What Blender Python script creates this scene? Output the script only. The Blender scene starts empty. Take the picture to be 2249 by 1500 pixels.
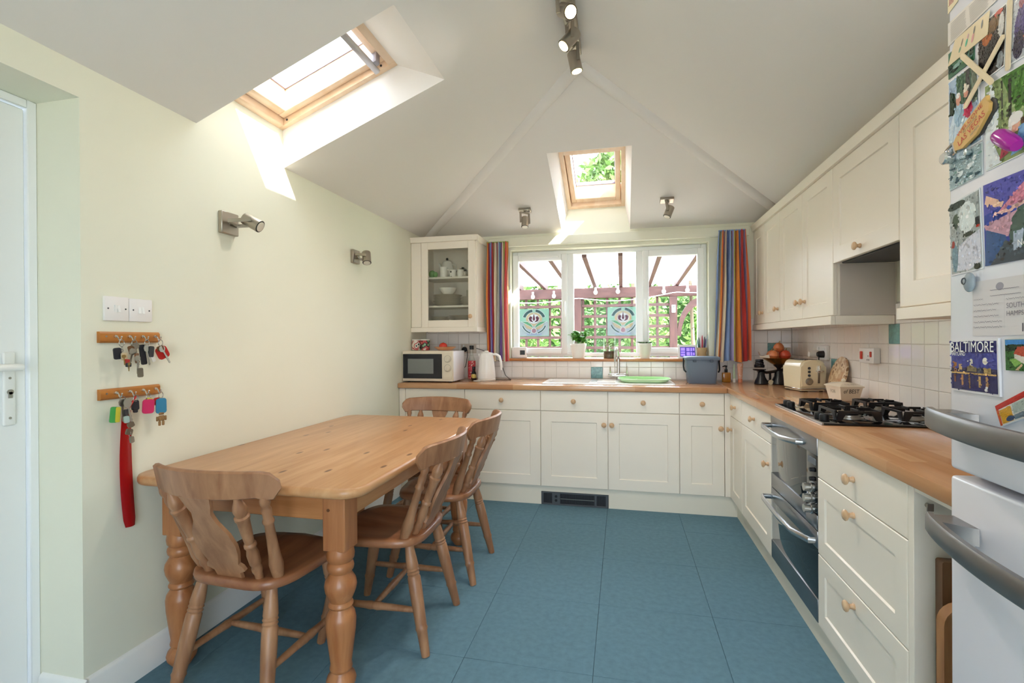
import bpy, bmesh, math, random
from mathutils import Vector, Matrix
random.seed(7)
scene = bpy.context.scene
COL = scene.collection
PI = math.pi

# ---------------------------------------------------------------- camera
YAW, PITCH, ROLL = 0.2208, -0.002, -0.0058
fw = Vector((-math.sin(YAW)*math.cos(PITCH), math.cos(YAW)*math.cos(PITCH), math.sin(PITCH)))
rt = Vector((math.cos(YAW), math.sin(YAW), 0)); up = rt.cross(fw)
rt, up = (math.cos(ROLL)*rt + math.sin(ROLL)*up, -math.sin(ROLL)*rt + math.cos(ROLL)*up)
cd = bpy.data.cameras.new('camera'); cam = bpy.data.objects.new('camera', cd); COL.objects.link(cam)
cd.sensor_width = 36.0; cd.sensor_fit = 'HORIZONTAL'; cd.lens = 1077.56/2249*36.0
cd.clip_start = 0.05; cd.clip_end = 200
m = Matrix((rt, up, -fw)).transposed().to_4x4(); m.translation = Vector((1.712, -4.2449, 1.2429))
cam.matrix_world = m
scene.camera = cam

# ---------------------------------------------------------------- sky, sun, daylight, exposure
scene.view_settings.view_transform = 'Standard'; scene.view_settings.look = 'None'
scene.view_settings.gamma = 1.0; scene.view_settings.use_curve_mapping = False
scene.view_settings.exposure = 0.92
try:
    scene.cycles.max_bounces = 12; scene.cycles.diffuse_bounces = 8; scene.cycles.glossy_bounces = 5
    scene.cycles.transparent_max_bounces = 24; scene.cycles.transmission_bounces = 8
    scene.cycles.sample_clamp_indirect = 8.0; scene.cycles.use_denoising = True
except Exception: pass
w = bpy.data.worlds.new('sky'); scene.world = w; w.use_nodes = True
bg = w.node_tree.nodes['Background']; bg.inputs['Color'].default_value = (0.74, 0.87, 1.0, 1); bg.inputs['Strength'].default_value = 4.9
SUN = Vector((-1.0, 0.567, -1.27)).normalized()
sd = bpy.data.lights.new('sun', 'SUN'); sd.energy = 13.0; sd.angle = 0.012; sd.color = (1.0, 0.95, 0.87)
so = bpy.data.objects.new('sun', sd); COL.objects.link(so); so.rotation_euler = SUN.to_track_quat('-Z', 'Y').to_euler(); so.location = (6, -6, 8)
def area(name, loc, direction, sx, sy, energy, col=(1,1,1), portal=False):
    l = bpy.data.lights.new(name, 'AREA'); l.shape = 'RECTANGLE'; l.size = sx; l.size_y = sy; l.energy = energy; l.color = col
    o = bpy.data.objects.new(name, l); COL.objects.link(o); o.location = loc
    o.rotation_euler = Vector(direction).to_track_quat('-Z', 'Y').to_euler()
    if portal: l.cycles.is_portal = True
    return o
# sky sampling portal for the unseen opening added behind the camera
area('added_opening_portal', (1.9, -5.78, 1.05), (0, 1, 0), 1.6, 2.0, 1, portal=True)
area('window_portal', (1.594, 0.26, 1.56), (0, -1, 0), 1.62, 0.9, 1, portal=True)

# ---------------------------------------------------------------- helpers
def srgb(h):
    h = h.lstrip('#'); out = []
    for i in (0, 2, 4):
        c = int(h[i:i+2], 16)/255.0
        out.append(c/12.92 if c <= 0.04045 else ((c+0.055)/1.055)**2.4)
    return (*out, 1.0)

class MB:
    """collects shapes into one mesh"""
    def __init__(s): s.bm = bmesh.new(); s.uvs = None
    def face(s, pts):
        return s.bm.faces.new([s.bm.verts.new(p) for p in pts])
    def box(s, x0, x1, y0, y1, z0, z1, b=0.0, seg=1, xf=None):
        if x0 > x1: x0, x1 = x1, x0
        if y0 > y1: y0, y1 = y1, y0
        if z0 > z1: z0, z1 = z1, z0
        t = bmesh.new()
        v = [t.verts.new((x, y, z)) for x in (x0, x1) for y in (y0, y1) for z in (z0, z1)]
        for f in ((0,1,3,2),(4,6,7,5),(0,4,5,1),(2,3,7,6),(0,2,6,4),(1,5,7,3)): t.faces.new([v[i] for i in f])
        if b > 0:
            b = min(b, 0.49*min(x1-x0, y1-y0, z1-z0))
            bmesh.ops.bevel(t, geom=t.edges[:], offset=b, segments=seg, affect='EDGES', profile=0.5)
        s.merge(t, xf); return s
    def merge(s, t, xf=None):
        idx = {}
        for v in t.verts: idx[v] = s.bm.verts.new(xf(v.co) if xf else v.co)
        for f in t.faces: s.bm.faces.new([idx[v] for v in f.verts])
        t.free()
    def prism(s, outline, o, u, v, d, b=0.0):
        """outline of (a,b) extruded: o + a*u + b*v, by vector d"""
        o, u, v, d = Vector(o), Vector(u), Vector(v), Vector(d)
        a = [s.bm.verts.new(o + u*p[0] + v*p[1]) for p in outline]
        c = [s.bm.verts.new(o + u*p[0] + v*p[1] + d) for p in outline]
        n = len(a)
        s.bm.faces.new(a[::-1]); s.bm.faces.new(c)
        for i in range(n): s.bm.faces.new((a[i], a[(i+1) % n], c[(i+1) % n], c[i]))
        return s
    def flat(s, outline, o, u, v):
        o, u, v = Vector(o), Vector(u), Vector(v)
        s.bm.faces.new([s.bm.verts.new(o + u*p[0] + v*p[1]) for p in outline]); return s
    def lathe(s, prof, p0=(0,0,0), p1=(0,0,1), n=16, cap=True, scale=True, sq=None):
        """prof: (t, r) with t along p0->p1 (0..1 if scale else metres)"""
        p0, p1 = Vector(p0), Vector(p1); ax = p1 - p0; L = ax.length; ax.normalize()
        q = Vector((1,0,0)) if abs(ax.x) < 0.9 else Vector((0,1,0))
        a = ax.cross(q).normalized(); c = ax.cross(a)
        rings = []
        for t, r in prof:
            ctr = p0 + ax*(t*L if scale else t)
            rings.append([s.bm.verts.new(ctr + (a*math.cos(2*PI*i/n) + c*math.sin(2*PI*i/n))*max(r, 1e-5)) for i in range(n)])
        for k in range(len(rings)-1):
            for i in range(n):
                s.bm.faces.new((rings[k][i], rings[k][(i+1) % n], rings[k+1][(i+1) % n], rings[k+1][i]))
        if cap:
            s.bm.faces.new(rings[0][::-1]); s.bm.faces.new(rings[-1])
        return s
    def cyl(s, p0, p1, r, r1=None, n=16, cap=True): return s.lathe([(0, r), (1, r if r1 is None else r1)], p0, p1, n, cap)
    def tube(s, pts, r, n=8, cap=True, flat=None):
        pts = [Vector(p) for p in pts]; rings = []; prev = None
        for i, p in enumerate(pts):
            d = (pts[min(i+1, len(pts)-1)] - pts[max(i-1, 0)])
            if d.length < 1e-9: d = Vector((0,0,1))
            d.normalize()
            if prev is None:
                q = Vector((0,0,1)) if abs(d.z) < 0.9 else Vector((1,0,0)); a = d.cross(q).normalized()
            else:
                a = (prev - d*prev.dot(d)); a = a.normalized() if a.length > 1e-6 else d.orthogonal().normalized()
            prev = a; c = d.cross(a); rr = r[i] if isinstance(r, (list, tuple)) else r
            f1, f2 = flat or (1, 1)
            rings.append([s.bm.verts.new(p + (a*math.cos(2*PI*j/n)*f1 + c*math.sin(2*PI*j/n)*f2)*rr) for j in range(n)])
        for k in range(len(rings)-1):
            for j in range(n): s.bm.faces.new((rings[k][j], rings[k][(j+1) % n], rings[k+1][(j+1) % n], rings[k+1][j]))
        if cap: s.bm.faces.new(rings[0][::-1]); s.bm.faces.new(rings[-1])
        return s
    def sph(s, c, r, n=14, m=9, squash=None):
        c = Vector(c); r = (r, r, r) if not isinstance(r, (tuple, list)) else r
        prof = []
        rings = []
        for k in range(1, m):
            th = PI*k/m
            rings.append([s.bm.verts.new(c + Vector((r[0]*math.sin(th)*math.cos(2*PI*i/n), r[1]*math.sin(th)*math.sin(2*PI*i/n), r[2]*math.cos(th)))) for i in range(n)])
        t = s.bm.verts.new(c + Vector((0,0,r[2]))); b = s.bm.verts.new(c - Vector((0,0,r[2])))
        for i in range(n):
            s.bm.faces.new((t, rings[0][i], rings[0][(i+1) % n])); s.bm.faces.new((b, rings[-1][(i+1) % n], rings[-1][i]))
        for k in range(len(rings)-1):
            for i in range(n): s.bm.faces.new((rings[k][i], rings[k+1][i], rings[k+1][(i+1) % n], rings[k][(i+1) % n]))
        return s
    def torus(s, c, ax, R, r, n=20, k=8, a0=0, a1=2*PI):
        ax = Vector(ax).normalized(); a = ax.orthogonal().normalized(); b = ax.cross(a); c = Vector(c)
        full = abs(a1-a0-2*PI) < 1e-6
        N = n if full else n+1
        rings = []
        for i in range(N):
            t = a0 + (a1-a0)*i/n; d = a*math.cos(t) + b*math.sin(t)
            rings.append([s.bm.verts.new(c + d*(R + r*math.cos(2*PI*j/k)) + ax*r*math.sin(2*PI*j/k)) for j in range(k)])
        for i in range(n if full else n):
            q = rings[(i+1) % N]; p = rings[i]
            for j in range(k): s.bm.faces.new((p[j], p[(j+1) % k], q[(j+1) % k], q[j]))
        return s
    def grid(s, fn, nu, nv, uv=False):
        V = [[s.bm.verts.new(fn(i/nu, j/nv)) for j in range(nv+1)] for i in range(nu+1)]
        lay = s.bm.loops.layers.uv.verify() if uv else None
        for i in range(nu):
            for j in range(nv):
                f = s.bm.faces.new((V[i][j], V[i+1][j], V[i+1][j+1], V[i][j+1]))
                if uv:
                    for lp, (a, b) in zip(f.loops, ((i,j),(i+1,j),(i+1,j+1),(i,j+1))): lp[lay].uv = (a/nu, b/nv)
        return s
    def mesh(s, name, mat, ang=38):
        me = bpy.data.meshes.new(name)
        bmesh.ops.recalc_face_normals(s.bm, faces=s.bm.faces[:])
        s.bm.to_mesh(me); s.bm.free()
        for p in me.polygons: p.use_smooth = True
        try: me.set_sharp_from_angle(angle=math.radians(ang))
        except Exception: pass
        if mat is not None: me.materials.append(mat)
        return me
    def build(s, name, mat, parent=None, ang=38):
        o = bpy.data.objects.new(name, s.mesh(name, mat, ang)); COL.objects.link(o)
        if parent is not None: attach(o, parent)
        return o

def world_of(o):
    mt = Matrix.LocRotScale(o.location, o.rotation_euler, o.scale)
    return world_of(o.parent) @ o.matrix_parent_inverse @ mt if o.parent else mt
def attach(o, parent):
    o.parent = parent; o.matrix_parent_inverse = world_of(parent).inverted()
def tag(o, label, cat, group=None):
    o['label'] = label; o['category'] = cat
    if group: o['group'] = group
    return o
def thing(name, label, cat, loc=(0,0,0), group=None, rz=0.0):
    o = bpy.data.objects.new(name, None); COL.objects.link(o); o.location = loc; o.rotation_euler = (0, 0, rz)
    o.empty_display_size = 0.05
    return tag(o, label, cat, group)
def struct(o): o['kind'] = 'structure'; return o
def copy_tree(o, parent=None):
    c = o.copy(); COL.objects.link(c)
    if parent is not None: c.parent = parent
    for ch in list(o.children): copy_tree(ch, c)
    return c
def text_mb(txt, size, o, u, v, depth=0.0006, align='CENTER', sx=1.0):
    """lettering as mesh: baseline origin o, along u, up v"""
    cu = bpy.data.curves.new('t', 'FONT'); cu.body = txt; cu.size = size; cu.align_x = align; cu.extrude = 0.0; cu.resolution_u = 3
    ob = bpy.data.objects.new('t', cu); COL.objects.link(ob)
    dg = bpy.context.evaluated_depsgraph_get(); me = bpy.data.meshes.new_from_object(ob.evaluated_get(dg))
    bpy.data.objects.remove(ob); bpy.data.curves.remove(cu)
    o, u, v = Vector(o), Vector(u).normalized(), Vector(v).normalized(); n = u.cross(v)
    mb = MB(); vs = [mb.bm.verts.new(o + u*p.co.x*sx + v*p.co.y + n*depth) for p in me.vertices]
    for p in me.polygons:
        try: mb.bm.faces.new([vs[i] for i in p.vertices])
        except ValueError: pass
    bpy.data.meshes.remove(me); return mb

# ---------------------------------------------------------------- materials
def newmat(name):
    mt = bpy.data.materials.new(name); mt.use_nodes = True
    nt = mt.node_tree; return mt, nt, nt.nodes['Principled BSDF']
def plain(name, hexc, rough=0.5, metal=0.0, spec=0.5, var=0.0, scale=8.0, bump=0.0, bscale=60.0, coat=0.0, emit=None, es=0.0, trans=0.0, alpha=1.0, sheen=0.0):
    mt, nt, p = newmat(name); c = srgb(hexc); L = nt.links.new
    p.inputs['Base Color'].default_value = c; p.inputs['Roughness'].default_value = rough; p.inputs['Metallic'].default_value = metal
    p.inputs['Specular IOR Level'].default_value = spec; p.inputs['Coat Weight'].default_value = coat
    if sheen: p.inputs['Sheen Weight'].default_value = sheen
    if trans: p.inputs['Transmission Weight'].default_value = trans
    if emit: p.inputs['Emission Color'].default_value = srgb(emit); p.inputs['Emission Strength'].default_value = es
    if var or bump:
        tc = nt.nodes.new('ShaderNodeTexCoord')
    if var:
        nz = nt.nodes.new('ShaderNodeTexNoise'); nz.inputs['Scale'].default_value = scale; nz.inputs['Detail'].default_value = 4
        L(tc.outputs['Object'], nz.inputs['Vector'])
        mx = nt.nodes.new('ShaderNodeMix'); mx.data_type = 'RGBA'
        mx.inputs[6].default_value = tuple(x*(1-var) for x in c[:3]) + (1,); mx.inputs[7].default_value = tuple(min(1, x*(1+var)) for x in c[:3]) + (1,)
        L(nz.outputs['Fac'], mx.inputs[0]); L(mx.outputs[2], p.inputs['Base Color'])
    if bump:
        n2 = nt.nodes.new('ShaderNodeTexNoise'); n2.inputs['Scale'].default_value = bscale; n2.inputs['Detail'].default_value = 3
        L(tc.outputs['Object'], n2.inputs['Vector'])
        b = nt.nodes.new('ShaderNodeBump'); b.inputs['Strength'].default_value = bump; b.inputs['Distance'].default_value = 0.004
        L(n2.outputs['Fac'], b.inputs['Height']); L(b.outputs['Normal'], p.inputs['Normal'])
    return mt
def wood(name, c1, c2, sc=(2, 30, 30), rough=0.4, knots=None, coat=0.0, bump=0.05, rot=0.0):
    mt, nt, p = newmat(name); L = nt.links.new
    tc = nt.nodes.new('ShaderNodeTexCoord'); mp = nt.nodes.new('ShaderNodeMapping'); mp.inputs['Scale'].default_value = sc
    L(tc.outputs['Object'], mp.inputs['Vector'])
    nz = nt.nodes.new('ShaderNodeTexNoise'); nz.inputs['Scale'].default_value = 1.0; nz.inputs['Detail'].default_value = 5; nz.inputs['Distortion'].default_value = 0.6
    L(mp.outputs['Vector'], nz.inputs['Vector'])
    cr = nt.nodes.new('ShaderNodeValToRGB'); cr.color_ramp.elements[0].position = 0.3; cr.color_ramp.elements[1].position = 0.72
    cr.color_ramp.elements[0].color = srgb(c2); cr.color_ramp.elements[1].color = srgb(c1)
    L(nz.outputs['Fac'], cr.inputs['Fac']); last = cr.outputs['Color']
    if knots:
        vo = nt.nodes.new('ShaderNodeTexVoronoi'); vo.voronoi_dimensions = '2D'; vo.inputs['Scale'].default_value = 1.0; vo.inputs['Randomness'].default_value = 1.0
        m2 = nt.nodes.new('ShaderNodeMapping'); m2.inputs['Scale'].default_value = knots[0]; L(tc.outputs['Object'], m2.inputs['Vector']); L(m2.outputs['Vector'], vo.inputs['Vector'])
        k = nt.nodes.new('ShaderNodeValToRGB'); k.color_ramp.elements[0].position = 0.03; k.color_ramp.elements[0].color = (1,1,1,1)
        k.color_ramp.elements[1].position = knots[1]; k.color_ramp.elements[1].color = (0,0,0,1)
        L(vo.outputs['Distance'], k.inputs['Fac'])
        mx = nt.nodes.new('ShaderNodeMix'); mx.data_type = 'RGBA'; L(k.outputs['Color'], mx.inputs[0]); L(last, mx.inputs[6]); mx.inputs[7].default_value = srgb(knots[2]); last = mx.outputs[2]
    L(last, p.inputs['Base Color']); p.inputs['Roughness'].default_value = rough; p.inputs['Coat Weight'].default_value = coat
    b = nt.nodes.new('ShaderNodeBump'); b.inputs['Strength'].default_value = bump; b.inputs['Distance'].default_value = 0.002
    L(nz.outputs['Fac'], b.inputs['Height']); L(b.outputs['Normal'], p.inputs['Normal'])
    return mt
def glassy(name, tint=(1,1,1), refl=0.06, rough=0.0, top=0.5):
    mt = bpy.data.materials.new(name); mt.use_nodes = True; nt = mt.node_tree; nt.nodes.clear()
    out = nt.nodes.new('ShaderNodeOutputMaterial'); tr = nt.nodes.new('ShaderNodeBsdfTransparent'); gl = nt.nodes.new('ShaderNodeBsdfGlossy'); mx = nt.nodes.new('ShaderNodeMixShader')
    tr.inputs['Color'].default_value = (*tint, 1); gl.inputs['Roughness'].default_value = rough
    lw = nt.nodes.new('ShaderNodeLayerWeight'); lw.inputs['Blend'].default_value = 0.15
    mp = nt.nodes.new('ShaderNodeMapRange'); mp.inputs['To Min'].default_value = refl; mp.inputs['To Max'].default_value = top
    L = nt.links.new
    L(lw.outputs['Facing'], mp.inputs['Value']); L(mp.outputs['Result'], mx.inputs[0]); L(tr.outputs[0], mx.inputs[1]); L(gl.outputs[0], mx.inputs[2]); L(mx.outputs[0], out.inputs['Surface'])
    return mt
def blockwood(name, cols, along='X', lx=0.45, wy=0.042):
    """strip laminate: staves of differing tone"""
    mt, nt, p = newmat(name); L = nt.links.new
    tc = nt.nodes.new('ShaderNodeTexCoord'); mp = nt.nodes.new('ShaderNodeMapping')
    if along == 'Y': mp.inputs['Rotation'].default_value = (0, 0, PI/2)
    L(tc.outputs['Object'], mp.inputs['Vector'])
    br = nt.nodes.new('ShaderNodeTexBrick'); br.inputs['Scale'].default_value = 1.0; br.inputs['Brick Width'].default_value = lx; br.inputs['Row Height'].default_value = wy
    br.inputs['Mortar Size'].default_value = 0.0; br.inputs['Color1'].default_value = srgb(cols[0]); br.inputs['Color2'].default_value = srgb(cols[1]); br.offset = 0.37
    L(mp.outputs['Vector'], br.inputs['Vector'])
    m2 = nt.nodes.new('ShaderNodeMapping'); m2.inputs['Scale'].default_value = (3, 45, 45) if along == 'X' else (45, 3, 45); L(tc.outputs['Object'], m2.inputs['Vector'])
    nz = nt.nodes.new('ShaderNodeTexNoise'); nz.inputs['Detail'].default_value = 4; nz.inputs['Scale'].default_value = 1.0; L(m2.outputs['Vector'], nz.inputs['Vector'])
    mx = nt.nodes.new('ShaderNodeMix'); mx.data_type = 'RGBA'; mx.blend_type = 'MULTIPLY'; mx.inputs[0].default_value = 0.35
    L(br.outputs['Color'], mx.inputs[6]); L(nz.outputs['Color'], mx.inputs[7])
    cr = nt.nodes.new('ShaderNodeValToRGB'); cr.color_ramp.elements[0].position = 0.3; cr.color_ramp.elements[1].position = 0.7
    cr.color_ramp.elements[0].color = (0.62, 0.55, 0.5, 1); cr.color_ramp.elements[1].color = (1, 1, 1, 1)
    L(nz.outputs['Fac'], cr.inputs['Fac']); L(cr.outputs['Color'], mx.inputs[7])
    L(mx.outputs[2], p.inputs['Base Color']); p.inputs['Roughness'].default_value = 0.22; p.inputs['Coat Weight'].default_value = 0.15
    return mt

M = {}
M['wall'] = plain('wall_paint', '#e6e5d3', 0.75, var=0.02, scale=3, bump=0.04, bscale=120)
M['reveal'] = M['wall']
M['ceiling'] = plain('ceiling_paint', '#e6e2de', 0.85, var=0.015, scale=2, bump=0.03, bscale=150)
M['white'] = plain('white_gloss', '#eeeeec', 0.3)
M['upvc'] = plain('white_upvc', '#f2f3f4', 0.25)
M['cream'] = plain('cream_satin', '#efe6d8', 0.35, var=0.01, scale=5)
M['panelgrey'] = plain('grey_melamine', '#c9bfb6', 0.45)
M['plinth'] = plain('plinth_cream', '#e5dece', 0.45)
M['carpet'] = plain('carpet_tile', '#698a9b', 0.95, var=0.22, scale=38, bump=0.6, bscale=700, spec=0.1)
M['grout'] = plain('grout', '#cfc7bf', 0.8)
M['tile'] = plain('glazed_tile', '#f0ebe7', 0.08, bump=0.25, bscale=18, var=0.02, scale=9)
M['teal'] = plain('teal_tile', '#6d9c9e', 0.12, var=0.5, scale=55, bump=0.3, bscale=60)
M['pine'] = wood('pine', '#cb9c70', '#b27e50', (26, 2.2, 26), 0.32, knots=((5.3, 2.0, 0.0), 0.055, '#6f4526'), coat=0.12)
M['pineX'] = wood('pine_rail', '#bd8454', '#9c6236', (2.5, 26, 26), 0.35, coat=0.1)
M['pineZ'] = wood('pine_leg', '#b87c4e', '#965a32', (30, 30, 3), 0.35, coat=0.1)
M['chair'] = wood('chair_beech', '#ad7f5c', '#875a3c', (26, 26, 4), 0.42, coat=0.05)
M['chairseat'] = wood('chair_seat', '#a5704c', '#835034', (20, 3, 20), 0.35, coat=0.08)
M['velux'] = wood('skylight_pine', '#f3dcc2', '#e6c4a0', (14, 5, 14), 0.4, coat=0.1)
M['beech'] = blockwood('beech_worktop_x', ('#d3a67c', '#b98259'), 'X')
M['beechy'] = blockwood('beech_worktop_y', ('#d3a67c', '#b98259'), 'Y')
M['beechedge'] = blockwood('beech_edge', ('#c38d5c', '#b87b49'), 'X', 0.5, 0.2)
M['knob'] = wood('knob_beech', '#d9b894', '#c8a078', (20, 20, 20), 0.3, coat=0.2)
M['steel'] = plain('brushed_steel', '#a8a49e', 0.3, 1.0)
M['nickel'] = plain('brushed_nickel', '#b0a89c', 0.36, 1.0)
M['chrome'] = plain('chrome', '#dcdcdc', 0.08, 1.0)
M['black'] = plain('black_gloss', '#0d0d10', 0.08)
M['blackmat'] = plain('black_matt', '#17171a', 0.5)
M['darkgrey'] = plain('dark_grey', '#3d3f43', 0.5)
M['glass'] = glassy('clear_glass', (1, 1, 1), 0.006, top=0.2)
M['cabglass'] = glassy('cabinet_glass', (0.93, 0.94, 0.93), 0.015)
M['plastwhite'] = plain('white_plastic', '#ece8e6', 0.35)
M['gap'] = plain('shadow_gap', '#2a2622', 0.8)
# ================================================================ the room shell
XL, XR, ZE, ZR, XA, YA, YF = -0.05, 3.017, 2.175, 2.783, 1.483, -1.5, -5.6
KL = (ZR-ZE)/(XA-XL); KB = (ZR-ZE)/(-YA)
zl = lambda x: ZE + KL*(x-XL)
zr = lambda x: ZE + KL*(XR-x)
zb = lambda y: ZE + KB*(-y)
mapL = lambda s, t, h: Vector((XL+s, t, ZE+KL*s+h))      # left roof slope: s up the slope, t along Y, h rise
mapB = lambda s, t, h: Vector((t, -s, ZE+KB*s+h))        # hip slope over the window
SL = dict(s1=0.912, t0=-2.50, t1=-1.945, fs1=0.66, ft0=-2.49, ft1=-1.955)
SB = dict(s1=0.885, t0=1.21, t1=1.782, fs1=0.63, ft0=1.262, ft1=1.741)

mb = MB()
# left slope, around its skylight opening
P = lambda x, y: (x, y, zl(x))
xo = XL+SL['s1']
mb.face([P(XL, YF), P(XA, YF), P(XA, SL['t0']), P(XL, SL['t0'])])
mb.face([P(xo, SL['t0']), P(XA, SL['t0']), P(XA, SL['t1']), P(xo, SL['t1'])])
mb.face([P(XL, SL['t1']), P(xo, SL['t1']), P(XA, SL['t1']), P(XA, YA), P(XL, YA)])
mb.face([P(XL, YA), P(XA, YA), (XL, 0, ZE)])
# right slope
Q = lambda x, y: (x, y, zr(x))
mb.face([Q(XR, YF), Q(XR, YA), Q(XA, YA), Q(XA, YF)])
mb.face([Q(XR, YA), (XR, 0, ZE), Q(XA, YA)])
# hip slope, around its skylight
R = lambda x, y: (x, y, zb(y))
yo = -SB['s1']; hx = lambda y: XL+(XA-XL)*y/YA; hx2 = lambda y: XR-(XR-XA)*y/YA
mb.face([R(XL, 0), R(SB['t0'], 0), R(SB['t0'], yo), R(hx(yo), yo)])
mb.face([R(SB['t1'], 0), R(XR, 0), R(hx2(yo), yo), R(SB['t1'], yo)])
mb.face([R(hx(yo), yo), R(SB['t0'], yo), R(SB['t1'], yo), R(hx2(yo), yo), R(XA, YA)])
# plastered skylight shafts
def shaft(mp, S, low_too):
    H = 0.2
    a = [(0, S['t0'], 0), (S['s1'], S['t0'], 0), (S['s1'], S['t1'], 0), (0, S['t1'], 0)]
    b = [(0, S['ft0'], H), (S['fs1'], S['ft0'], H), (S['fs1'], S['ft1'], H), (0, S['ft1'], H)]
    for i in range(3):
        mb.face([mp(*a[i]), mp(*a[i+1]), mp(*b[i+1]), mp(*b[i])])
shaft(mapL, SL, False); shaft(mapB, SB, False)
ceiling = struct(mb.build('ceiling', M['ceiling']))

# left wall with the door reveal
DY0, DY1, DZ = -2.962, -3.87, 2.062
mb = MB()
mb.box(XL-0.22, XL, DY0, 0.0, 0, ZE); mb.box(XL-0.22, XL, YF, DY1, 0, ZE); mb.box(XL-0.22, XL, DY1, DY0, DZ, ZE)
mb.box(XL-0.10, XL, SL['t0'], SL['t1'], ZE, ZE+0.2)
wall_left = struct(mb.build('wall_left', M['wall']))
# back wall around the window
WX0, WX1, WZ0, WZ1, WT = 0.748, 2.402, 1.085, 2.04, 0.28
mb = MB()
mb.box(XL-0.22, WX0, 0, WT, 0, ZE); mb.box(WX1, XR+0.2, 0, WT, 0, ZE); mb.box(WX0, WX1, 0, WT, 0, WZ0); mb.box(WX0, WX1, 0, WT, WZ1, ZE)
mb.box(SB['t0'], SB['t1'], 0, 0.1, ZE, ZE+0.2)
wall_back = struct(mb.build('wall_back', M['wall']))
mb = MB(); mb.box(XR, XR+0.2, YF, 0, 0, ZE); wall_right = struct(mb.build('wall_right', M['wall']))
# wall behind the camera, with an opening added to let daylight in
mb = MB()
mb.box(XL-0.22, 1.1, YF-0.2, YF, 0, ZE); mb.box(2.7, XR+0.2, YF-0.2, YF, 0, ZE); mb.box(1.1, 2.7, YF-0.2, YF, 2.05, ZE)
mb.prism([(XL, ZE), (XR, ZE), (XA, ZR+0.02)], (0, YF, 0), (1,0,0), (0,0,1), (0, -0.2, 0))
wall_front = struct(mb.build('wall_front', M['wall']))

# floor: carpet tiles half a metre square
mb = MB(); mb.box(XL-0.25, XR+0.2, YF-0.2, 0.0, -0.08, -0.006)
floor = struct(mb.build('floor', plain('floor_screed', '#2c3d47', 0.9)))
T = 0.5
def carpet_mesh(nm, dx, dy):
    b = MB(); b.box(0.0006, dx-0.0006, 0.0006, dy-0.0006, -0.0058, 0.0, 0.0012); return b.mesh(nm, M['carpet'])
full = carpet_mesh('carpet_tile', T, T)
for i in range(-1, 6):
    for j in range(0, 12):
        x0 = 0.10+i*T; y1 = -0.41-j*T+0.5; y0 = y1-T
        ax0, ax1, ay0, ay1 = max(x0, XL), min(x0+T, XR), max(y0, YF), min(y1, -0.0)
        if ax1-ax0 < 0.02 or ay1-ay0 < 0.02: continue
        me = full if (ax1-ax0 > T-1e-4 and ay1-ay0 > T-1e-4) else carpet_mesh('carpet_tile_cut', ax1-ax0, ay1-ay0)
        o = bpy.data.objects.new('carpet_tile', me); COL.objects.link(o); o.location = (ax0, ay0, random.uniform(-0.0006, 0.0)); attach(o, floor)

# baseboards on the left wall
def skirting(name, pts, side=1):
    b = MB(); prof = [(0, 0), (0.016, 0), (0.016, 0.085), (0.012, 0.095), (0.012, 0.105), (0.006, 0.115), (0, 0.118)]
    (x0, y0), (x1, y1) = pts; d = Vector((x1-x0, y1-y0, 0)); n = Vector((-d.y, d.x, 0)).normalized()*side
    b.prism(prof, (x0, y0, 0), n, (0,0,1), d); return struct(b.build(name, M['white']))
skirting('baseboard_left', ((XL, DY0), (XL, -0.58)), -1)
skirting('baseboard_left', ((XL, YF), (XL, DY1)), -1)
b = MB(); prof = [(0, 0), (0.016, 0), (0.016, 0.085), (0.012, 0.095), (0.012, 0.105), (0.006, 0.115), (0, 0.118)]
b.prism(prof, (XL+0.016, DY0, 0), (0,-1,0), (0,0,1), (-0.195, 0, 0)); struct(b.build('baseboard_reveal', M['white']))

# hip trims where the slopes meet
def hip(name, x_at):
    b = MB(); p0 = Vector((x_at, 0, ZE)); p1 = Vector((XA, YA, ZR)); d = p1-p0
    side = Vector((d.y, -d.x, 0)).normalized(); upv = side.cross(d).normalized()
    if upv.z < 0: upv = -upv
    p0 = p0 + d*0.01; d = d*0.985
    b.prism([(-0.045, 0.02), (-0.045, -0.012), (-0.03, -0.026), (0, -0.034), (0.03, -0.026), (0.045, -0.012), (0.045, 0.02)], p0, side, upv, d)
    return struct(b.build(name, M['ceiling']))
hip('trim_1', XL); hip('trim_2', XR)
# curtain board over the window
b = MB(); b.box(0.56, 2.700, -0.042, -0.001, 2.068, 2.145, 0.003); struct(b.build('trim_3', M['wall']))

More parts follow.
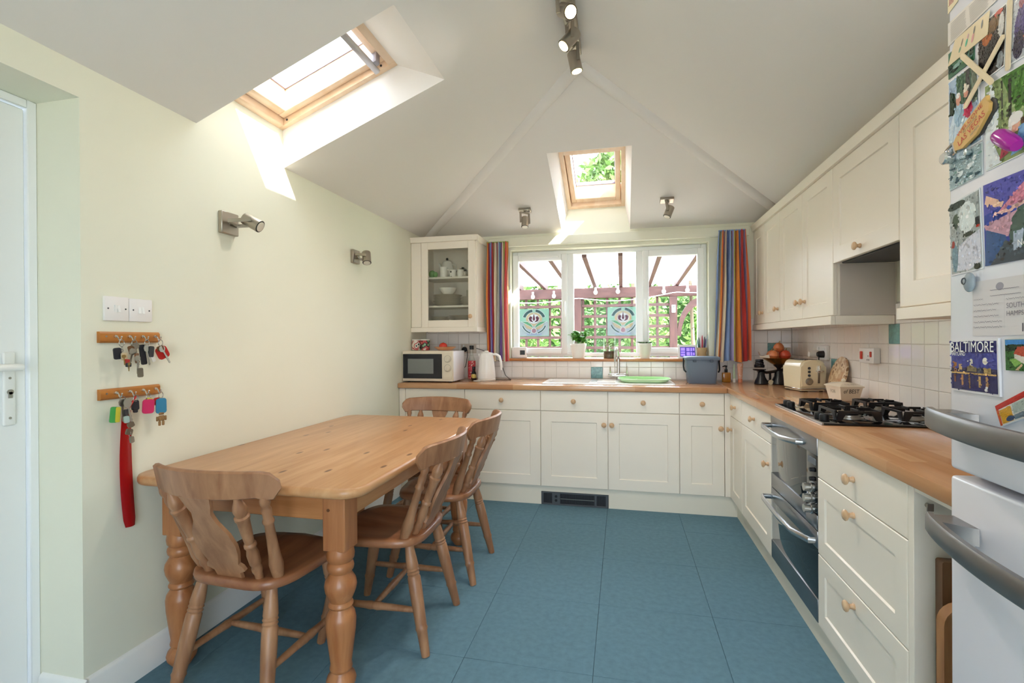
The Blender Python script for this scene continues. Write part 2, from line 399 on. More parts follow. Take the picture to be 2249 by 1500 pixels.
# ---------------------------------------------------------------- window over the sink
win = MB(); fy0, fy1 = 0.10, 0.165
X0, X1, Z0, Z1 = WX0, WX1, 1.10, WZ1
win.box(X0, X0+0.045, fy0, fy1, Z0, Z1, 0.004); win.box(X1-0.045, X1, fy0, fy1, Z0, Z1, 0.004)
win.box(X0+0.045, X1-0.045, fy0, fy1, Z1-0.035, Z1, 0.004); win.box(X0+0.045, X1-0.045, fy0, fy1, Z0, Z0+0.032, 0.004)
window_1 = struct(win.build('window_1', M['upvc']))
for x0, x1 in ((1.236, 1.296), (1.830, 1.888)):
    b = MB(); b.box(x0, x1, fy0+0.002, fy1, Z0+0.032, Z1-0.035, 0.004); b.build('mullion', M['upvc'], window_1)
def sash(x0, x1, z0, z1, hx):
    b = MB(); y0, y1 = fy0-0.024, fy0+0.03; wd = 0.052
    b.box(x0, x0+wd, y0, y1, z0, z1, 0.006, 2); b.box(x1-wd, x1, y0, y1, z0, z1, 0.006, 2)
    b.box(x0+wd, x1-wd, y0, y1, z1-wd, z1, 0.006, 2); b.box(x0+wd, x1-wd, y0, y1, z0, z0+wd, 0.006, 2)
    s = b.build('sash', M['upvc'], window_1)
    g = MB(); g.box(x0+wd, x1-wd, fy0+0.004, fy0+0.02, z0+wd, z1-wd); g.build('pane', M['glass'], window_1)
    k = MB(); zc = 1.56
    k.box(hx-0.011, hx+0.011, y0-0.012, y0, zc-0.03, zc+0.03, 0.004, 2); k.cyl((hx, y0-0.034, zc+0.012), (hx, y0, zc+0.012), 0.008)
    k.tube([(hx, y0-0.034, zc+0.02), (hx, y0-0.037, zc-0.03), (hx+0.006, y0-0.035, zc-0.11)], [0.009, 0.009, 0.006], 8)
    k.build('handle', M['white'], s)
sash(0.752, 1.243, 1.122, 2.006, 1.218); sash(1.884, 2.378, 1.122, 2.004, 1.912)
b = MB(); b.box(0.83, 1.17, fy0-0.036, fy0-0.024, 1.972, 1.992, 0.004); b.build('trickle_vent', M['upvc'], window_1)
b = MB(); b.box(1.296, 1.830, fy0+0.016, fy0+0.03, Z0+0.032, Z1-0.035); b.build('pane', M['glass'], window_1)
# sill board
b = MB(); b.box(0.66, 2.50, -0.045, fy0, 1.062, 1.0855, 0.008, 2); struct(b.build('window_sill', wood('sill_oak', '#c98a55', '#ab6a38', (2.5, 26, 26), 0.3, coat=0.15)))
# unseen glazed doors, added behind the camera to brighten the room
b = MB()
for x in (1.1, 1.87, 2.64): b.box(x, x+0.06, YF-0.14, YF-0.08, 0.0, 2.05)
b.box(1.16, 2.64, YF-0.14, YF-0.08, 1.99, 2.05); b.box(1.16, 2.64, YF-0.14, YF-0.08, 0.0, 0.06)
added_rear_glazing = struct(b.build('added_rear_glazing', M['upvc']))
for x in (1.16, 1.93):
    b = MB(); b.box(x, x+0.71, YF-0.115, YF-0.105, 0.06, 1.99); b.build('pane', M['glass'], added_rear_glazing)

# ---------------------------------------------------------------- roof windows
def mbox(b, mp, s0, s1, t0, t1, h0, h1, bev=0.0):
    b.box(s0, s1, t0, t1, h0, h1, bev, 2, xf=lambda c: mp(c.x, c.y, c.z))
def roof_window(name, mp, S, blind):
    s1, t0, t1 = S['fs1'], S['ft0'], S['ft1']; fwid = 0.03; H0 = 0.195
    b = MB()
    mbox(b, mp, -0.02, s1+0.02, t0-0.04, t0+fwid, H0, 0.375, 0.002); mbox(b, mp, -0.02, s1+0.02, t1-fwid, t1+0.04, H0, 0.375, 0.002)
    mbox(b, mp, -0.03, fwid, t0+fwid, t1-fwid, H0, 0.375, 0.002); mbox(b, mp, s1-fwid, s1+0.03, t0+fwid, t1-fwid, H0, 0.375, 0.002)
    wnd = struct(b.build(name, M['velux']))
    b = MB(); sw = 0.042; a = fwid+0.004
    q = (a, s1-a, t0+a, t1-a)
    mbox(b, mp, q[0], q[1], q[2], q[2]+sw, 0.225, 0.37, 0.006); mbox(b, mp, q[0], q[1], q[3]-sw, q[3], 0.225, 0.37, 0.006)
    mbox(b, mp, q[0], q[0]+sw, q[2]+sw, q[3]-sw, 0.225, 0.37, 0.006); mbox(b, mp, q[1]-sw, q[1], q[2]+sw, q[3]-sw, 0.225, 0.37, 0.006)
    sh = b.build('sash', M['velux'], wnd)
    b = MB(); mbox(b, mp, q[0]+sw, q[1]-sw, q[2]+sw, q[3]-sw, 0.348, 0.358); b.build('pane', M['glass'], wnd)
    # gasket line round the pane
    b = MB(); g = 0.006
    mbox(b, mp, q[0]+sw, q[1]-sw, q[2]+sw, q[2]+sw+g, 0.336, 0.348); mbox(b, mp, q[0]+sw, q[1]-sw, q[3]-sw-g, q[3]-sw, 0.336, 0.348)
    mbox(b, mp, q[0]+sw, q[0]+sw+g, q[2]+sw, q[3]-sw, 0.336, 0.348); mbox(b, mp, q[1]-sw-g, q[1]-sw, q[2]+sw, q[3]-sw, 0.336, 0.348)
    b.build('gasket', plain('grey_gasket', '#8d8596', 0.5), sh)
    # vent bar along the top of the sash
    b = MB()
    if not blind: return wnd
    b = MB(); mbox(b, mp, q[1]-0.055, q[1]-0.03, t0+0.05, t1-0.05, 0.165, 0.183, 0.006); vb = b.build('vent_bar', plain('vent_bar_grey', '#c2c0c4', 0.3, 0.4), sh)
    for t in (t0+0.10, t1-0.10):
        b = MB(); mbox(b, mp, q[1]-0.06, q[1]-0.015, t-0.02, t+0.02, 0.18, 0.235, 0.004); b.build('bracket', plain('bracket_grey', '#aaa6ae', 0.4, 0.2), sh)
    for t in (t0+0.03, t1-0.001):
        for s_ in (0.05, s1-0.07):
            b = MB(); b.cyl(mp(s_, t1-fwid-0.0015 if t > (t0+t1)/2 else t0+fwid+0.0015, 0.215), mp(s_, t1-fwid+0.003 if t > (t0+t1)/2 else t0+fwid-0.003, 0.215), 0.006, n=10); b.build('screw_cap', M['darkgrey'], wnd)
    return wnd
roof_window('window_2', mapL, SL, True)
roof_window('window_3', mapB, SB, False)

# ---------------------------------------------------------------- door in the left wall
b = MB(); dx0, dx1 = XL-0.235, XL-0.185
b.box(dx0, dx1, DY0-0.028, DY0, 0, DZ, 0.003); b.box(dx0, dx1, DY1, DY1+0.028, 0, DZ, 0.003); b.box(dx0, dx1, DY1+0.028, DY0-0.028, DZ-0.03, DZ, 0.003)
door_1 = struct(b.build('door_1', M['upvc']))
b = MB(); b.box(dx0+0.004, dx1-0.008, DY1+0.032, DY0-0.032, 0.005, DZ-0.034, 0.004); leaf = b.build('door_leaf', M['upvc'], door_1)
lx = dx1-0.008
for z0, z1 in ((0.18, 0.86), (1.22, 1.90)):
    b = MB()
    for (ya, yb, za, zb_) in ((DY1+0.17, DY0-0.17, z0, z0+0.018), (DY1+0.17, DY0-0.17, z1-0.018, z1), (DY1+0.17, DY1+0.188, z0, z1), (DY0-0.188, DY0-0.17, z0, z1)):
        b.box(lx-0.001, lx+0.006, ya, yb, za, zb_, 0.003)
    b.build('panel_moulding', M['upvc'], leaf)
b = MB(); hy = -3.045
b.box(lx, lx+0.01, hy-0.017, hy+0.017, 0.975, 1.215, 0.009, 3)
hnd = b.build('handle_plate', M['white'], leaf)
b = MB(); b.cyl((lx+0.008, hy, 1.165), (lx+0.05, hy, 1.165), 0.011); b.tube([(lx+0.05, hy+0.008, 1.165), (lx+0.052, hy-0.05, 1.166), (lx+0.048, hy-0.12, 1.158)], [0.012, 0.012, 0.009], 10); b.build('lever', M['white'], hnd)
b = MB(); b.cyl((lx+0.008, hy, 1.085), (lx+0.014, hy, 1.085), 0.0085); b.box(lx+0.008, lx+0.014, hy-0.005, hy+0.005, 1.065, 1.085); b.build('lock_cylinder', M['steel'], hnd)
for z in (1.13, 1.0):
    b = MB(); b.cyl((lx+0.008, hy, z), (lx+0.0115, hy, z), 0.004, n=8); b.build('screw', M['steel'], hnd)

# ---------------------------------------------------------------- wall tiles
PT = 0.099
def tile_mesh(nm, wdt, hgt, mat):
    b = MB(); hw, hh, c, t = wdt/2-0.0011, hgt/2-0.0011, 0.0022, 0.007
    a = [b.bm.verts.new(p) for p in ((-hw,-hh,0),(hw,-hh,0),(hw,hh,0),(-hw,hh,0))]
    d = [b.bm.verts.new(p) for p in ((-hw,-hh,t-0.002),(hw,-hh,t-0.002),(hw,hh,t-0.002),(-hw,hh,t-0.002))]
    e = [b.bm.verts.new(p) for p in ((-hw+c,-hh+c,t),(hw-c,-hh+c,t),(hw-c,hh-c,t),(-hw+c,hh-c,t))]
    for i in range(4):
        j = (i+1) % 4; b.bm.faces.new((a[i],a[j],d[j],d[i])); b.bm.faces.new((d[i],d[j],e[j],e[i]))
    b.bm.faces.new(e); return b.mesh(nm, mat, 20)
TM = {}
def tile(parent, u0, u1, z0, z1, side, mat='tile'):
    key = (round(u1-u0, 3), round(z1-z0, 3), mat)
    if key not in TM: TM[key] = tile_mesh('tile', u1-u0, z1-z0, M[mat])
    o = bpy.data.objects.new('tile' if mat == 'tile' else 'accent_tile', TM[key]); COL.objects.link(o)
    jx, jy = random.uniform(-0.006, 0.006), random.uniform(-0.006, 0.006)
    if side == 'B':
        o.location = ((u0+u1)/2, -0.0005, (z0+z1)/2); o.rotation_euler = (PI/2+jx, jy, 0)
    else:
        o.location = (XR-0.0005, (u0+u1)/2, (z0+z1)/2); o.rotation_euler = (PI/2+jx, 0, -PI/2+jy)
    attach(o, parent)
rowsB = [0.914+PT*k for k in range(6)]
colsB = [1.352+PT*n for n in range(-15, 18)]
def clip(a, lo, hi): return max(lo, min(hi, a))
grB = MB(); grR = MB()
for x0 in colsB:
    for z0 in rowsB:
        for (lo, hi, zt) in ((XL, WX0-0.09, 1.335), (WX0-0.09, 2.455, 1.061), (2.455, XR-0.008, 1.409)):
            a, c = clip(x0, lo, hi), clip(x0+PT, lo, hi); e, f = clip(z0, 0.9, zt), clip(z0+PT, 0.9, zt)
            if c-a < 0.012 or f-e < 0.012: continue
            mat = 'teal' if (abs(x0-1.451) < 0.01 and abs(z0-0.914) < 0.01) or (abs(x0-2.837) < 0.02 and abs(z0-1.112) < 0.01) or (abs(x0-0.758) < 0.06 and abs(z0-1.112) < 0.01 and x0 < 0.7) else 'tile'
            tile(wall_back, a, c, e, f, 'B', mat)
b = MB(); b.box(XL, WX0-0.09, -0.003, 0, 0.905, 1.335); b.box(WX0-0.09, 2.455, -0.003, 0, 0.905, 1.061); b.box(2.455, XR, -0.003, 0, 0.905, 1.409); b.build('grout', M['grout'], wall_back)
b = MB(); b.box(XR-0.003, XR, -3.05, 0, 0.905, 1.42); b.build('grout', M['grout'], wall_right)
for n in range(0, 32):
    y1 = -1.542+0.0992*(16-n); y0 = y1-0.0992
    a, c = clip(y0, -3.04, -0.008), clip(y1, -3.04, -0.008)
    if c-a < 0.012: continue
    for k in range(5):
        z0 = 0.9195+0.0985*k
        z1 = z0+0.0985
        if k == 0: z0 = 0.912
        mat = 'teal' if (k == 3 and abs(y1+1.4428) < 0.01) or (k == 1 and abs(y1+0.748) < 0.03) else 'tile'
        tile(wall_right, a, c, z0, z1, 'R', mat)
# ================================================================ fitted kitchen
BY, RX = -0.58, 2.443                                # door faces of the back and right runs
mB = lambda u, v, d: Vector((u, BY-d, v))            # u = X, v = Z, d = out of the face
mR = lambda u, v, d: Vector((RX-d, -u, v))           # u = -Y
ZB, ZT, ZS, ZS2 = 0.142, 0.8645, 0.711, 0.4185
def front(parent, mp, u0, u1, v0, v1, shaker=True, knob=None, name='door', rail=0.078, mat=None, t=0.018):
    g = 0.0016; u0, u1, v0, v1 = u0+g, u1-g, v0+g, v1-g; b = MB(); c = 0.0025
    def ring(i, d): return [b.bm.verts.new(mp(*p, d)) for p in ((u0+i, v0+i), (u1-i, v0+i), (u1-i, v1-i), (u0+i, v1-i))]
    def join(p, q):
        for k in range(4): b.bm.faces.new((p[k], p[(k+1) % 4], q[(k+1) % 4], q[k]))
    r0 = ring(0, -t); r1 = ring(0, -c); r2 = ring(c, 0); b.bm.faces.new(r0[::-1]); join(r0, r1); join(r1, r2)
    if shaker:
        r3 = ring(rail, 0); r4 = ring(rail+0.004, -0.006); join(r2, r3); join(r3, r4); b.bm.faces.new(r4)
    else: b.bm.faces.new(r2)
    o = b.build(name, mat or M['cream'], parent, 25)
    if knob:
        add_knob(mp, knob[0], knob[1], o)
    return o
KN = [(0, 0.0095), (0.10, 0.011), (0.2, 0.0085), (0.42, 0.0075), (0.55, 0.012), (0.66, 0.0175), (0.80, 0.0185), (0.93, 0.0145), (1.0, 0.005)]
def add_knob(mp, u, v, parent, r=1.0):
    b = MB(); b.lathe([(t, q*r) for t, q in KN], mp(u, v, 0), mp(u, v, 0.034*r), 16); return b.build('knob', M['knob'], parent)
def carcass(parent, mp, u0, u1, v0, v1, depth, mat=None):
    b = MB(); b.box(u0, u1, v0, v1, -depth, -0.0195, xf=lambda c: mp(c.x, c.y, c.z)); return b.build('carcass', mat or M['cream'], parent)
BC = 'base cabinets under the worktop'
def base(label, mp, u0, u1, at, depth=0.555):
    t = thing('base_cabinet', label, 'cabinet', at, None)
    carcass(t, mp, u0, u1, ZB, 0.866, depth); return t
J0 = 1.107
c = base('cream base cabinet against the cream wall with a plain full-height door', mB, XL+0.002, 0.507, (0.23, -0.3, ZB))
front(c, mB, XL+0.002, 0.007, ZB, ZT, False, None, 'filler_strip'); front(c, mB, 0.007, 0.507, ZB, ZT, True, None, 'door')
c = base('cream base cabinet with one drawer above one door, beside the sink cabinet', mB, 0.507, J0, (0.8, -0.3, ZB))
front(c, mB, 0.507, J0, ZS, ZT, False, (0.807, 0.788), 'drawer_front'); front(c, mB, 0.507, J0, ZB, ZS, True, (0.547, 0.62))
c = base('wide cream sink cabinet with two doors under two drawer fronts', mB, J0, J0+1.0, (1.6, -0.3, ZB))
front(c, mB, J0, J0+0.5, ZS, ZT, False, (J0+0.25, 0.788), 'drawer_front'); front(c, mB, J0+0.5, J0+1, ZS, ZT, False, (J0+0.75, 0.788), 'drawer_front')
front(c, mB, J0, J0+0.5, ZB, ZS, True, (J0+0.472, 0.62)); front(c, mB, J0+0.5, J0+1, ZB, ZS, True, (J0+0.528, 0.62))
c = base('narrow cream base cabinet with drawer and door beside the corner post', mB, J0+1.0, J0+1.3, (2.25, -0.3, ZB))
front(c, mB, J0+1.0, J0+1.3, ZS, ZT, False, (J0+1.15, 0.788), 'drawer_front'); front(c, mB, J0+1.0, J0+1.3, ZB, ZS, True, (J0+1.272, 0.62))
b = MB(); b.box(J0+1.3015, RX+0.016, BY-0.0, BY+0.018, ZB, ZT, 0.001); b.box(RX, RX+0.018, BY-0.012, BY-0.0005, ZB, ZT, 0.001)
tag(b.build('corner_post', M['cream']), 'slim cream post filling the inner corner between the base cabinets', 'post')
c = base('cream corner base cabinet with a small drawer nearest the corner post', mR, 0.593, 0.9195, (2.7, -0.75, ZB))
front(c, mR, 0.593, 0.9195, ZS, ZT, False, (0.745, 0.788), 'drawer_front'); front(c, mR, 0.593, 0.9195, ZB, ZS, True, (0.628, 0.62), rail=0.07)
c = base('cream base cabinet with drawer and door next to the oven', mR, 0.9205, 1.541, (2.7, -1.23, ZB))
front(c, mR, 0.9205, 1.541, ZS, ZT, False, (1.225, 0.788), 'drawer_front'); front(c, mR, 0.9205, 1.541, ZB, ZS, True, (1.495, 0.60))
c = base('cream three-drawer base cabinet beside the oven', mR, 2.147, 2.7575, (2.7, -2.45, ZB))
front(c, mR, 2.147, 2.7575, ZS, ZT, False, (2.45, 0.785), 'drawer_front')
front(c, mR, 2.147, 2.7575, ZS2, ZS, True, (2.45, 0.668), 'drawer_front', rail=0.062); front(c, mR, 2.147, 2.7575, ZB, ZS2, True, (2.45, 0.372), 'drawer_front', rail=0.062)
# end panel and open tray space beside the fridge
t = thing('tray_recess', 'cream open recess for trays between the drawers and the fridge', 'cabinet', (2.7, -2.9, 0))
b = MB(); b.box(RX, 3.0, -2.785, -2.7605, 0.0, 0.866, 0.001); b.build('side_panel', M['cream'], t)
b = MB(); b.box(RX+0.002, 3.0, -3.03, -2.7855, 0.848, 0.866, 0.001); b.build('top_panel', M['cream'], t)
b = MB(); b.box(2.985, 3.0, -3.03, -2.7855, 0.0, 0.847); b.build('back_panel', M['panelgrey'], t)
b = MB(); b.cyl((RX+0.03, -2.7852, 0.815), (RX+0.03, -2.797, 0.815), 0.006, n=10); b.box(RX+0.022, RX+0.038, -2.800, -2.797, 0.803, 0.822, 0.001); b.build('cup_hook', M['nickel'], t)

# plinths and the fan heater set into the back one
b = MB(); b.box(XL, J0-0.001, -0.562, -0.545, 0.0, ZB-0.003); b.box(J0+0.502, 2.49, -0.562, -0.545, 0.0, ZB-0.003); b.box(J0-0.001, J0+0.502, -0.562, -0.545, 0.099, ZB-0.003)
struct(b.build('trim_4', M['plinth']))
b = MB(); b.box(2.49, 2.507, -2.755, -0.545, 0.0, ZB-0.003); struct(b.build('trim_5', M['plinth']))
hx0, hx1 = J0+0.001, J0+0.499; hy = -0.566
t = thing('plinth_heater', 'dark grey fan heater grille set into the plinth under the sink', 'heater', (1.357, -0.55, 0))
b = MB(); b.box(hx0, hx1, hy+0.012, hy+0.06, 0.002, 0.097); b.build('body', M['blackmat'], t)
mt_h = plain('heater_grey', '#4d5156', 0.45); b = MB()
for (a0, a1, z0, z1) in ((hx0, hx1, 0.088, 0.097), (hx0, hx1, 0.002, 0.012), (hx0, hx0+0.016, 0.012, 0.088), (hx1-0.018, hx1, 0.012, 0.088), (hx0+0.082, hx0+0.142, 0.012, 0.088), (hx1-0.10, hx1-0.084, 0.012, 0.088)):
    b.box(a0, a1, hy, hy+0.013, z0, z1)
b.build('frame', mt_h, t)
for (a0, a1, n) in ((hx0+0.016, hx0+0.082, 10), (hx0+0.142, hx1-0.10, 34), (hx1-0.084, hx1-0.018, 10)):
    b = MB()
    for i in range(n):
        x = a0+(a1-a0)*(i+0.5)/n; b.box(x-0.0012, x+0.0012, hy+0.003, hy+0.012, 0.012, 0.088)
    b.build('grille', plain('grille_grey', '#33363b', 0.5), t)
b = MB(); b.box(hx0+0.145, hx1-0.102, hy-0.001, hy+0.004, 0.047, 0.052); b.build('bar', M['steel'], t)
for z in (0.066, 0.036):
    b = MB(); b.cyl((hx0+0.112, hy+0.002, z), (hx0+0.112, hy-0.004, z), 0.010, n=14); b.build('switch', M['blackmat'], t)

# ---------------------------------------------------------------- worktop
WZ, WB, WF = 0.906, 0.867, 0.025
b = MB()
b.box(XL+0.001, 2.4205, -0.606, -0.001, WB, WZ, 0.006, 2)
wt = tag(b.build('worktop', M['beech']), 'beech-strip laminate worktop along the window wall holding the sink', 'worktop')
b = MB(); b.box(2.421, XR-0.001, -3.035, -0.001, WB, WZ, 0.006, 2)
wt2 = tag(b.build('worktop', M['beechy']), 'beech-strip laminate worktop along the tiled side wall holding the hob', 'worktop')

# ---------------------------------------------------------------- double oven
t = thing('double_oven', 'stainless steel built-under double oven with black glass doors', 'oven', (2.7, -1.84, 0.14))
OY0, OY1 = 1.5445, 2.1435
bx = lambda b, u0, u1, v0, v1, d0, d1, bev=0.0: b.box(u0, u1, v0, v1, d0, d1, bev, 2, xf=lambda c: mR(c.x, c.y, c.z))
b = MB(); bx(b, OY0, OY1, 0.146, 0.862, -0.55, -0.022); b.build('body', M['darkgrey'], t)
ovg = plain('oven_glass', '#151b1f', 0.04, coat=0.6); stl = plain('oven_steel', '#9a999c', 0.28, 1.0)
d = MB(); bx(d, OY0, 2.018, 0.508, 0.862, -0.02, -0.004, 0.003); upd = d.build('upper_door', ovg, t)
b = MB(); bx(b, OY0, OY1, 0.79, 0.8625, -0.02, 0.001, 0.003); b.build('top_strip', stl, t)
b = MB(); bx(b, OY0, 2.02, 0.503, 0.572, -0.005, 0.0005, 0.002); b.build('door_strip', stl, upd)
b = MB(); bx(b, 2.021, OY1, 0.503, 0.789, -0.02, -0.003, 0.002); cp = b.build('control_panel', M['black'], t)
b = MB(); bx(b, 2.022, OY1, 0.503, 0.56, -0.002, 0.0006, 0.002); b.build('panel_strip', stl, cp)
b = MB(); bx(b, 2.04, 2.125, 0.748, 0.772, -0.003, -0.0018); b.build('display', plain('oven_display', '#3b4a5c', 0.15), cp)
for i, z in enumerate((0.728, 0.692)):
    b = MB(); b.lathe([(0, 0.009), (1, 0.008)], mR(2.10, z, -0.003), mR(2.10, z, 0.012), 12); b.build('button', M['blackmat'], cp)
for z in (0.655, 0.612, 0.570):
    b = MB(); b.lathe([(0, 0.021), (0.25, 0.021), (0.3, 0.017), (1, 0.016)], mR(2.087, z, -0.003), mR(2.087, z, 0.03), 20); b.build('control_knob', plain('silver_knob', '#b9b9b5', 0.25, 0.9), cp)
d = MB(); bx(d, OY0, OY1, 0.146, 0.499, -0.02, -0.004, 0.003); lod = d.build('lower_door', ovg, t)
b = MB(); bx(b, OY0, OY1, 0.432, 0.4995, -0.02, 0.001, 0.003); b.build('door_strip', stl, lod)
b = MB(); bx(b, OY0, OY1, 0.146, 0.235, -0.02, 0.001, 0.003); b.build('door_strip', stl, lod)
for (za, u1, par) in ((0.812, 1.985, upd), (0.455, 2.12, lod)):
    h = MB(); h.tube([mR(1.562, za, 0.0), mR(1.562, za, 0.045), mR(1.60, za-0.002, 0.052), mR((1.6+u1)/2, za-0.004, 0.058), mR(u1-0.10, za-0.002, 0.056), mR(u1, za, 0.02), mR(u1, za, 0.0)], 0.011, 10, flat=(0.8, 1.15)); h.build('handle', plain('handle_silver', '#c4c6c8', 0.22, 0.9), par)

# ---------------------------------------------------------------- wall cabinets on the tiled side
UX, UZ0, UZ1 = 2.7385, 1.358, 2.0945
mU = lambda u, v, d: Vector((UX-d, -u, v))
def wallcab(label, u0, u1, z0=UZ0):
    t = thing('wall_cabinet', label, 'cabinet', (2.88, -(u0+u1)/2, z0)); carcass(t, mU, u0, u1, z0, UZ1, 0.277); return t
c = wallcab('cream two-door wall cabinet nearest the striped curtain', 0.004, 0.6683)
front(c, mU, 0.004, 0.30, UZ0, UZ1, True, (0.262, 1.438), rail=0.07); front(c, mU, 0.30, 0.6683, UZ0, UZ1, True, (0.625, 1.446), rail=0.07)
c = wallcab('cream two-door wall cabinet above the toaster', 0.6693, 1.509)
b = MB(); b.box(UX+0.03, XR-0.008, -1.5118, -1.5092, UZ0, 1.612); b.build('side_panel', M['panelgrey'], c)
front(c, mU, 0.6693, 1.083, UZ0, UZ1, True, (1.04, 1.456), rail=0.07); front(c, mU, 1.083, 1.509, UZ0, UZ1, True, (1.125, 1.456), rail=0.07)
t = thing('cooker_hood', 'cream cabinet door hiding a cooker hood above the hob', 'cooker hood', (2.88, -1.81, 1.614))
carcass(t, mU, 1.513, 2.1065, 1.64, UZ1, 0.277); front(t, mU, 1.511, 2.107, 1.614, UZ1, True, (1.80, 1.652), rail=0.075)
b = MB(); b.box(2.77, 3.0, -2.09, -1.53, 1.612, 1.639, 0.003); b.build('extractor_grille', M['darkgrey'], t)
c = wallcab('tall cream wall cabinet beside the fridge', 2.109, 2.72)
front(c, mU, 2.109, 2.72, UZ0, UZ1, True, (2.68, 1.45), rail=0.09)
c = wallcab('cream wall cabinet tucked behind the fridge', 2.721, 3.03)
front(c, mU, 2.721, 3.03, UZ0, UZ1, True, None, rail=0.07)
b = MB(); b.prism([(0, 0), (-0.012, 0.003), (-0.016, 0.03), (-0.024, 0.046), (0.03, 0.046), (0.03, 0)], (UX, -0.002, UZ1+0.0005), (1,0,0), (0,0,1), (0, -3.03, 0))
tag(b.build('cornice', M['cream']), 'long cream cornice along the top of the wall cabinets by the fridge', 'moulding')
b = MB(); b.box(UX-0.012, UX+0.008, -1.513, -0.003, 1.312, UZ0-0.0015, 0.002); b.box(UX+0.008, XR-0.012, -1.513, -1.495, 1.312, UZ0-0.0015, 0.002)
tag(b.build('pelmet', M['cream']), 'cream pelmet strip under the wall cabinets above the toaster', 'moulding')
b = MB(); b.box(UX-0.012, UX+0.008, -3.03, -2.111, 1.312, UZ0-0.0015, 0.002); b.box(UX+0.008, XR-0.012, -2.129, -2.111, 1.312, UZ0-0.0015, 0.002)
tag(b.build('pelmet', M['cream']), 'cream pelmet strip under the tall wall cabinet beside the fridge', 'moulding')
# ---------------------------------------------------------------- glazed wall cabinet on the window wall
GY = -0.335
mG = lambda u, v, d: Vector((u, GY-d, v))
t = thing('glazed_wall_cabinet', 'cream wall cabinet with a glass door showing crockery', 'cabinet', (0.25, -0.16, 1.318))
gx0, gx1, gz0, gz1 = XL+0.002, 0.532, 1.358, 2.078
inn = plain('cabinet_interior', '#e3ddd0', 0.5)
b = MB(); b.box(gx0, 0.035, GY+0.02, -0.006, gz0, gz1); b.box(gx1-0.018, gx1, GY+0.02, -0.006, gz0, gz1)
b.box(0.035, gx1-0.018, GY+0.02, -0.006, gz0, gz0+0.018); b.box(0.035, gx1-0.018, GY+0.02, -0.006, gz1-0.018, gz1); b.box(0.035, gx1-0.018, -0.022, -0.006, gz0+0.018, gz1-0.018)
b.build('carcass', M['cream'], t)
GSH = (1.528, 1.772)
for z in GSH:
    b = MB(); b.box(0.036, gx1-0.019, GY+0.04, -0.023, z, z+0.016, 0.001); b.build('shelf', inn, t)
front(t, mG, gx0, 0.045, gz0, gz1, False, None, 'filler_strip')
dx0_, dx1_ = 0.046, 0.522
b = MB(); rl = 0.06
for (u0, u1, v0, v1) in ((dx0_, dx0_+rl, gz0, gz1), (dx1_-rl, dx1_, gz0, gz1), (dx0_+rl, dx1_-rl, gz0, gz0+rl), (dx0_+rl, dx1_-rl, gz1-rl, gz1)):
    b.box(u0, u1, v0, v1, -0.018, 0.0, 0.002, 1, xf=lambda c: mG(c.x, c.y, c.z))
dr = b.build('door', M['cream'], t)
b = MB(); b.box(dx0_+rl, dx1_-rl, gz0+rl, gz1-rl, -0.012, -0.008, xf=lambda c: mG(c.x, c.y, c.z)); b.build('pane', M['cabglass'], dr)
add_knob(mG, 0.487, 1.446, dr)
cz = [(0, 0), (-0.010, 0.003), (-0.014, 0.03), (-0.02, 0.045), (0.03, 0.045), (0.03, 0)]
b = MB(); b.prism(cz, (gx0, GY, gz1), (0,1,0), (0,0,1), (gx1-gx0+0.016, 0, 0)); b.prism([(-a, c_) for a, c_ in cz], (gx1, GY-0.016, gz1), (1,0,0), (0,0,1), (0, 0.33, 0)); b.box(gx0, gx1, GY+0.01, -0.006, gz1+0.0002, gz1+0.02)
b.build('cornice', M['cream'], t)
b = MB(); b.box(gx0, gx1+0.012, GY-0.012, GY+0.008, 1.318, gz0-0.0005, 0.002); b.box(gx1-0.008, gx1+0.012, GY+0.008, -0.009, 1.318, gz0-0.0005, 0.002); b.build('pelmet', M['cream'], t)
# ================================================================ table and chairs
TX0, TX1, TY0, TY1, TZ = XL+0.004, 0.878, -2.822, -1.312, 0.762
t = thing('dining_table', 'farmhouse pine dining table with thick turned legs against the cream wall', 'table', ((TX0+TX1)/2, (TY0+TY1)/2, 0))
def rrect(x0, x1, y0, y1, r, n=6):
    out = []
    for cx, cy, a in ((x1-r, y1-r, 0), (x0+r, y1-r, PI/2), (x0+r, y0+r, PI), (x1-r, y0+r, 3*PI/2)):
        for i in range(n+1): out.append((cx+r*math.cos(a+PI/2*i/n), cy+r*math.sin(a+PI/2*i/n)))
    return out
def slab(b, layers):
    """stack of rounded rectangles (outline, z)"""
    rings = [[b.bm.verts.new((x, y, z)) for x, y in ol] for ol, z in layers]
    b.bm.faces.new(rings[0][::-1]); b.bm.faces.new(rings[-1])
    for p, q in zip(rings, rings[1:]):
        n = len(p)
        for i in range(n): b.bm.faces.new((p[i], p[(i+1) % n], q[(i+1) % n], q[i]))
rr = lambda i: rrect(TX0+i, TX1-i, TY0+i, TY1-i, 0.085-i)
b = MB(); slab(b, [(rr(0.014), TZ-0.036), (rr(0.004), TZ-0.031), (rr(0.0), TZ-0.022), (rr(0.0), TZ-0.012), (rr(0.004), TZ-0.003), (rr(0.012), TZ)])
b.build('tabletop', M['pine'], t, 60)
lx0, lx1, ly0, ly1 = 0.045, 0.730, -2.677, -1.385; HB = 0.043
LEG = [(0, .030), (.02, .036), (.055, .050), (.085, .053), (.115, .048), (.14, .036), (.15, .034), (.165, .040), (.175, .040), (.20, .037), (.30, .044), (.42, .052), (.50, .054), (.54, .050), (.57, .040), (.585, .037), (.60, .044), (.612, .044), (.63, .038), (.65, .043), (.70, .054), (.735, .057), (.77, .054), (.81, .042), (.825, .037), (.845, .046), (.865, .048), (.885, .046), (.90, .039), (.92, .048), (.95, .050), (.975, .048), (1.0, .046)]
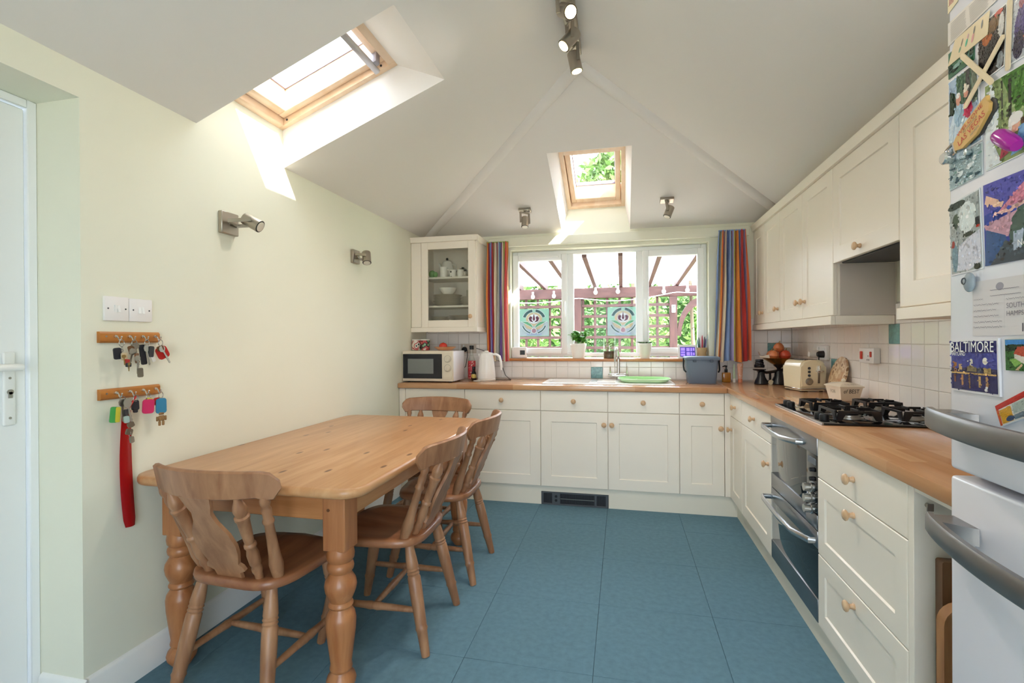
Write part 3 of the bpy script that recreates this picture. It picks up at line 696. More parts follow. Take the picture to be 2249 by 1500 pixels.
for x in (lx0, lx1):
    for y in (ly0, ly1):
        b = MB(); b.box(x-HB, x+HB, y-HB, y+HB, 0.51, TZ-0.0365, 0.003); b.lathe([(q, r*0.98) for q, r in LEG], (x, y, 0.0), (x, y, 0.515), 24); b.build('leg', M['pineZ'], t)
for (x0, x1, y0, y1) in ((lx0+HB, lx1-HB, ly0-HB+0.012, ly0-HB+0.034), (lx0+HB, lx1-HB, ly1+HB-0.034, ly1+HB-0.012)):
    b = MB(); b.box(x0, x1, y0, y1, 0.615, TZ-0.0365, 0.002); b.build('apron', M['pineX'], t)
for x in (lx0-HB+0.012, lx1+HB-0.034):
    b = MB(); b.box(x, x+0.022, ly0+HB, ly1-HB, 0.615, TZ-0.0365, 0.002); b.build('apron', M['pine'], t)
for z in (0.70, 0.655):
    b = MB(); b.cyl((lx1-0.02, ly0-HB-0.0015, z), (lx1-0.02, ly0-HB+0.003, z), 0.006, n=8); b.build('peg', plain('dark_peg', '#5a3315', 0.5), t)

# one fiddle-back kitchen chair, facing +y, then copies
SZ = 0.447
CH = thing('dining_chair', 'turned fiddle-back pine chair', 'chair', (0, 0, 0), 'fiddle-back chairs round the pine table')
def seat_outline(sc=1.0, n=40):
    o = []
    for i in range(n):
        a = 2*PI*i/n; ca, sa = math.cos(a), math.sin(a)
        e = 0.42
        x = 0.212*math.copysign(abs(ca)**e, ca); y = 0.2*math.copysign(abs(sa)**e, sa)
        x *= (1.0 + 0.05*(y/0.2)) * (1.0 if y > -0.05 else 1.0-0.10*((-y-0.05)/0.15)**2)
        if y > 0.1: y += 0.012*math.cos(x/0.21*PI)
        o.append((x*sc, y*sc))
    return o
b = MB(); n = 40
rings = []
for sc, z in ((0.93, SZ-0.036), (0.985, SZ-0.030), (1.0, SZ-0.018), (0.99, SZ-0.006), (0.965, SZ)):
    rings.append([b.bm.verts.new((x, y, z)) for x, y in seat_outline(sc, n)])
for sc in (0.8, 0.55, 0.3):
    ring = []
    for x, y in seat_outline(sc, n):
        q = 1-min(1, ((x/0.2)**2 + ((y+0.02)/0.19)**2))
        dish = 0.014*q + (0.006*math.exp(-((x)/0.035)**2)*(-1) if y > 0.02 else 0)
        ring.append(b.bm.verts.new((x, y, SZ-dish)))
    rings.append(ring)
cv = b.bm.verts.new((0, 0, SZ-0.013))
b.bm.faces.new(rings[0][::-1])
for p, q in zip(rings, rings[1:]):
    for i in range(n): b.bm.faces.new((p[i], p[(i+1) % n], q[(i+1) % n], q[i]))
for i in range(n): b.bm.faces.new((rings[-1][i], rings[-1][(i+1) % n], cv))
b.build('seat', M['chairseat'], CH, 60)
CL = [(0, .0145), (.02, .0155), (.22, .019), (.245, .0225), (.265, .020), (.30, .0205), (.55, .0235), (.70, .0235), (.715, .0205), (.73, .0235), (.745, .0205), (.76, .0235), (.775, .0205), (.79, .0225), (.86, .0205), (.95, .017), (1, .016)]
feet = {}
for sx in (-1, 1):
    for fy, ty in ((0.225, 0.135), (-0.235, -0.145)):
        p0 = Vector((sx*(0.195), fy, 0)); p1 = Vector((sx*0.145, ty, SZ-0.03)); feet[(sx, fy > 0)] = (p0, p1)
        b = MB(); b.lathe([(q_, r_*1.1) for q_, r_ in CL], p0, p1, 16); b.build('leg', M['chair'], CH)
ST = [(0, .009), (.1, .0115), (.4, .014), (.46, .0165), (.5, .0145), (.54, .0165), (.6, .014), (.9, .0115), (1, .009)]
mid = []
for sx in (-1, 1):
    a = feet[(sx, True)]; c_ = feet[(sx, False)]; pa = a[0].lerp(a[1], 0.40); pc = c_[0].lerp(c_[1], 0.40)
    b = MB(); b.lathe(ST, pa, pc, 12); b.build('stretcher', M['chair'], CH); mid.append(pa.lerp(pc, 0.5))
b = MB(); b.lathe(ST, mid[0], mid[1], 12); b.build('stretcher', M['chair'], CH)
# back: crest rail bowed round the sitter
def crest_y(x): return -0.300 + 0.085*(x/0.25)**2
def lean(z): return -0.055*(z-0.78)/0.1*0.5
b = MB(); N = 24; ringsf = []
for i in range(N+1):
    x = -0.252+0.504*i/N; u = abs(x)/0.252
    top = 0.846 - 0.010*u**2 - (0.030*max(0, (u-0.86)/0.14)**2)
    bot = 0.748 + 0.012*math.cos(u*PI*0.5)*0 + 0.006*u**2 + (0.022*max(0, (u-0.93)/0.07)) - (0.010 if 0.80 < u < 0.93 else 0)
    th = 0.0115 if u < 0.95 else 0.008
    y = crest_y(x)
    sl = 2*0.085*x/0.25**2; nn = Vector((-sl, 1, 0)).normalized()
    ringsf.append([b.bm.verts.new(Vector((x, y-0.012, 0)) + nn*d + Vector((0, -(z-0.79)*0.22, z))) for d, z in ((-th, bot+.004), (-th, (top+bot)/2), (-th, top-0.006), (-th*0.4, top), (th*0.4, top), (th, top-0.006), (th, (top+bot)/2), (th, bot+.004), (th*0.4, bot), (-th*0.4, bot))])
k = len(ringsf[0])
b.bm.faces.new(ringsf[0]); b.bm.faces.new(ringsf[-1][::-1])
for p, q in zip(ringsf, ringsf[1:]):
    for j in range(k): b.bm.faces.new((p[j], q[j], q[(j+1) % k], p[(j+1) % k]))
b.build('crest_rail', M['chair'], CH, 50)
SPN = [(0, .0125), (.08, .0125), (.12, .016), (.15, .0165), (.18, .013), (.22, .017), (.32, .0185), (.40, .014), (.43, .0185), (.45, .0185), (.47, .014), (.60, .0165), (.74, .0185), (.76, .022), (.785, .022), (.80, .0165), (.86, .0205), (.90, .018), (.97, .010), (1, .009)]
for x0, x1 in ((0.106, 0.135), (-0.106, -0.135)):
    b = MB(); b.lathe([(q_, r_*1.08) for q_, r_ in SPN], (x0, -0.155, SZ-0.008), (x1, crest_y(x1)-0.006, 0.756), 14); b.build('spindle', M['chair'], CH)
for sx in (1, -1):                                   # flat-turned outer stiles
    p0 = Vector((sx*0.158, -0.128, SZ-0.008)); p1 = Vector((sx*0.208, crest_y(0.208)-0.006, 0.757))
    b = MB(); b.lathe([(0, .017), (.1, .021), (.18, .0235), (.3, .019), (.5, .016), (.68, .0145), (.70, .0185), (.72, .0185), (.74, .014), (.84, .0165), (.88, .0125), (.92, .0165), (.95, .0165), (1, .012)], p0, p1, 14); b.build('stile', M['chair'], CH)
# vase-shaped splat
ol = [(.040, 0), (.042, .03), (.062, .042), (.058, .058), (.048, .066), (.062, .11), (.066, .145), (.058, .185), (.036, .23), (.030, .262), (.040, .29), (.048, .322)]
ol = [(x*1.28, z) for x, z in ol]; ol = ol + [(-x, z) for x, z in ol[::-1]]
b = MB(); dz = 0.757-(SZ-0.008); p0 = Vector((0, -0.168, SZ-0.008)); vdir = Vector((0, crest_y(0)-0.008+0.168, dz))/0.322
nrm = vdir.cross(Vector((1,0,0))).normalized()
b.prism(ol, p0-nrm*0.006, (1,0,0), vdir, nrm*0.012); b.build('splat', M['chair'], CH)
def place(o, x, y, rz, label): o.location = (x, y, 0); o.rotation_euler = (0, 0, rz); o['label'] = label
chs = [CH, copy_tree(CH), copy_tree(CH), copy_tree(CH)]
place(chs[0], 0.412, -2.650, math.radians(-3), 'turned fiddle-back pine chair at the table end beside the key racks')
place(chs[1], 0.712, -2.245, PI/2+math.radians(1), 'turned fiddle-back pine chair on the long side of the table, closer to the white fridge')
place(chs[2], 0.728, -1.665, PI/2+math.radians(1), 'turned fiddle-back pine chair on the long side of the table, closer to the sink')
place(chs[3], 0.447, -1.262, PI, 'turned fiddle-back pine chair at the table end facing the cream base cabinets')
# ================================================================ lights and things on the walls
lensoff = plain('lamp_lens', '#d9d2c4', 0.15)
lenson = plain('lamp_lens_lit', '#fff0cc', 0.3, emit='#ffdc9a', es=14.0)
def spotlight(name, label, base, n, upv, sz, lamp, d, lit=False, group=None, parent=None, L=0.085, r=0.028):
    base, n, upv, lamp, d = Vector(base), Vector(n).normalized(), Vector(upv).normalized(), Vector(lamp), Vector(d).normalized()
    sd_ = n.cross(upv).normalized()
    t = parent or thing(name, label, 'spotlight', base, group)
    if sz:
        q = bmesh.new(); bb = MB(); fr = Matrix((sd_, upv, n)).transposed()
        bb.box(-sz[0]/2, sz[0]/2, -sz[1]/2, sz[1]/2, 0, sz[2], 0.003, 1, xf=lambda c: base + fr @ c); q.free()
        bb.build('base_plate', M['nickel'], t)
    top = base + n*(sz[2] if sz else 0.0)
    ax = d.cross(lamp-top)
    ax = ax.normalized() if ax.length > 1e-4 else d.orthogonal().normalized()
    j = top + n*0.012
    bb = MB(); bb.cyl(top, j, 0.009, n=12)
    for sg in (-1, 1):
        e = lamp + ax*sg*(r+0.007)
        k_ = j + ax*sg*(r+0.007)
        bb.tube([j, k_], 0.008, 6, flat=(0.5, 1.0)); bb.tube([k_-(e-k_)*0.04, k_.lerp(e, 0.5), e+(e-k_).normalized()*0.012], 0.0095, 6, flat=(0.35, 1.0)); bb.cyl(e, lamp+ax*sg*r*0.9, 0.004, n=8)
    bb.build('bracket', M['nickel'], t)
    bb = MB(); bb.lathe([(0, r*0.8), (0.04, r*0.97), (0.08, r), (0.90, r), (0.91, r*1.04), (1, r*1.04)], lamp-d*L*0.5, lamp+d*L*0.5, 24)
    cyl = bb.build('lamp_body', M['nickel'], t)
    bb = MB(); bb.lathe([(0, r*0.82), (0.6, r*0.82), (1.0, r*0.55)], lamp+d*(L*0.5+0.0012), lamp+d*(L*0.5+0.0045), 20); bb.build('lens', lenson if lit else lensoff, cyl)
    bb = MB(); bb.lathe([(0, r*1.0), (1, r*0.98)], lamp+d*(L*0.5+0.0001), lamp+d*(L*0.5+0.0011), 24); bb.build('lens_ring', M['blackmat'], cyl)
    if lit:
        ld = bpy.data.lights.new('spot_light', 'SPOT'); ld.energy = 15.0; ld.spot_size = 1.9; ld.spot_blend = 0.7; ld.color = (1.0, 0.90, 0.78); ld.shadow_soft_size = 0.02
        lo = bpy.data.objects.new('spot_light', ld); COL.objects.link(lo); lo.location = lamp+d*(L*0.5+0.012); lo.rotation_euler = d.to_track_quat('-Z', 'Y').to_euler(); attach(lo, t)
    return t
spotlight('wall_spotlight', 'brushed nickel wall spotlight above the light switches, angled outward', (XL, -2.34, 1.784), (1,0,0), (0,0,1), (0.10, 0.10, 0.022), (XL+0.115, -2.315, 1.79), (0.85, 0.15, -0.48))
spotlight('wall_spotlight', 'brushed nickel wall spotlight near the glazed cabinet, pointing down', (XL, -1.25, 1.812), (1,0,0), (0,0,1), (0.085, 0.09, 0.022), (XL+0.095, -1.25, 1.805), (0.25, -0.35, -0.9))
nb = Vector((0, -KB, -1)).normalized()
spotlight('ceiling_spotlight', 'small nickel ceiling spotlight on the glazed cabinet side of the skylight', (0.947, -0.327, zb(-0.327)), nb, (1,0,0), (0.055, 0.10, 0.022), (0.955, -0.37, 2.195), (0.02, -0.25, -0.95), L=0.085, r=0.029)
spotlight('ceiling_spotlight', 'small nickel ceiling spotlight on the wall cabinet side of the skylight', (2.05, -0.34, zb(-0.34)), nb, (1,0,0), (0.055, 0.10, 0.022), (2.06, -0.385, 2.205), (-0.35, -0.2, -0.9), L=0.085, r=0.029)
t = thing('spotlight_bar', 'nickel ridge light bar with lit swivel spotlights', 'spotlight bar', (XA, -2.0, ZR-0.03))
b = MB(); b.box(XA-0.03, XA+0.03, -2.62, -1.66, ZR-0.052, ZR-0.012, 0.004); b.build('bar', M['nickel'], t)
for (y, lamp, d) in ((-1.76, (1.487, -1.765, 2.642), (0.20, 0.05, -0.95)), (-1.97, (1.484, -1.968, 2.636), (-0.55, -0.25, -0.72)), (-2.17, (1.488, -2.165, 2.636), (0.42, -0.62, -0.55)), (-2.42, (1.487, -2.43, 2.64), (-0.2, 0.5, -0.8))):
    spotlight('', '', (XA, y, ZR-0.052), (0,0,-1), (0,1,0), None, lamp, d, True, parent=t, L=0.095, r=0.03)

# ---------------------------------------------------------------- switches on the left wall
def plate_switch(label, y0, y1, z0, z1, rockers):
    t = thing('light_switch', label, 'light switch', (XL, (y0+y1)/2, z0))
    b = MB(); b.box(XL, XL+0.010, y0, y1, z0, z1, 0.003, 2); pl = b.build('plate', M['plastwhite'], t)
    yc, zc = (y0+y1)/2, (z0+z1)/2
    for i, (dy, on) in enumerate(rockers):
        b = MB(); b.prism([(0, -0.012), (0.006 if on else 0.001, -0.012), (0.001 if on else 0.006, 0.012), (0, 0.012)], (XL+0.0095, yc+dy-0.0048, zc), (1,0,0), (0,0,1), (0, 0.0096, 0)); b.build('rocker', M['white'], t)
    for s_ in (-1, 1):
        b = MB(); b.cyl((XL+0.0095, yc+s_*0.031, zc), (XL+0.0105, yc+s_*0.031, zc), 0.003, n=10); b.build('screw', M['darkgrey'], t)
plate_switch('white two-gang light switch beside the door reveal, one rocker tipped', -2.893, -2.806, 1.321, 1.407, ((-0.0055, False), (0.0055, True)))
plate_switch('white two-gang light switch further from the door reveal, both rockers level', -2.803, -2.715, 1.321, 1.405, ((-0.0055, True), (0.0055, True)))

# ---------------------------------------------------------------- key racks and keys
rackwood = wood('rack_wood', '#c57f35', '#a4611f', (30, 3, 30), 0.35, coat=0.2)
KY = [-2.862, -2.812, -2.762, -2.712]
def key_rack(label, z0, z1):
    t = thing('key_rack', label, 'key rack', (XL, -2.8, z0))
    b = MB(); b.prism([(0, z0), (0.010, z0), (0.016, z0+0.006), (0.016, z1-0.006), (0.010, z1), (0, z1)], (XL, -2.912, 0), (1,0,0), (0,0,1), (0, 0.222, 0)); b.build('board', rackwood, t)
    zc = (z0+z1)/2+0.003
    b = MB(); b.cyl((XL+0.0155, -2.892, zc), (XL+0.0168, -2.892, zc), 0.0035, n=10); b.build('screw', M['steel'], t)
    for y in KY:
        b = MB(); b.lathe([(0, 0.006), (0.3, 0.0065), (1, 0.0045)], (XL+0.0158, y, zc), (XL+0.024, y, zc), 12)
        b.tube([(XL+0.022, y, zc), (XL+0.030, y, zc-0.004), (XL+0.033, y, zc-0.012), (XL+0.038, y, zc-0.016), (XL+0.043, y, zc-0.011), (XL+0.045, y, zc-0.003)], 0.0022, 6); b.sph((XL+0.045, y, zc-0.002), 0.003, 8, 6)
        b.build('hook', M['chrome'], t)
    return zc-0.016
kz1 = key_rack('wooden key rack with four hooks holding the upper keys under the switches', 1.243, 1.282)
kz2 = key_rack('wooden key rack with four hooks holding the red shoehorn', 1.044, 1.082)
brass = plain('key_brass', '#a58d5c', 0.35, 0.9); ksteel = plain('key_steel', '#a09c94', 0.35, 0.9)
HX = XL+0.040
def bunch(y, z, label, items, kname='key_bunch'):
    t = thing(kname, label, 'keys', (HX, y, z-0.03), 'key bunches on the racks')
    b = MB(); b.torus((HX, y, z-0.008), (1, 0.25, 0), 0.012, 0.0014, 18, 6); b.build('ring', ksteel, t)
    for i, it in enumerate(items):
        kind, dy, dz, ang, mt, sc = it
        u = Vector((0.25*math.cos(i), math.cos(ang), math.sin(ang))).normalized(); v = Vector((0.0, -math.sin(ang), math.cos(ang)))   # v up along the item
        o = Vector((HX+0.004*i-0.006, y+dy, z-0.020+dz))
        b = MB()
        if kind == 'key':
            sc = sc*1.2
            ol = [(math.cos(a)*0.009*sc, math.sin(a)*0.009*sc) for a in [PI*0.62-2*PI*0.86*k/10 for k in range(11)]]
            ol += [(0.003*sc*-1, -0.042*sc), (-0.001*sc, -0.044*sc)][:0]
            ol = [(-0.0022*sc, -0.008*sc)] + [(-0.0085*sc, -0.003*sc), (-0.009*sc, 0.004*sc), (-0.005*sc, 0.009*sc), (0.005*sc, 0.009*sc), (0.009*sc, 0.004*sc), (0.0085*sc, -0.003*sc), (0.0022*sc, -0.008*sc), (0.0022*sc, -0.020*sc), (0.0034*sc, -0.023*sc), (0.0022*sc, -0.026*sc), (0.0034*sc, -0.030*sc), (0.0022*sc, -0.034*sc), (0.0026*sc, -0.040*sc), (0, -0.043*sc), (-0.0022*sc, -0.040*sc)]
            b.prism(ol, o, u, v, u.cross(v)*0.002)
            b.build('key', mt, t)
        elif kind == 'fob':
            w_, h_ = sc[0]*1.2, sc[1]*1.2
            b.prism([(x-0.0, zz-h_) for x, zz in rrect(-w_/2, w_/2, 0, h_, min(w_, h_)*0.25, 3)], o, u, v, u.cross(v)*0.005); b.build('fob', mt, t)
        elif kind == 'chain':
            for k in range(3):
                b.torus(o + v*(-0.006-0.008*k), (1, 0, 0) if k % 2 else (0.3, 1, 0), 0.0045, 0.001, 10, 5)
            b.build('chain', ksteel, t)
    return t
P_ = lambda h, r_=0.4: plain('fob_'+h[1:], h, r_)
navy, red, pink, blue, green, yellow, tan_, brown, wht = P_('#23242b'), P_('#b3201c'), P_('#c92a62'), P_('#2f7fa6'), P_('#3f9a4d'), P_('#cdbf3c'), P_('#c7b48f'), P_('#6e4a2c'), P_('#d8d6d0')
bunch(KY[0]+0.004, kz1, 'key ring with navy, tan and red fobs on the upper rack', [('fob', -0.014, -0.004, 0.1, navy, (0.02, 0.034)), ('chain', 0.003, 0, 0, None, 1), ('fob', 0.004, -0.022, 0.05, tan_, (0.018, 0.022)), ('fob', 0.012, -0.045, -0.1, red, (0.016, 0.014)), ('fob', 0.013, -0.058, 0, navy, (0.017, 0.012)), ('key', 0.013, -0.062, 0, brass, 0.5), ('key', -0.008, -0.035, 0.1, brass, 0.6)])
bunch(KY[1], kz1, 'long bunch of steel keys with a brown strap on the upper rack', [('fob', -0.012, 0.002, 0.3, brown, (0.016, 0.026)), ('key', 0.004, 0, 0.12, ksteel, 1.25), ('key', -0.010, -0.02, -0.25, ksteel, 1.2), ('fob', 0.0, -0.025, 0.1, brown, (0.014, 0.03)), ('key', 0.002, -0.045, 0.0, ksteel, 1.1), ('chain', 0.002, -0.05, 0, None, 1), ('fob', 0.004, -0.078, 0.05, plain('pewter', '#8a8478', 0.4, 0.8), (0.015, 0.028))])
bunch(KY[2]-0.002, kz1, 'black car key and cream strap on the upper rack', [('fob', -0.018, 0.006, 0.15, navy, (0.016, 0.062)), ('fob', 0.0, 0.002, 0.45, wht, (0.01, 0.055)), ('fob', 0.014, 0.0, -0.1, navy, (0.018, 0.034)), ('key', -0.008, -0.01, 0.2, ksteel, 1.2)])
bunch(KY[3]+0.003, kz1, 'red plastic tag with one key at the upper rack end', [('fob', 0.0, -0.004, 0.5, red, (0.034, 0.04)), ('fob', -0.004, 0.0, 0.35, brown, (0.02, 0.016)), ('key', 0.004, -0.012, 0.55, ksteel, 1.25)])
bunch(KY[0]+0.006, kz2, 'green tag and long chain of charms with keys on the lower rack', [('fob', -0.024, -0.010, -0.12, green, (0.02, 0.046)), ('fob', -0.016, -0.012, -0.08, yellow, (0.012, 0.044)), ('key', -0.004, 0.0, 0.05, ksteel, 1.3), ('key', 0.012, -0.004, 0.2, ksteel, 1.7), ('fob', 0.001, -0.022, 0, navy, (0.012, 0.022)), ('chain', 0.001, -0.04, 0, None, 1), ('fob', -0.004, -0.045, 0.1, P_('#9fb3ad'), (0.014, 0.02)), ('fob', 0.005, -0.068, 0.4, plain('pewter', '#8a8478', 0.4, 0.8), (0.018, 0.016)), ('fob', 0.002, -0.09, -0.3, plain('pewter', '#7d776c', 0.4, 0.8), (0.02, 0.018)), ('chain', 0.002, -0.10, 0, None, 1), ('fob', 0.0, -0.118, 0.15, plain('pewter', '#8a8478', 0.4, 0.8), (0.014, 0.018))])
bunch(KY[1]+0.004, kz2, 'small black tassel fob on the shoehorn hook', [('fob', 0.0, 0.004, 0.05, navy, (0.020, 0.03)), ('fob', -0.002, -0.026, 0, navy, (0.012, 0.012))])
bunch(KY[2]+0.003, kz2, 'bright pink square key tag on the lower rack', [('fob', 0.008, 0.006, -0.25, yellow, (0.02, 0.02)), ('fob', 0.0, 0.002, -0.06, pink, (0.034, 0.044))])
t = bunch(KY[3]+0.003, kz2, 'blue key tag with a tiny patterned wooden figure on the lower rack', [('fob', -0.012, 0.004, 0.1, red, (0.02, 0.024)), ('fob', 0.0, 0.0, 0.02, blue, (0.032, 0.048))])
b = MB(); fz = kz2-0.072; fy = KY[3]+0.004
b.box(HX-0.003, HX+0.004, fy-0.011, fy+0.011, fz-0.012, fz, 0.003); b.box(HX-0.003, HX+0.004, fy-0.013, fy+0.013, fz-0.034, fz-0.014, 0.003)
b.box(HX-0.003, HX+0.004, fy-0.021, fy-0.014, fz-0.034, fz-0.016, 0.002); b.box(HX-0.003, HX+0.004, fy+0.014, fy+0.021, fz-0.034, fz-0.016, 0.002)
b.box(HX-0.003, HX+0.004, fy-0.012, fy-0.003, fz-0.052, fz-0.034, 0.002); b.box(HX-0.003, HX+0.004, fy+0.003, fy+0.012, fz-0.052, fz-0.034, 0.002)
b.build('figure_charm', plain('cork_figure', '#8f6b3f', 0.6, var=0.5, scale=160), t)
# shoehorn
b = MB(); SH = []
for i in range(17):
    f = i/16; z = kz2-0.05 - f*0.420; yc = -2.834 + 0.016*f**1.6; wd = 0.016+0.006*f+0.004*math.sin(f*PI); 
    if i == 16: wd *= 0.8
    SH.append([b.bm.verts.new((XL+0.030-0.012*math.sin(f*PI*0.8)+0.006*(1-(k/4)**2)*(0.5+f)+s_*0.0, yc+k/4*wd, z)) for s_ in (0,) for k in range(-4, 5)])
for p, q in zip(SH, SH[1:]):
    for k in range(8): b.bm.faces.new((p[k], p[k+1], q[k+1], q[k]))
bmesh.ops.solidify(b.bm, geom=b.bm.faces[:], thickness=0.003)
t = thing('shoehorn', 'long red plastic shoehorn hanging from the lower key rack', 'shoehorn', (XL+0.03, -2.8, 0.58))
redp = plain('red_plastic', '#c2171c', 0.25, coat=0.3)
b.build('blade', redp, t)
b = MB(); b.tube([(HX, KY[1]+0.004, kz2-0.002), (HX-0.002, -2.825, kz2-0.03), (XL+0.032, -2.834, kz2-0.055)], 0.003, 6); b.build('loop', redp, t)
# ================================================================ along the window wall
# ---- curtains
OR, RE, BL, TN, CR, PU, PK, GN, NV, TE, YG, LI, RU, GY = '#dd8238', '#b32a2a', '#8099c9', '#b59a78', '#d9cbb2', '#6b4a8c', '#c0798c', '#8fa04c', '#343a66', '#8ab2bd', '#b3b45a', '#a79cc9', '#d2653a', '#a8a6a2'
SEQ = {3: [(GN, .6), (OR, .8), (RE, .7), (BL, 2.2), (PU, .4), (RE, .5), (TN, 1.2), (OR, .9), (CR, 1.4), (RE, .4), (LI, .8), (GY, 1.2), (BL, 1.0), (PK, .6), (NV, .6), (PU, .6), (CR, .8), (YG, 1.3), (CR, .6), (RE, .9), (OR, 1.0), (CR, .7)],
       11: [(BL, 1.4), (GN, .9), (CR, .8), (OR, .6), (RE, .6), (GY, 1.0), (PK, .6), (CR, .9), (NV, .6), (PU, .8), (BL, 2.0), (TE, 1.4), (RE, .4), (LI, 1.2), (YG, 1.5), (GN, .5), (OR, 2.0), (NV, .5), (BL, 1.4), (PK, .4), (RE, 1.8), (RU, .7), (LI, 1.0), (RU, .8)]}
def curtain_mat(name, seed, reps):
    mt, nt, p = newmat(name); L = nt.links.new; rnd = random.Random(seed)
    uv = nt.nodes.new('ShaderNodeUVMap'); sp = nt.nodes.new('ShaderNodeSeparateXYZ'); L(uv.outputs['UV'], sp.inputs[0])
    mu = nt.nodes.new('ShaderNodeMath'); mu.operation = 'MULTIPLY'; mu.inputs[1].default_value = reps; L(sp.outputs['X'], mu.inputs[0])
    fr = nt.nodes.new('ShaderNodeMath'); fr.operation = 'FRACT'; L(mu.outputs[0], fr.inputs[0])
    cr = nt.nodes.new('ShaderNodeValToRGB'); cr.color_ramp.interpolation = 'CONSTANT'; el = cr.color_ramp.elements
    seq = SEQ[seed]; tot = sum(q[1] for q in seq); pos = 0.0
    for i, (c, w_) in enumerate(seq):
        e = el[i] if i < 2 else el.new(min(pos, 0.999))
        e.position = min(pos, 0.999); e.color = srgb(c); pos += w_/tot
    L(fr.outputs[0], cr.inputs['Fac']); L(cr.outputs['Color'], p.inputs['Base Color']); p.inputs['Roughness'].default_value = 0.85; p.inputs['Sheen Weight'].default_value = 0.2
    return mt
def curtain(label, x0t, x1t, x0b, x1b, seed, folds):
    t = thing('curtain', label, 'curtain', ((x0b+x1b)/2, -0.085, 1.07))
    def fn(u, v):
        z = 2.105 - v*1.035
        a, c_ = x0t + (x0b-x0t)*v, x1t + (x1b-x1t)*v
        ph = seed + u*folds*2*PI + 0.7*math.sin(3*u+seed+v*2.0)
        amp = 0.014 + 0.030*min(1, v*2.2)
        wob = 0.006*math.sin(7*u+4*v+seed)*v
        x = a + (c_-a)*u + 0.010*math.cos(ph)*min(1, v*2) + wob
        return Vector((x, -0.088 + amp*math.sin(ph) + 0.004*math.sin(9*v+u*20), z - (0.008*math.sin(u*13+seed) if v > 0.98 else 0)))
    b = MB(); b.grid(fn, 150, 26, True); o = b.build('cloth', curtain_mat('striped_cotton', seed, 1.0), t, 180)
    b = MB(); b.box(min(x0t, x1t), max(x0t, x1t), -0.098, -0.080, 2.098, 2.106, 0.002); b.build('header', curtain_mat('striped_header', seed, 1.0), t)
curtain('multicoloured striped curtain beside the glazed cabinet', 0.556, 0.752, 0.560, 0.748, 3, 6)
curtain('multicoloured striped curtain beside the long row of wall cabinets', 2.462, 2.662, 2.408, 2.690, 11, 7)

# ---- sink, tap, washing-up bowl
bz = WZ
t = thing('sink', 'white inset sink with drainer under the window', 'sink', (1.6, -0.28, bz)); sw_ = plain('sink_white', '#eee9e6', 0.2)
b = MB(); slab(b, [(rrect(1.10, 2.095, -0.50, -0.075, 0.03), bz+0.0005), (rrect(1.102, 2.093, -0.498, -0.077, 0.03), bz+0.007), (rrect(1.112, 2.083, -0.488, -0.087, 0.03), bz+0.010)])
b.build('rim', sw_, t)
b = MB()
for i in range(9): b.box(1.15, 1.46, -0.455+i*0.042, -0.447+i*0.042, bz+0.0098, bz+0.0125, 0.001)
b.build('drainer_ridges', sw_, t)
b = MB(); b.box(1.52, 1.66, -0.44, -0.14, bz+0.0099, bz+0.0145, 0.004, 2); b.build('half_bowl_cover', plain('sink_cover', '#d9cfc4', 0.3), t)
gb = plain('mint_green_plastic', '#cdf0c6', 0.25); gb2 = plain('green_plastic', '#a9e59a', 0.3)
t = thing('washing_up_bowl', 'mint green oval washing-up bowl resting on the sink', 'bowl', (1.88, -0.28, bz+0.01))
b = MB(); R1 = lambda s, z: [(1.875+x*s*1.0, -0.295+y*s, z) for x, y in rrect(-0.19, 0.19, -0.15, 0.15, 0.10, 6)]
prof = [(0.80, bz+0.0105), (0.93, bz+0.020), (0.97, bz+0.030), (1.04, bz+0.035), (1.05, bz+0.040), (1.0, bz+0.041)]
rings = [[b.bm.verts.new(p) for p in R1(s, z)] for s, z in prof]
b.bm.faces.new(rings[0][::-1])
for p, q in zip(rings, rings[1:]):
    for i in range(len(p)): b.bm.faces.new((p[i], p[(i+1) % len(p)], q[(i+1) % len(p)], q[i]))
b.build('bowl_rim', gb, t)
b = MB(); rings = [[b.bm.verts.new(p) for p in R1(s, z)] for s, z in ((1.0, bz+0.041), (0.93, bz+0.034), (0.86, bz+0.018), (0.78, bz+0.0145))]
for p, q in zip(rings, rings[1:]):
    for i in range(len(p)): b.bm.faces.new((p[i], p[(i+1) % len(p)], q[(i+1) % len(p)], q[i]))
b.bm.faces.new(rings[-1]); b.build('bowl_inside', gb2, t)
t = thing('mixer_tap', 'chrome mixer tap with two lever handles behind the sink', 'tap', (1.68, -0.11, bz+0.01))
tx, ty = 1.681, -0.112
b = MB(); b.lathe([(0, .024), (.1, .026), (.3, .019), (1, .018)], (tx, ty, bz+0.0104), (tx, ty, bz+0.035), 20); b.lathe([(0, .012), (.12, .021), (.25, .018), (.5, .022), (.75, .018), (.88, .021), (1, .012)], (tx-0.082, ty, bz+0.043), (tx+0.082, ty, bz+0.043), 20); b.build('body', M['chrome'], t)
b = MB(); pts = [(tx, ty, bz+0.04), (tx, ty, bz+0.17)]
pts += [(tx-0.012*(1-math.cos(a)), ty-0.055*(1-math.cos(a)), bz+0.17+0.10*math.sin(a)) for a in [PI*k/10*0.98 for k in range(1, 11)]] 
pts += [(pts[-1][0], pts[-1][1]-0.002, pts[-1][2]-0.012)]
b.tube(pts, [0.014]+[0.0115]*(len(pts)-3)+[0.0105, 0.0105], 14); b.build('spout', M['chrome'], t)
for sx in (-1, 1):
    b = MB(); b.tube([(tx+sx*0.066, ty, bz+0.055), (tx+sx*0.067, ty-0.002, bz+0.118)], [0.0055, 0.0048], 8); b.build('lever', M['chrome'], t)

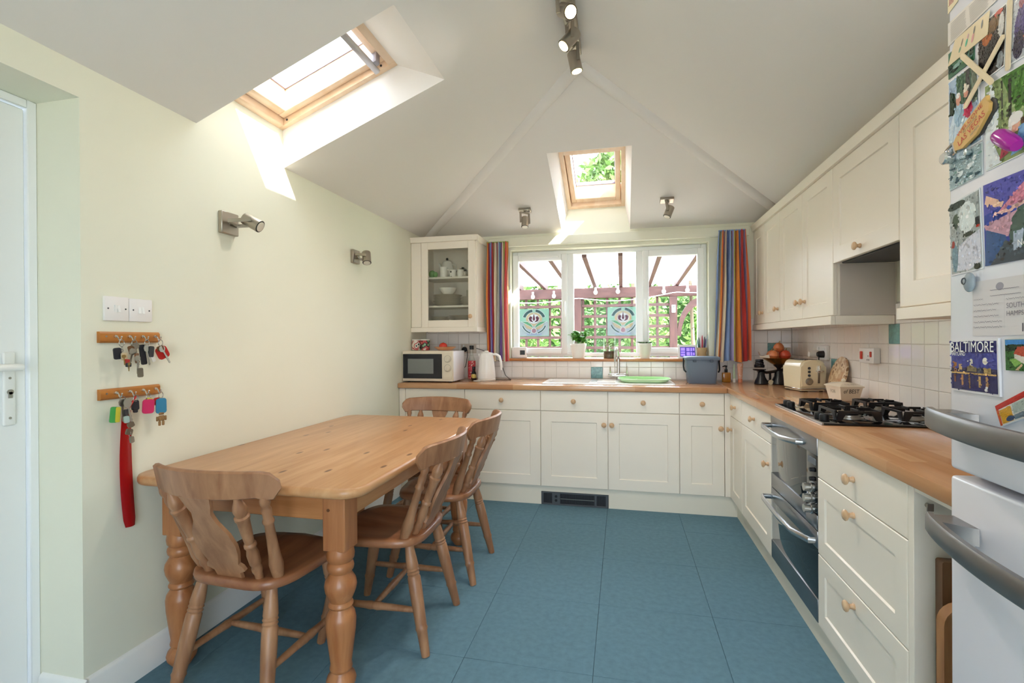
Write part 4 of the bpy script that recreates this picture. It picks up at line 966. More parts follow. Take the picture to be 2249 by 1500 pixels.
# ---- microwave and things round it
t = thing('microwave', 'cream and white microwave oven with black glass door', 'microwave', (0.17, -0.38, bz))
mx0, mx1, my0, my1, mz0, mz1 = -0.044, 0.392, -0.525, -0.225, 0.917, 1.164
mc = plain('microwave_cream', '#ded3bf', 0.4); mw = plain('microwave_white', '#eeebf0', 0.3)
b = MB(); b.box(mx0, mx1, my0+0.02, my1, mz0, mz1-0.003, 0.005, 2); b.build('case', mw, t)
b = MB(); b.box(mx0, mx1, my0, my0+0.021, mz0, mz1, 0.006, 2); b.build('front_frame', mc, t)
b = MB(); b.box(mx0+0.006, 0.300, my0-0.003, my0+0.004, mz0+0.022, mz1-0.026, 0.003); d_ = b.build('door', plain('microwave_door', '#1b1e26', 0.15), t)
b = MB(); b.box(mx0+0.05, 0.228, my0-0.0045, my0-0.0025, mz0+0.062, mz1-0.065, 0.001); b.build('window_mesh', plain('microwave_mesh', '#7d8180', 0.35, 0.3, var=0.25, scale=900), d_)
b = MB(); b.box(0.305, mx1-0.004, my0-0.002, my0+0.004, mz0+0.012, mz1-0.012, 0.003); cpn = b.build('control_panel', mc, t)
for z in (mz1-0.066, mz1-0.140):
    b = MB(); b.lathe([(0, .026), (.3, .026), (.4, .022), (1, .020)], (0.348, my0-0.001, z), (0.348, my0-0.018, z), 24); b.box(0.346, 0.350, my0-0.021, my0-0.017, z-0.016, z+0.016, 0.001); b.build('dial', mc, cpn)
    b = MB(); b.torus((0.348, my0-0.0022, z), (0, 1, 0), 0.028, 0.0012, 24, 5); b.build('dial_marks', plain('dial_grey', '#8f867c', 0.5), cpn)
b = MB(); b.box(0.315, 0.38, my0-0.004, my0, mz0+0.02, mz0+0.040, 0.002); b.build('door_button', mc, cpn)
for x in (mx0+0.04, mx1-0.04):
    for y in (my0+0.04, my1-0.04):
        b = MB(); b.cyl((x, y, bz+0.0005), (x, y, mz0+0.002), 0.012, n=10); b.build('foot', M['blackmat'], t)
# two patterned tins on top
def flowermat(nm, base, a_, sc=30):
    mt, nt, p = newmat(nm); L = nt.links.new; tc = nt.nodes.new('ShaderNodeTexCoord'); vo = nt.nodes.new('ShaderNodeTexVoronoi'); vo.inputs['Scale'].default_value = sc; L(tc.outputs['Object'], vo.inputs['Vector'])
    cr = nt.nodes.new('ShaderNodeValToRGB'); cr.color_ramp.interpolation = 'CONSTANT'; e = cr.color_ramp.elements; e[0].color = srgb(a_[0]); e[1].position = 0.3; e[1].color = srgb(a_[1]); n_ = e.new(0.52); n_.color = srgb(base); n2 = e.new(0.75); n2.color = srgb(a_[2])
    L(vo.outputs['Distance'], cr.inputs['Fac']); L(cr.outputs['Color'], p.inputs['Base Color']); p.inputs['Roughness'].default_value = 0.4; return mt
for x, lb, cols in ((-0.004, 'red floral tin on the microwave beside the cream wall', ('#b5453f', ('#2b2a28', '#d9cfc0', '#d9cfc0'))), (0.0755, 'red floral tin on the microwave with green motif', ('#b23a3a', ('#7aa27a', '#2b2a28', '#cfc4b4')))):
    t = thing('patterned_tin', lb, 'tin', (x, -0.33, mz1), 'floral tins on the microwave')
    b = MB(); b.lathe([(0, .037), (.02, .039), (.98, .039), (1, .037)], (x, -0.33, mz1+0.0005), (x, -0.33, mz1+0.084), 28); b.build('body', flowermat('floral_'+str(x), *cols), t)
    b = MB(); b.lathe([(0, .0395), (.7, .0395), (1, .035)], (x, -0.33, mz1+0.0842), (x, -0.33, mz1+0.094), 28); b.build('lid', plain('tin_lid', '#d8d3cb', 0.35), t)
t = thing('wooden_dish', 'shallow orange wooden dish on the microwave', 'dish', (0.26, -0.35, mz1))
b = MB(); b.lathe([(0, .055), (.5, .075), (1, .095), (1.0, .090), (.55, .068), (.2, .045)], (0.262, -0.35, mz1+0.0005), (0.262, -0.35, mz1+0.030), 28); b.build('dish', wood('dish_wood', '#dca474', '#c88651', (10, 10, 10), 0.4), t)
b = MB(); b.sph((0.245, -0.35, mz1+0.036), (0.034, 0.034, 0.028), 18, 12); t2 = thing('tomato', 'red tomato in the orange wooden dish', 'tomato', (0.245, -0.35, mz1+0.02)); b.build('fruit', plain('tomato_red', '#cf3a2a', 0.25), t2)
b = MB(); b.tube([(0.245, -0.35, mz1+0.062), (0.247, -0.35, mz1+0.070)], 0.002, 6)
for k in range(5): b.tube([(0.245, -0.35, mz1+0.0635), (0.245+0.014*math.cos(k*1.257), -0.35+0.014*math.sin(k*1.257), mz1+0.061)], [0.002, 0.0006], 5)
b.build('stem', plain('stem_green', '#4f7a35', 0.6), t2)
# bottles
bg_ = glassy('bottle_glass', (0.92, 0.93, 0.90), 0.06)
t = thing('glass_bottle', 'tall clear glass bottle with red label and black cap', 'bottle', (0.452, -0.215, bz))
bx_, by_ = 0.452, -0.215
b = MB(); b.lathe([(0, .030), (.02, .033), (.55, .033), (.66, .028), (.76, .016), (.8, .0145), (.97, .0145), (1, .016)], (bx_, by_, bz+0.0005), (bx_, by_, bz+0.272), 24); b.build('glass', bg_, t)
b = MB(); b.lathe([(0, .0335), (1, .0335)], (bx_, by_, bz+0.012), (bx_, by_, bz+0.165), 24, False); b.build('label', flowermat('red_label', '#b5343a', ('#d8b0a4', '#a82a30', '#c84a4a'), 60), t)
b = MB(); b.lathe([(0, .018), (1, .0185)], (bx_, by_, bz+0.262), (bx_, by_, bz+0.296), 20); b.build('cap', M['blackmat'], t)
t = thing('sauce_bottle', 'small dark bottle with a yellow label in front of the red-labelled bottle', 'bottle', (0.492, -0.275, bz))
sx_, sy_ = 0.486, -0.268
b = MB(); b.lathe([(0, .019), (.03, .021), (.60, .021), (.75, .012), (1, .011)], (sx_, sy_, bz+0.0005), (sx_, sy_, bz+0.105), 20); b.build('glass', plain('dark_glass', '#16110e', 0.1), t)
b = MB(); b.lathe([(0, .0214), (1, .0214)], (sx_, sy_, bz+0.022), (sx_, sy_, bz+0.056), 20, False); b.build('label', flowermat('yellow_label', '#c9ab4a', ('#1d1a16', '#d6c27a', '#c9ab4a'), 70), t)
b = MB(); b.lathe([(0, .0135), (1, .0135)], (sx_, sy_, bz+0.098), (sx_, sy_, bz+0.118), 16); b.build('cap', M['blackmat'], t)
b = MB(); b.lathe([(0, .030), (.5, .033), (1, .030)], (0.535, -0.33, bz+0.0005), (0.535, -0.33, bz+0.008), 20); tag(b.build('coaster', plain('pale_coaster', '#d9d6d2', 0.3)), 'small pale round coaster in front of the kettle', 'coaster')
# kettle
t = thing('kettle', 'white jug kettle with a loop handle', 'kettle', (0.594, -0.27, bz)); kx, ky = 0.596, -0.26
kw = plain('kettle_white', '#efece9', 0.28)
b = MB(); b.lathe([(0, .074), (.6, .078), (1, .074)], (kx, ky, bz+0.0005), (kx, ky, bz+0.020), 28); b.build('base', plain('kettle_base', '#ddd5cb', 0.4), t)
b = MB(); b.lathe([(0, .074), (.04, .077), (.3, .073), (.6, .066), (.9, .060), (.97, .058), (1, .05)], (kx, ky, bz+0.0205), (kx, ky, bz+0.232), 32); b.prism([(-0.072, bz+0.225), (-0.055, bz+0.229), (-0.050, bz+0.19), (-0.058, bz+0.195)], (kx, ky-0.016, 0), (1,0,0), (0,0,1), (0, 0.032, 0)); b.build('jug', kw, t)
b = MB(); b.lathe([(0, .053), (.5, .048), (1, .02)], (kx, ky, bz+0.2321), (kx, ky, bz+0.242), 28); b.box(kx-0.018, kx+0.018, ky-0.01, ky+0.01, bz+0.24, bz+0.252, 0.004); b.build('lid', kw, t)
b = MB(); b.tube([(kx+0.052, ky, bz+0.222), (kx+0.085, ky, bz+0.222), (kx+0.112, ky, bz+0.205), (kx+0.124, ky, bz+0.165), (kx+0.130, ky, bz+0.110), (kx+0.128, ky, bz+0.092)], [0.013, 0.014, 0.014, 0.013, 0.012, 0.009], 12, flat=(1.25, 0.8)); b.build('handle', kw, t)
b = MB(); b.tube([(kx+0.074, ky+0.02, bz+0.006), (kx+0.14, ky+0.03, bz+0.004), (kx+0.19, ky+0.09, bz+0.003), (kx+0.15, ky+0.20, bz+0.004), (kx+0.11, ky+0.225, bz+0.03), (0.66, -0.02, 1.05), (0.52, -0.028, 1.15), (0.44, -0.035, 1.175)], 0.0028, 6); b.build('cable', M['blackmat'], t)
# twin socket behind and a plug
t = thing('wall_socket', 'white twin socket on the tiles behind the bottles', 'socket', (0.365, -0.01, 1.125))
b = MB(); b.box(0.287, 0.433, -0.017, -0.0085, 1.130, 1.216, 0.003, 2); b.build('plate', plain('socket_plate', '#cdbfb2', 0.4), t)
for x in (0.315, 0.405):
    b = MB(); b.box(x-0.006, x+0.006, -0.021, -0.0165, 1.188, 1.206, 0.001); b.build('switch', M['white'], t)
b = MB(); b.lathe([(0, .024), (.8, .021), (1, .012)], (0.325, -0.0172, 1.165), (0.325, -0.05, 1.165), 14); b.tube([(0.325, -0.045, 1.16), (0.345, -0.06, 1.178), (0.365, -0.07, 1.16), (0.375, -0.09, 1.11), (0.38, -0.16, 1.02), (0.36, -0.21, 0.99)], 0.003, 6)
tag(b.build('plug', M['blackmat']), 'black plug and cable behind the microwave', 'plug')

# ---- on the sill
sz_ = 1.0858
t = thing('thermostat_receiver', 'small white box with a grey display on the sill by the striped curtain', 'thermostat', (0.82, 0.03, sz_))
b = MB(); b.box(0.752, 0.886, 0.015, 0.055, sz_, sz_+0.098, 0.008, 3); b.build('case', M['plastwhite'], t)
b = MB(); b.box(0.828, 0.872, 0.0125, 0.016, sz_+0.030, sz_+0.070, 0.001); b.build('display', plain('lcd_grey', '#40454c', 0.2), t)
def pot(label, x, y, r0, r1, h, soil=True):
    t = thing('plant_pot', label, 'potted plant', (x, y, sz_))
    b = MB(); b.lathe([(0, r0*0.96), (.03, r0), (.86, r1*0.97), (.87, r1), (.99, r1), (1, r1*0.96), (.99, r1*0.90), (.9, r1*0.88), (.88, 0.001)], (x, y, sz_+0.0005), (x, y, sz_+h), 28); b.build('pot', plain('white_ceramic', '#e9e4dc', 0.3), t)
    b = MB(); b.lathe([(0, r1*0.87), (1, r1*0.80)], (x, y, sz_+h*0.88+0.0005), (x, y, sz_+h*0.90), 20); b.build('soil', plain('soil', '#3a2a1e', 0.9, var=0.4, scale=90), t)
    return t
def leaf(b, p, d, up_, L, W, fold=0.25):
    d, up_ = Vector(d).normalized(), Vector(up_); s_ = d.cross(up_).normalized(); n = s_.cross(d)
    q = [p, p+d*L*0.35+s_*W*0.5+n*W*fold, p+d*L*0.7+s_*W*0.42+n*W*fold*0.6, p+d*L-n*L*0.12, p+d*L*0.7-s_*W*0.42+n*W*fold*0.6, p+d*L*0.35-s_*W*0.5+n*W*fold]
    m1, m2 = p+d*L*0.35, p+d*L*0.7
    v = [b.bm.verts.new(x) for x in q]; a1, a2 = b.bm.verts.new(m1), b.bm.verts.new(m2)
    for f in ((v[0], v[1], a1), (v[1], v[2], a2, a1), (v[2], v[3], a2), (v[0], a1, v[5]), (v[5], a1, a2, v[4]), (v[4], a2, v[3])): b.bm.faces.new(f)
rn = random.Random(4)
lf = plain('basil_leaf', '#66ac40', 0.4, var=0.35, scale=40)
t = pot('white pot of bushy basil on the sill', 1.343, 0.018, 0.050, 0.071, 0.128)
b = MB(); st = MB()
for i in range(30):
    a, r_ = rn.uniform(0, 2*PI), rn.uniform(0, 0.055); h = rn.uniform(0.03, 0.12); base_ = Vector((1.343+math.cos(a)*r_*0.6, 0.018+math.sin(a)*r_*0.6, sz_+0.114)); tip = Vector((1.343+math.cos(a)*r_*1.6, 0.018+math.sin(a)*min(r_*1.6, .05), sz_+0.115+h))
    st.tube([base_, tip], [0.0016, 0.001], 5)
    for k in range(5):
        an = rn.uniform(0, 2*PI); o_ = base_.lerp(tip, rn.uniform(0.45, 1.0)); leaf(b, o_, (math.cos(an), math.sin(an)*0.8, rn.uniform(-0.2, 0.7)), (0,0,1), rn.uniform(0.034, 0.052), rn.uniform(0.024, 0.036))
b.build('foliage', lf, t, 60); st.build('stems', plain('stem_green', '#6d9a48', 0.6), t)
t = thing('jar_terrarium', 'clear jar of seedlings with soil and roots on the sill', 'jar', (1.606, 0.02, sz_))
jx, jy = 1.606, 0.022
b = MB(); b.lathe([(0, .050), (.02, .052), (.98, .052), (1, .050)], (jx, jy, sz_+0.0005), (jx, jy, sz_+0.175), 28, False); b.build('jar', bg_, t)
b = MB(); b.lathe([(0, .048), (1, .049)], (jx, jy, sz_+0.002), (jx, jy, sz_+0.062), 24); b.build('soil', plain('root_soil', '#5b4330', 0.8, var=0.7, scale=110), t)
b = MB()
for i in range(40):
    a, r_ = rn.uniform(0, 2*PI), rn.uniform(0, 0.035); o_ = Vector((jx+math.cos(a)*r_, jy+math.sin(a)*r_, sz_+0.063+rn.uniform(0.01, 0.075))); leaf(b, o_, (math.cos(a), math.sin(a), rn.uniform(0.2, 1.2)), (0,0,1), 0.026, 0.012)
b.build('seedlings', plain('seedling_green', '#93b56a', 0.5, var=0.3, scale=60), t, 60)
t = pot('slim white pot with a few drooping succulent leaves on the sill', 1.899, 0.02, 0.039, 0.058, 0.128)
b = MB()
for i in range(9):
    a = i*0.72; leaf(b, Vector((1.899+0.022*math.cos(a), 0.02+0.02*math.sin(a), sz_+0.118)), (math.cos(a), math.sin(a), 0.45), (0,0,1), 0.062, 0.022, 0.4)
b.build('foliage', plain('succulent', '#5d8050', 0.45, var=0.3, scale=50), t, 60)
t = thing('smart_display', 'white framed weather display with a purple screen on the sill', 'display', (2.24, 0.03, sz_))
b = MB(); b.prism([(0, 0), (0.028, 0), (0.052, 0.112), (0.032, 0.112)], (2.166, 0.010, sz_+0.0005), (0,1,0), (0,0,1), (0.146, 0, 0)); b.build('case', M['plastwhite'], t)
b = MB(); q0 = Vector((2.180, 0.0118, sz_+0.016)); uu, vv = Vector((1,0,0)), Vector((0, 0.032, 0.112)).normalized(); nn_ = Vector((0, -1, 0.28)).normalized()
b.prism([(0, 0), (0.118, 0), (0.118, 0.082), (0, 0.082)], q0+nn_*0.0006, uu, vv, nn_*0.0012); sc_ = b.build('screen', plain('screen_purple', '#3a3560', 0.2, emit='#5a46b8', es=0.35), t)
b = MB()
for (a0, a1, c0, c1) in ((0.006, 0.038, 0.05, 0.075), (0.006, 0.038, 0.03, 0.044), (0.006, 0.038, 0.006, 0.024), (0.050, 0.076, 0.046, 0.074), (0.082, 0.094, 0.046, 0.074), (0.10, 0.112, 0.05, 0.074), (0.050, 0.076, 0.01, 0.038), (0.082, 0.094, 0.01, 0.038), (0.10, 0.112, 0.012, 0.034)):
    b.flat([(a0, c0), (a1, c0), (a1, c1), (a0, c1)], q0+nn_*0.0022, uu, vv)
b.build('digits', plain('screen_digits', '#8f7be0', 0.3, emit='#8a70ff', es=0.7), sc_)
# pen pot
t = thing('pen_pot', 'tan pen pot crowded with pens on the sill', 'pen pot', (2.352, 0.035, sz_))
b = MB(); b.lathe([(0, .030), (.02, .034), (1, .040), (1, .036), (.1, .030)], (2.352, 0.035, sz_+0.0005), (2.352, 0.035, sz_+0.090), 22); b.build('pot', flowermat('pen_pot', '#c6a678', ('#e8e2d8', '#b08a5c', '#c6a678'), 18), t)
for i, (dx, dy, tz, hexc, nm) in enumerate(((-0.035, 0, 0.155, '#3f7f78', 'green pen'), (-0.022, 0.01, 0.175, '#2f5d58', 'dark green pen'), (0.0, -0.012, 0.19, '#c0304a', 'red pen'), (0.008, 0.01, 0.165, '#d4452f', 'orange pen'), (0.022, 0.0, 0.18, '#2b2b35', 'black pen'), (0.034, 0.01, 0.165, '#4a3b80', 'purple pen'), (0.045, -0.004, 0.195, '#9fb0b8', 'grey pen'))):
    b = MB(); p0 = Vector((2.352+dx*0.5, 0.035+dy, sz_+0.012)); p1 = Vector((2.352+dx, 0.035+dy*1.4, sz_+tz)); b.tube([p0, p0.lerp(p1, 0.9), p1], [0.0045, 0.0045, 0.002], 8)
    tag(b.build('pen', plain('pen_'+str(i), hexc, 0.35)), nm + ' standing in the tan pen pot', 'pen', 'pens in the pot')
b = MB(); b.tube([(2.322, 0.03, sz_+0.02), (2.306, 0.03, sz_+0.14), (2.296, 0.03, sz_+0.20), (2.302, 0.03, sz_+0.235), (2.300, 0.03, sz_+0.252), (2.288, 0.03, sz_+0.258), (2.277, 0.03, sz_+0.250), (2.277, 0.03, sz_+0.238)], 0.0022, 6); tag(b.build('wire_hook', M['blackmat']), 'black wire hook sticking out of the pen pot', 'hook')
# ---- food caddy, soap and tubes
t = thing('food_caddy', 'blue-grey plastic food caddy with a black carry handle', 'caddy', (2.3, -0.21, bz)); cg = plain('caddy_blue_grey', '#68788c', 0.45)
def rr3(cx, cy, w_, d_, r, z): return [(cx+x, cy+y, z) for x, y in rrect(-w_/2, w_/2, -d_/2, d_/2, r, 4)]
b = MB(); cx_, cy_ = 2.308, -0.215
rings = [[b.bm.verts.new(p) for p in rr3(cx_, cy_, w_, d_, 0.02, z)] for w_, d_, z in ((0.196, 0.15, bz+0.0005), (0.20, 0.155, bz+0.006), (0.228, 0.178, bz+0.178))]
b.bm.faces.new(rings[0][::-1]); b.bm.faces.new(rings[-1])
for p, q in zip(rings, rings[1:]):
    for i in range(len(p)): b.bm.faces.new((p[i], p[(i+1) % len(p)], q[(i+1) % len(p)], q[i]))
b.build('bin', cg, t)
b = MB(); rings = [[b.bm.verts.new(p) for p in rr3(cx_, cy_, w_, d_, 0.024, z)] for w_, d_, z in ((0.250, 0.196, bz+0.1785), (0.254, 0.200, bz+0.182), (0.254, 0.200, bz+0.196), (0.244, 0.19, bz+0.202), (0.236, 0.18, bz+0.2055))]
b.bm.faces.new(rings[0][::-1]); b.bm.faces.new(rings[-1])
for p, q in zip(rings, rings[1:]):
    for i in range(len(p)): b.bm.faces.new((p[i], p[(i+1) % len(p)], q[(i+1) % len(p)], q[i]))
b.build('lid', cg, t)
b = MB(); b.tube([(cx_-0.129, cy_, bz+0.19), (cx_-0.131, cy_-0.01, bz+0.13), (cx_-0.128, cy_-0.03, bz+0.10), (cx_-0.118, cy_-0.05, bz+0.088)], 0.006, 8); b.tube([(cx_+0.129, cy_, bz+0.19), (cx_+0.131, cy_-0.01, bz+0.13), (cx_+0.128, cy_-0.03, bz+0.10), (cx_+0.118, cy_-0.05, bz+0.088)], 0.006, 8); b.build('handle', M['blackmat'], t)
for x in (cx_-0.06, cx_+0.06):
    b = MB(); b.box(x-0.012, x+0.012, cy_-0.106, cy_-0.095, bz+0.165, bz+0.184, 0.003); b.build('clip', plain('caddy_clip', '#4c586a', 0.45), t)
def tray_y(): return -0.13
t = thing('soap_dispenser', 'amber liquid soap bottle with a black pump', 'soap bottle', (2.505, -0.13, bz))
b = MB(); b.box(2.474, 2.536, -0.155, -0.105, bz+0.0005, bz+0.078, 0.008, 3); b.build('bottle', plain('amber', '#a5691c', 0.15, coat=0.4), t)
b = MB(); b.cyl((2.505, -0.13, bz+0.0785), (2.505, -0.13, bz+0.102), 0.012, n=14); b.cyl((2.505, -0.13, bz+0.102), (2.505, -0.13, bz+0.122), 0.005, n=10); b.tube([(2.512, -0.13, bz+0.124), (2.495, -0.13, bz+0.128), (2.478, -0.135, bz+0.122)], [0.007, 0.006, 0.004], 8); b.build('pump', M['blackmat'], t)
def tube_(label, x, h, w0, w1, hexc, caphex):
    t = thing('cream_tube', label, 'tube', (x, -0.135, bz))
    b = MB(); b.lathe([(0, w0), (1, w0)], (x, -0.135, bz+0.0005), (x, -0.135, bz+0.03), 16); b.build('cap', plain('cap_'+caphex[1:], caphex, 0.4), t)
    b = MB(); v0 = [(x+w1*1.0*math.cos(2*PI*k/16)*0+w0*math.cos(2*PI*k/16), -0.135+w0*math.sin(2*PI*k/16)) for k in range(16)]
    r0 = [b.bm.verts.new((px, py, bz+0.0305)) for px, py in v0]; r1 = [b.bm.verts.new((x+w1*math.cos(2*PI*k/16), -0.135+0.002*math.sin(2*PI*k/16), bz+h)) for k in range(16)]
    b.bm.faces.new(r0[::-1]); b.bm.faces.new(r1)
    for k in range(16): b.bm.faces.new((r0[k], r0[(k+1) % 16], r1[(k+1) % 16], r1[k]))
    b.build('tube', flowermat('tube_'+hexc[1:], hexc, (hexc, hexc, '#e6d6c8'), 70) if w1 > 0.015 else plain('tube_plain', hexc, 0.35), t)
tube_('slim pale green tube standing beside the amber soap', 2.563, 0.145, 0.012, 0.003, '#b7c9ac', '#e5e2dc')
tube_('peach patterned hand cream tube beside the slim green tube', 2.606, 0.150, 0.016, 0.022, '#d79c80', '#d0805f')

# ---- crockery inside the glazed cabinet
china = plain('cream_china', '#e6e0d2', 0.25); china2 = plain('white_china', '#efece4', 0.2); dkg = plain('dark_green_glaze', '#27332c', 0.2)
z0, z1, z2 = gz0+0.0185, GSH[0]+0.0165, GSH[1]+0.0165
def rimmed(me, r):
    me.materials.append(plain('china_rim', '#b3a692', 0.3))
    for p in me.polygons:
        if all((me.vertices[i].co.x**2+me.vertices[i].co.y**2)**.5 > r for i in p.vertices): p.material_index = 1
    return me
me = MB(); me.lathe([(0, .055), (.25, .06), (.7, .11), (.95, .128), (1, .128), (.85, .108), (.5, .06), (.45, .001)], (0, 0, 0), (0, 0, 0.016), 36); plate_me = rimmed(me.mesh('plate', china), 0.1275)
me = MB(); me.lathe([(0, .04), (.25, .045), (.7, .068), (.95, .078), (1, .078), (.85, .066), (.5, .042), (.45, .001)], (0, 0, 0), (0, 0, 0.015), 30); side_me = rimmed(me.mesh('side_plate', china), 0.0778)
def stack(me, n, x, y, z, dz, label, group, name='plate'):
    for k in range(n):
        o = bpy.data.objects.new(name, me); COL.objects.link(o); o.location = (x+rn.uniform(-.002, .002), y+rn.uniform(-.002, .002), z+k*dz+0.0004); j = n-1-k; tag(o, ('topmost ' if j == 0 else ('second', 'third', 'fourth', 'fifth', 'sixth', 'seventh')[j-1]+' down, ')+label, 'plate', group)
stack(plate_me, 7, 0.222, -0.172, z1, 0.0135, 'cream dinner plate in the middle shelf stack under the bowl', 'dinner plates on the middle shelf')
stack(side_me, 6, 0.425, -0.172, z1, 0.0125, 'cream side plate in the middle shelf stack beside the dinner plates', 'side plates on the middle shelf', 'side_plate')
stack(side_me, 6, 0.150, -0.172, z0, 0.0125, 'cream side plate in the glazed cabinet floor stack', 'side plates on the cabinet floor', 'side_plate')
stack(plate_me, 6, 0.370, -0.172, z0, 0.0135, 'cream dinner plate in the glazed cabinet floor stack', 'dinner plates on the cabinet floor')
b = MB(); zt_ = z1+7*0.0135+0.004; b.lathe([(0, .035), (.06, .038), (.12, .042), (.5, .066), (.97, .076), (1, .075), (.95, .071), (.5, .060), (.2, .03), (.18, .001)], (0.225, -0.172, zt_), (0.225, -0.172, zt_+0.062), 32); tag(b.build('mixing_bowl', china2), 'white bowl resting on the stack of dinner plates', 'bowl')
b = MB(); b.box(0.255, 0.32, -0.30, -0.275, z0+0.0005, z0+0.02, 0.006, 2); tag(b.build('folded_cloth', plain('pink_cloth', '#b06a66', 0.8)), 'small pink folded cloth in front of the plates in the glazed cabinet', 'cloth')
t = thing('coffee_pot', 'white coffee pot with a black lid knob on the top cabinet shelf', 'coffee pot', (0.195, -0.13, z2)); cpx, cpy = 0.195, -0.105
b = MB(); b.lathe([(0, .056), (.05, .060), (.6, .058), (.85, .048), (1, .038)], (cpx, cpy, z2+0.0005), (cpx, cpy, z2+0.158), 28); b.prism([(-0.050, 0.055), (-0.074, 0.12), (-0.084, 0.146), (-0.070, 0.148), (-0.045, 0.10)], (cpx, cpy-0.008, z2), (1,0,0), (0,0,1), (0, 0.016, 0)); b.build('body', china2, t)
b = MB(); b.tube([(cpx+0.038, cpy, z2+0.135), (cpx+0.082, cpy, z2+0.125), (cpx+0.088, cpy, z2+0.085), (cpx+0.056, cpy, z2+0.045)], 0.006, 8); b.build('handle', china2, t)
b = MB(); b.lathe([(0, .035), (.5, .03), (1, .012)], (cpx, cpy, z2+0.1585), (cpx, cpy, z2+0.170), 24); b.build('lid', china2, t)
b = MB(); b.lathe([(0, .006), (.5, .012), (1, .008)], (cpx, cpy, z2+0.1702), (cpx, cpy, z2+0.192), 14); b.build('lid_knob', M['blackmat'], t)
t = thing('cream_jug', 'straight white mug in front of the coffee pot', 'mug', (0.205, -0.22, z2))
b = MB(); b.lathe([(0, .034), (.03, .035), (1, .034), (1, .031), (.1, .030), (.08, .001)], (0.205, -0.225, z2+0.0005), (0.205, -0.225, z2+0.092), 24); b.build('body', china2, t)
b = MB(); b.torus((0.242, -0.225, z2+0.048), (0, 1, 0), 0.022, 0.0045, 16, 8, -PI*0.62+PI/2*0, PI*0.62); b.build('handle', china2, t)
for i, x in enumerate((0.297, 0.365)):
    t = thing('patterned_mug', 'small white cup with a black leaf pattern ' + ('beside the plain mug' if i == 0 else 'in front of the lidded pot'), 'mug', (x, -0.24, z2), 'leaf-pattern cups')
    b = MB(); b.lathe([(0, .022), (.05, .025), (1, .0285), (1, .026), (.15, .022), (.12, .001)], (x, -0.245, z2+0.0005), (x, -0.245, z2+0.062), 22); b.build('cup', flowermat('leaf_cup%d' % i, '#ece8df', ('#2d2f2b', '#ece8df', '#ece8df'), 34), t)
    b = MB(); b.torus((x+0.031, -0.245, z2+0.027), (0, 1, 0), 0.012, 0.003, 14, 6); b.build('handle', china2, t)
t = thing('lidded_pot', 'lidded white pot with a dark green lid behind the leaf-pattern cups', 'pot', (0.345, -0.115, z2))
b = MB(); b.lathe([(0, .040), (.5, .055), (1, .050)], (0.345, -0.115, z2+0.0005), (0.345, -0.115, z2+0.062), 28); b.build('body', china, t)
b = MB(); b.lathe([(0, .056), (.3, .052), (.7, .025), (.75, .008), (.85, .013), (1, .012)], (0.345, -0.115, z2+0.0625), (0.345, -0.115, z2+0.102), 24); b.build('lid', dkg, t)
t = thing('glass_carafe', 'clear glass carafe on the top cabinet shelf', 'carafe', (0.435, -0.19, z2))
b = MB(); b.lathe([(0, .034), (.3, .038), (.6, .022), (.8, .020), (1, .030)], (0.435, -0.19, z2+0.0005), (0.435, -0.19, z2+0.15), 24, False); b.build('glass', bg_, t)
t = thing('glass_jug', 'clear glass beaker behind the side plates', 'glass', (0.44, -0.075, z1))
b = MB(); b.lathe([(0, .034), (1, .042)], (0.40, -0.058, z1+0.0005), (0.40, -0.058, z1+0.15), 24, False); b.build('glass', bg_, t)
b = MB(); 
for k, (x, y, s_) in enumerate(((0.105, -0.235, 1.3), (0.145, -0.26, 0.95), (0.115, -0.255, 1.0))): b.sph((x, y, z2+0.026*s_+0.0005+0.012*(k == 2)), (0.024*s_, 0.022*s_, 0.026*s_), 7, 5)
tag(b.build('green_ornament', plain('green_plastic_ornament', '#6fa05a', 0.4)), 'lumpy green ornament beside the white mug in the glazed cabinet', 'ornament')
b = MB(); b.lathe([(0, .03), (.1, .055), (1, .075)], (0.27, -0.17, gz1+0.0455), (0.27, -0.17, gz1+0.055), 22); tag(b.build('glass_dish', bg_), 'shallow clear glass dish on top of the glazed cabinet', 'dish')
b = MB(); b.tube([(0.05, -0.25, 1.3575), (0.05, -0.25, 1.328), (0.06, -0.25, 1.319), (0.072, -0.25, 1.325)], 0.004, 6); tag(b.build('cup_hook', M['blackmat']), 'small dark hook under the glazed cabinet', 'hook')
# ================================================================ along the tiled side wall
# ---- gas hob
t = thing('gas_hob', 'black glass gas hob with four burners and cast iron pan supports', 'hob', (2.74, -1.82, bz))
hx0, hx1, hy0, hy1 = 2.472, 2.985, -2.122, -1.522
b = MB(); b.box(hx0, hx1, hy0, hy1, bz+0.0005, bz+0.009, 0.003, 2); b.build('glass_plate', M['black'], t)
b = MB(); b.box(hx0-0.004, hx0+0.003, hy0, hy1, bz+0.0006, bz+0.0098, 0.001); b.build('edge_trim', M['steel'], t)
iron = plain('cast_iron', '#141416', 0.35); hz = bz+0.0092
def burner(x, y, r):
    b = MB(); b.lathe([(0, r*1.25), (.2, r*1.25), (.3, r*1.0), (.62, r*1.0), (.66, r*0.8)], (x, y, hz), (x, y, hz+0.022), 28); rg = b.build('burner', plain('burner_alu', '#b8b2a8', 0.35, 0.9), t)
    b = MB(); b.lathe([(0, r*0.82), (.7, r*0.86), (1, r*0.7)], (x, y, hz+0.0150), (x, y, hz+0.024), 24); b.build('burner_cap', iron, rg)
for x, y, r in ((2.625, -1.70, 0.034), (2.86, -1.66, 0.026), (2.625, -1.96, 0.042), (2.86, -1.95, 0.034)): burner(x, y, r)
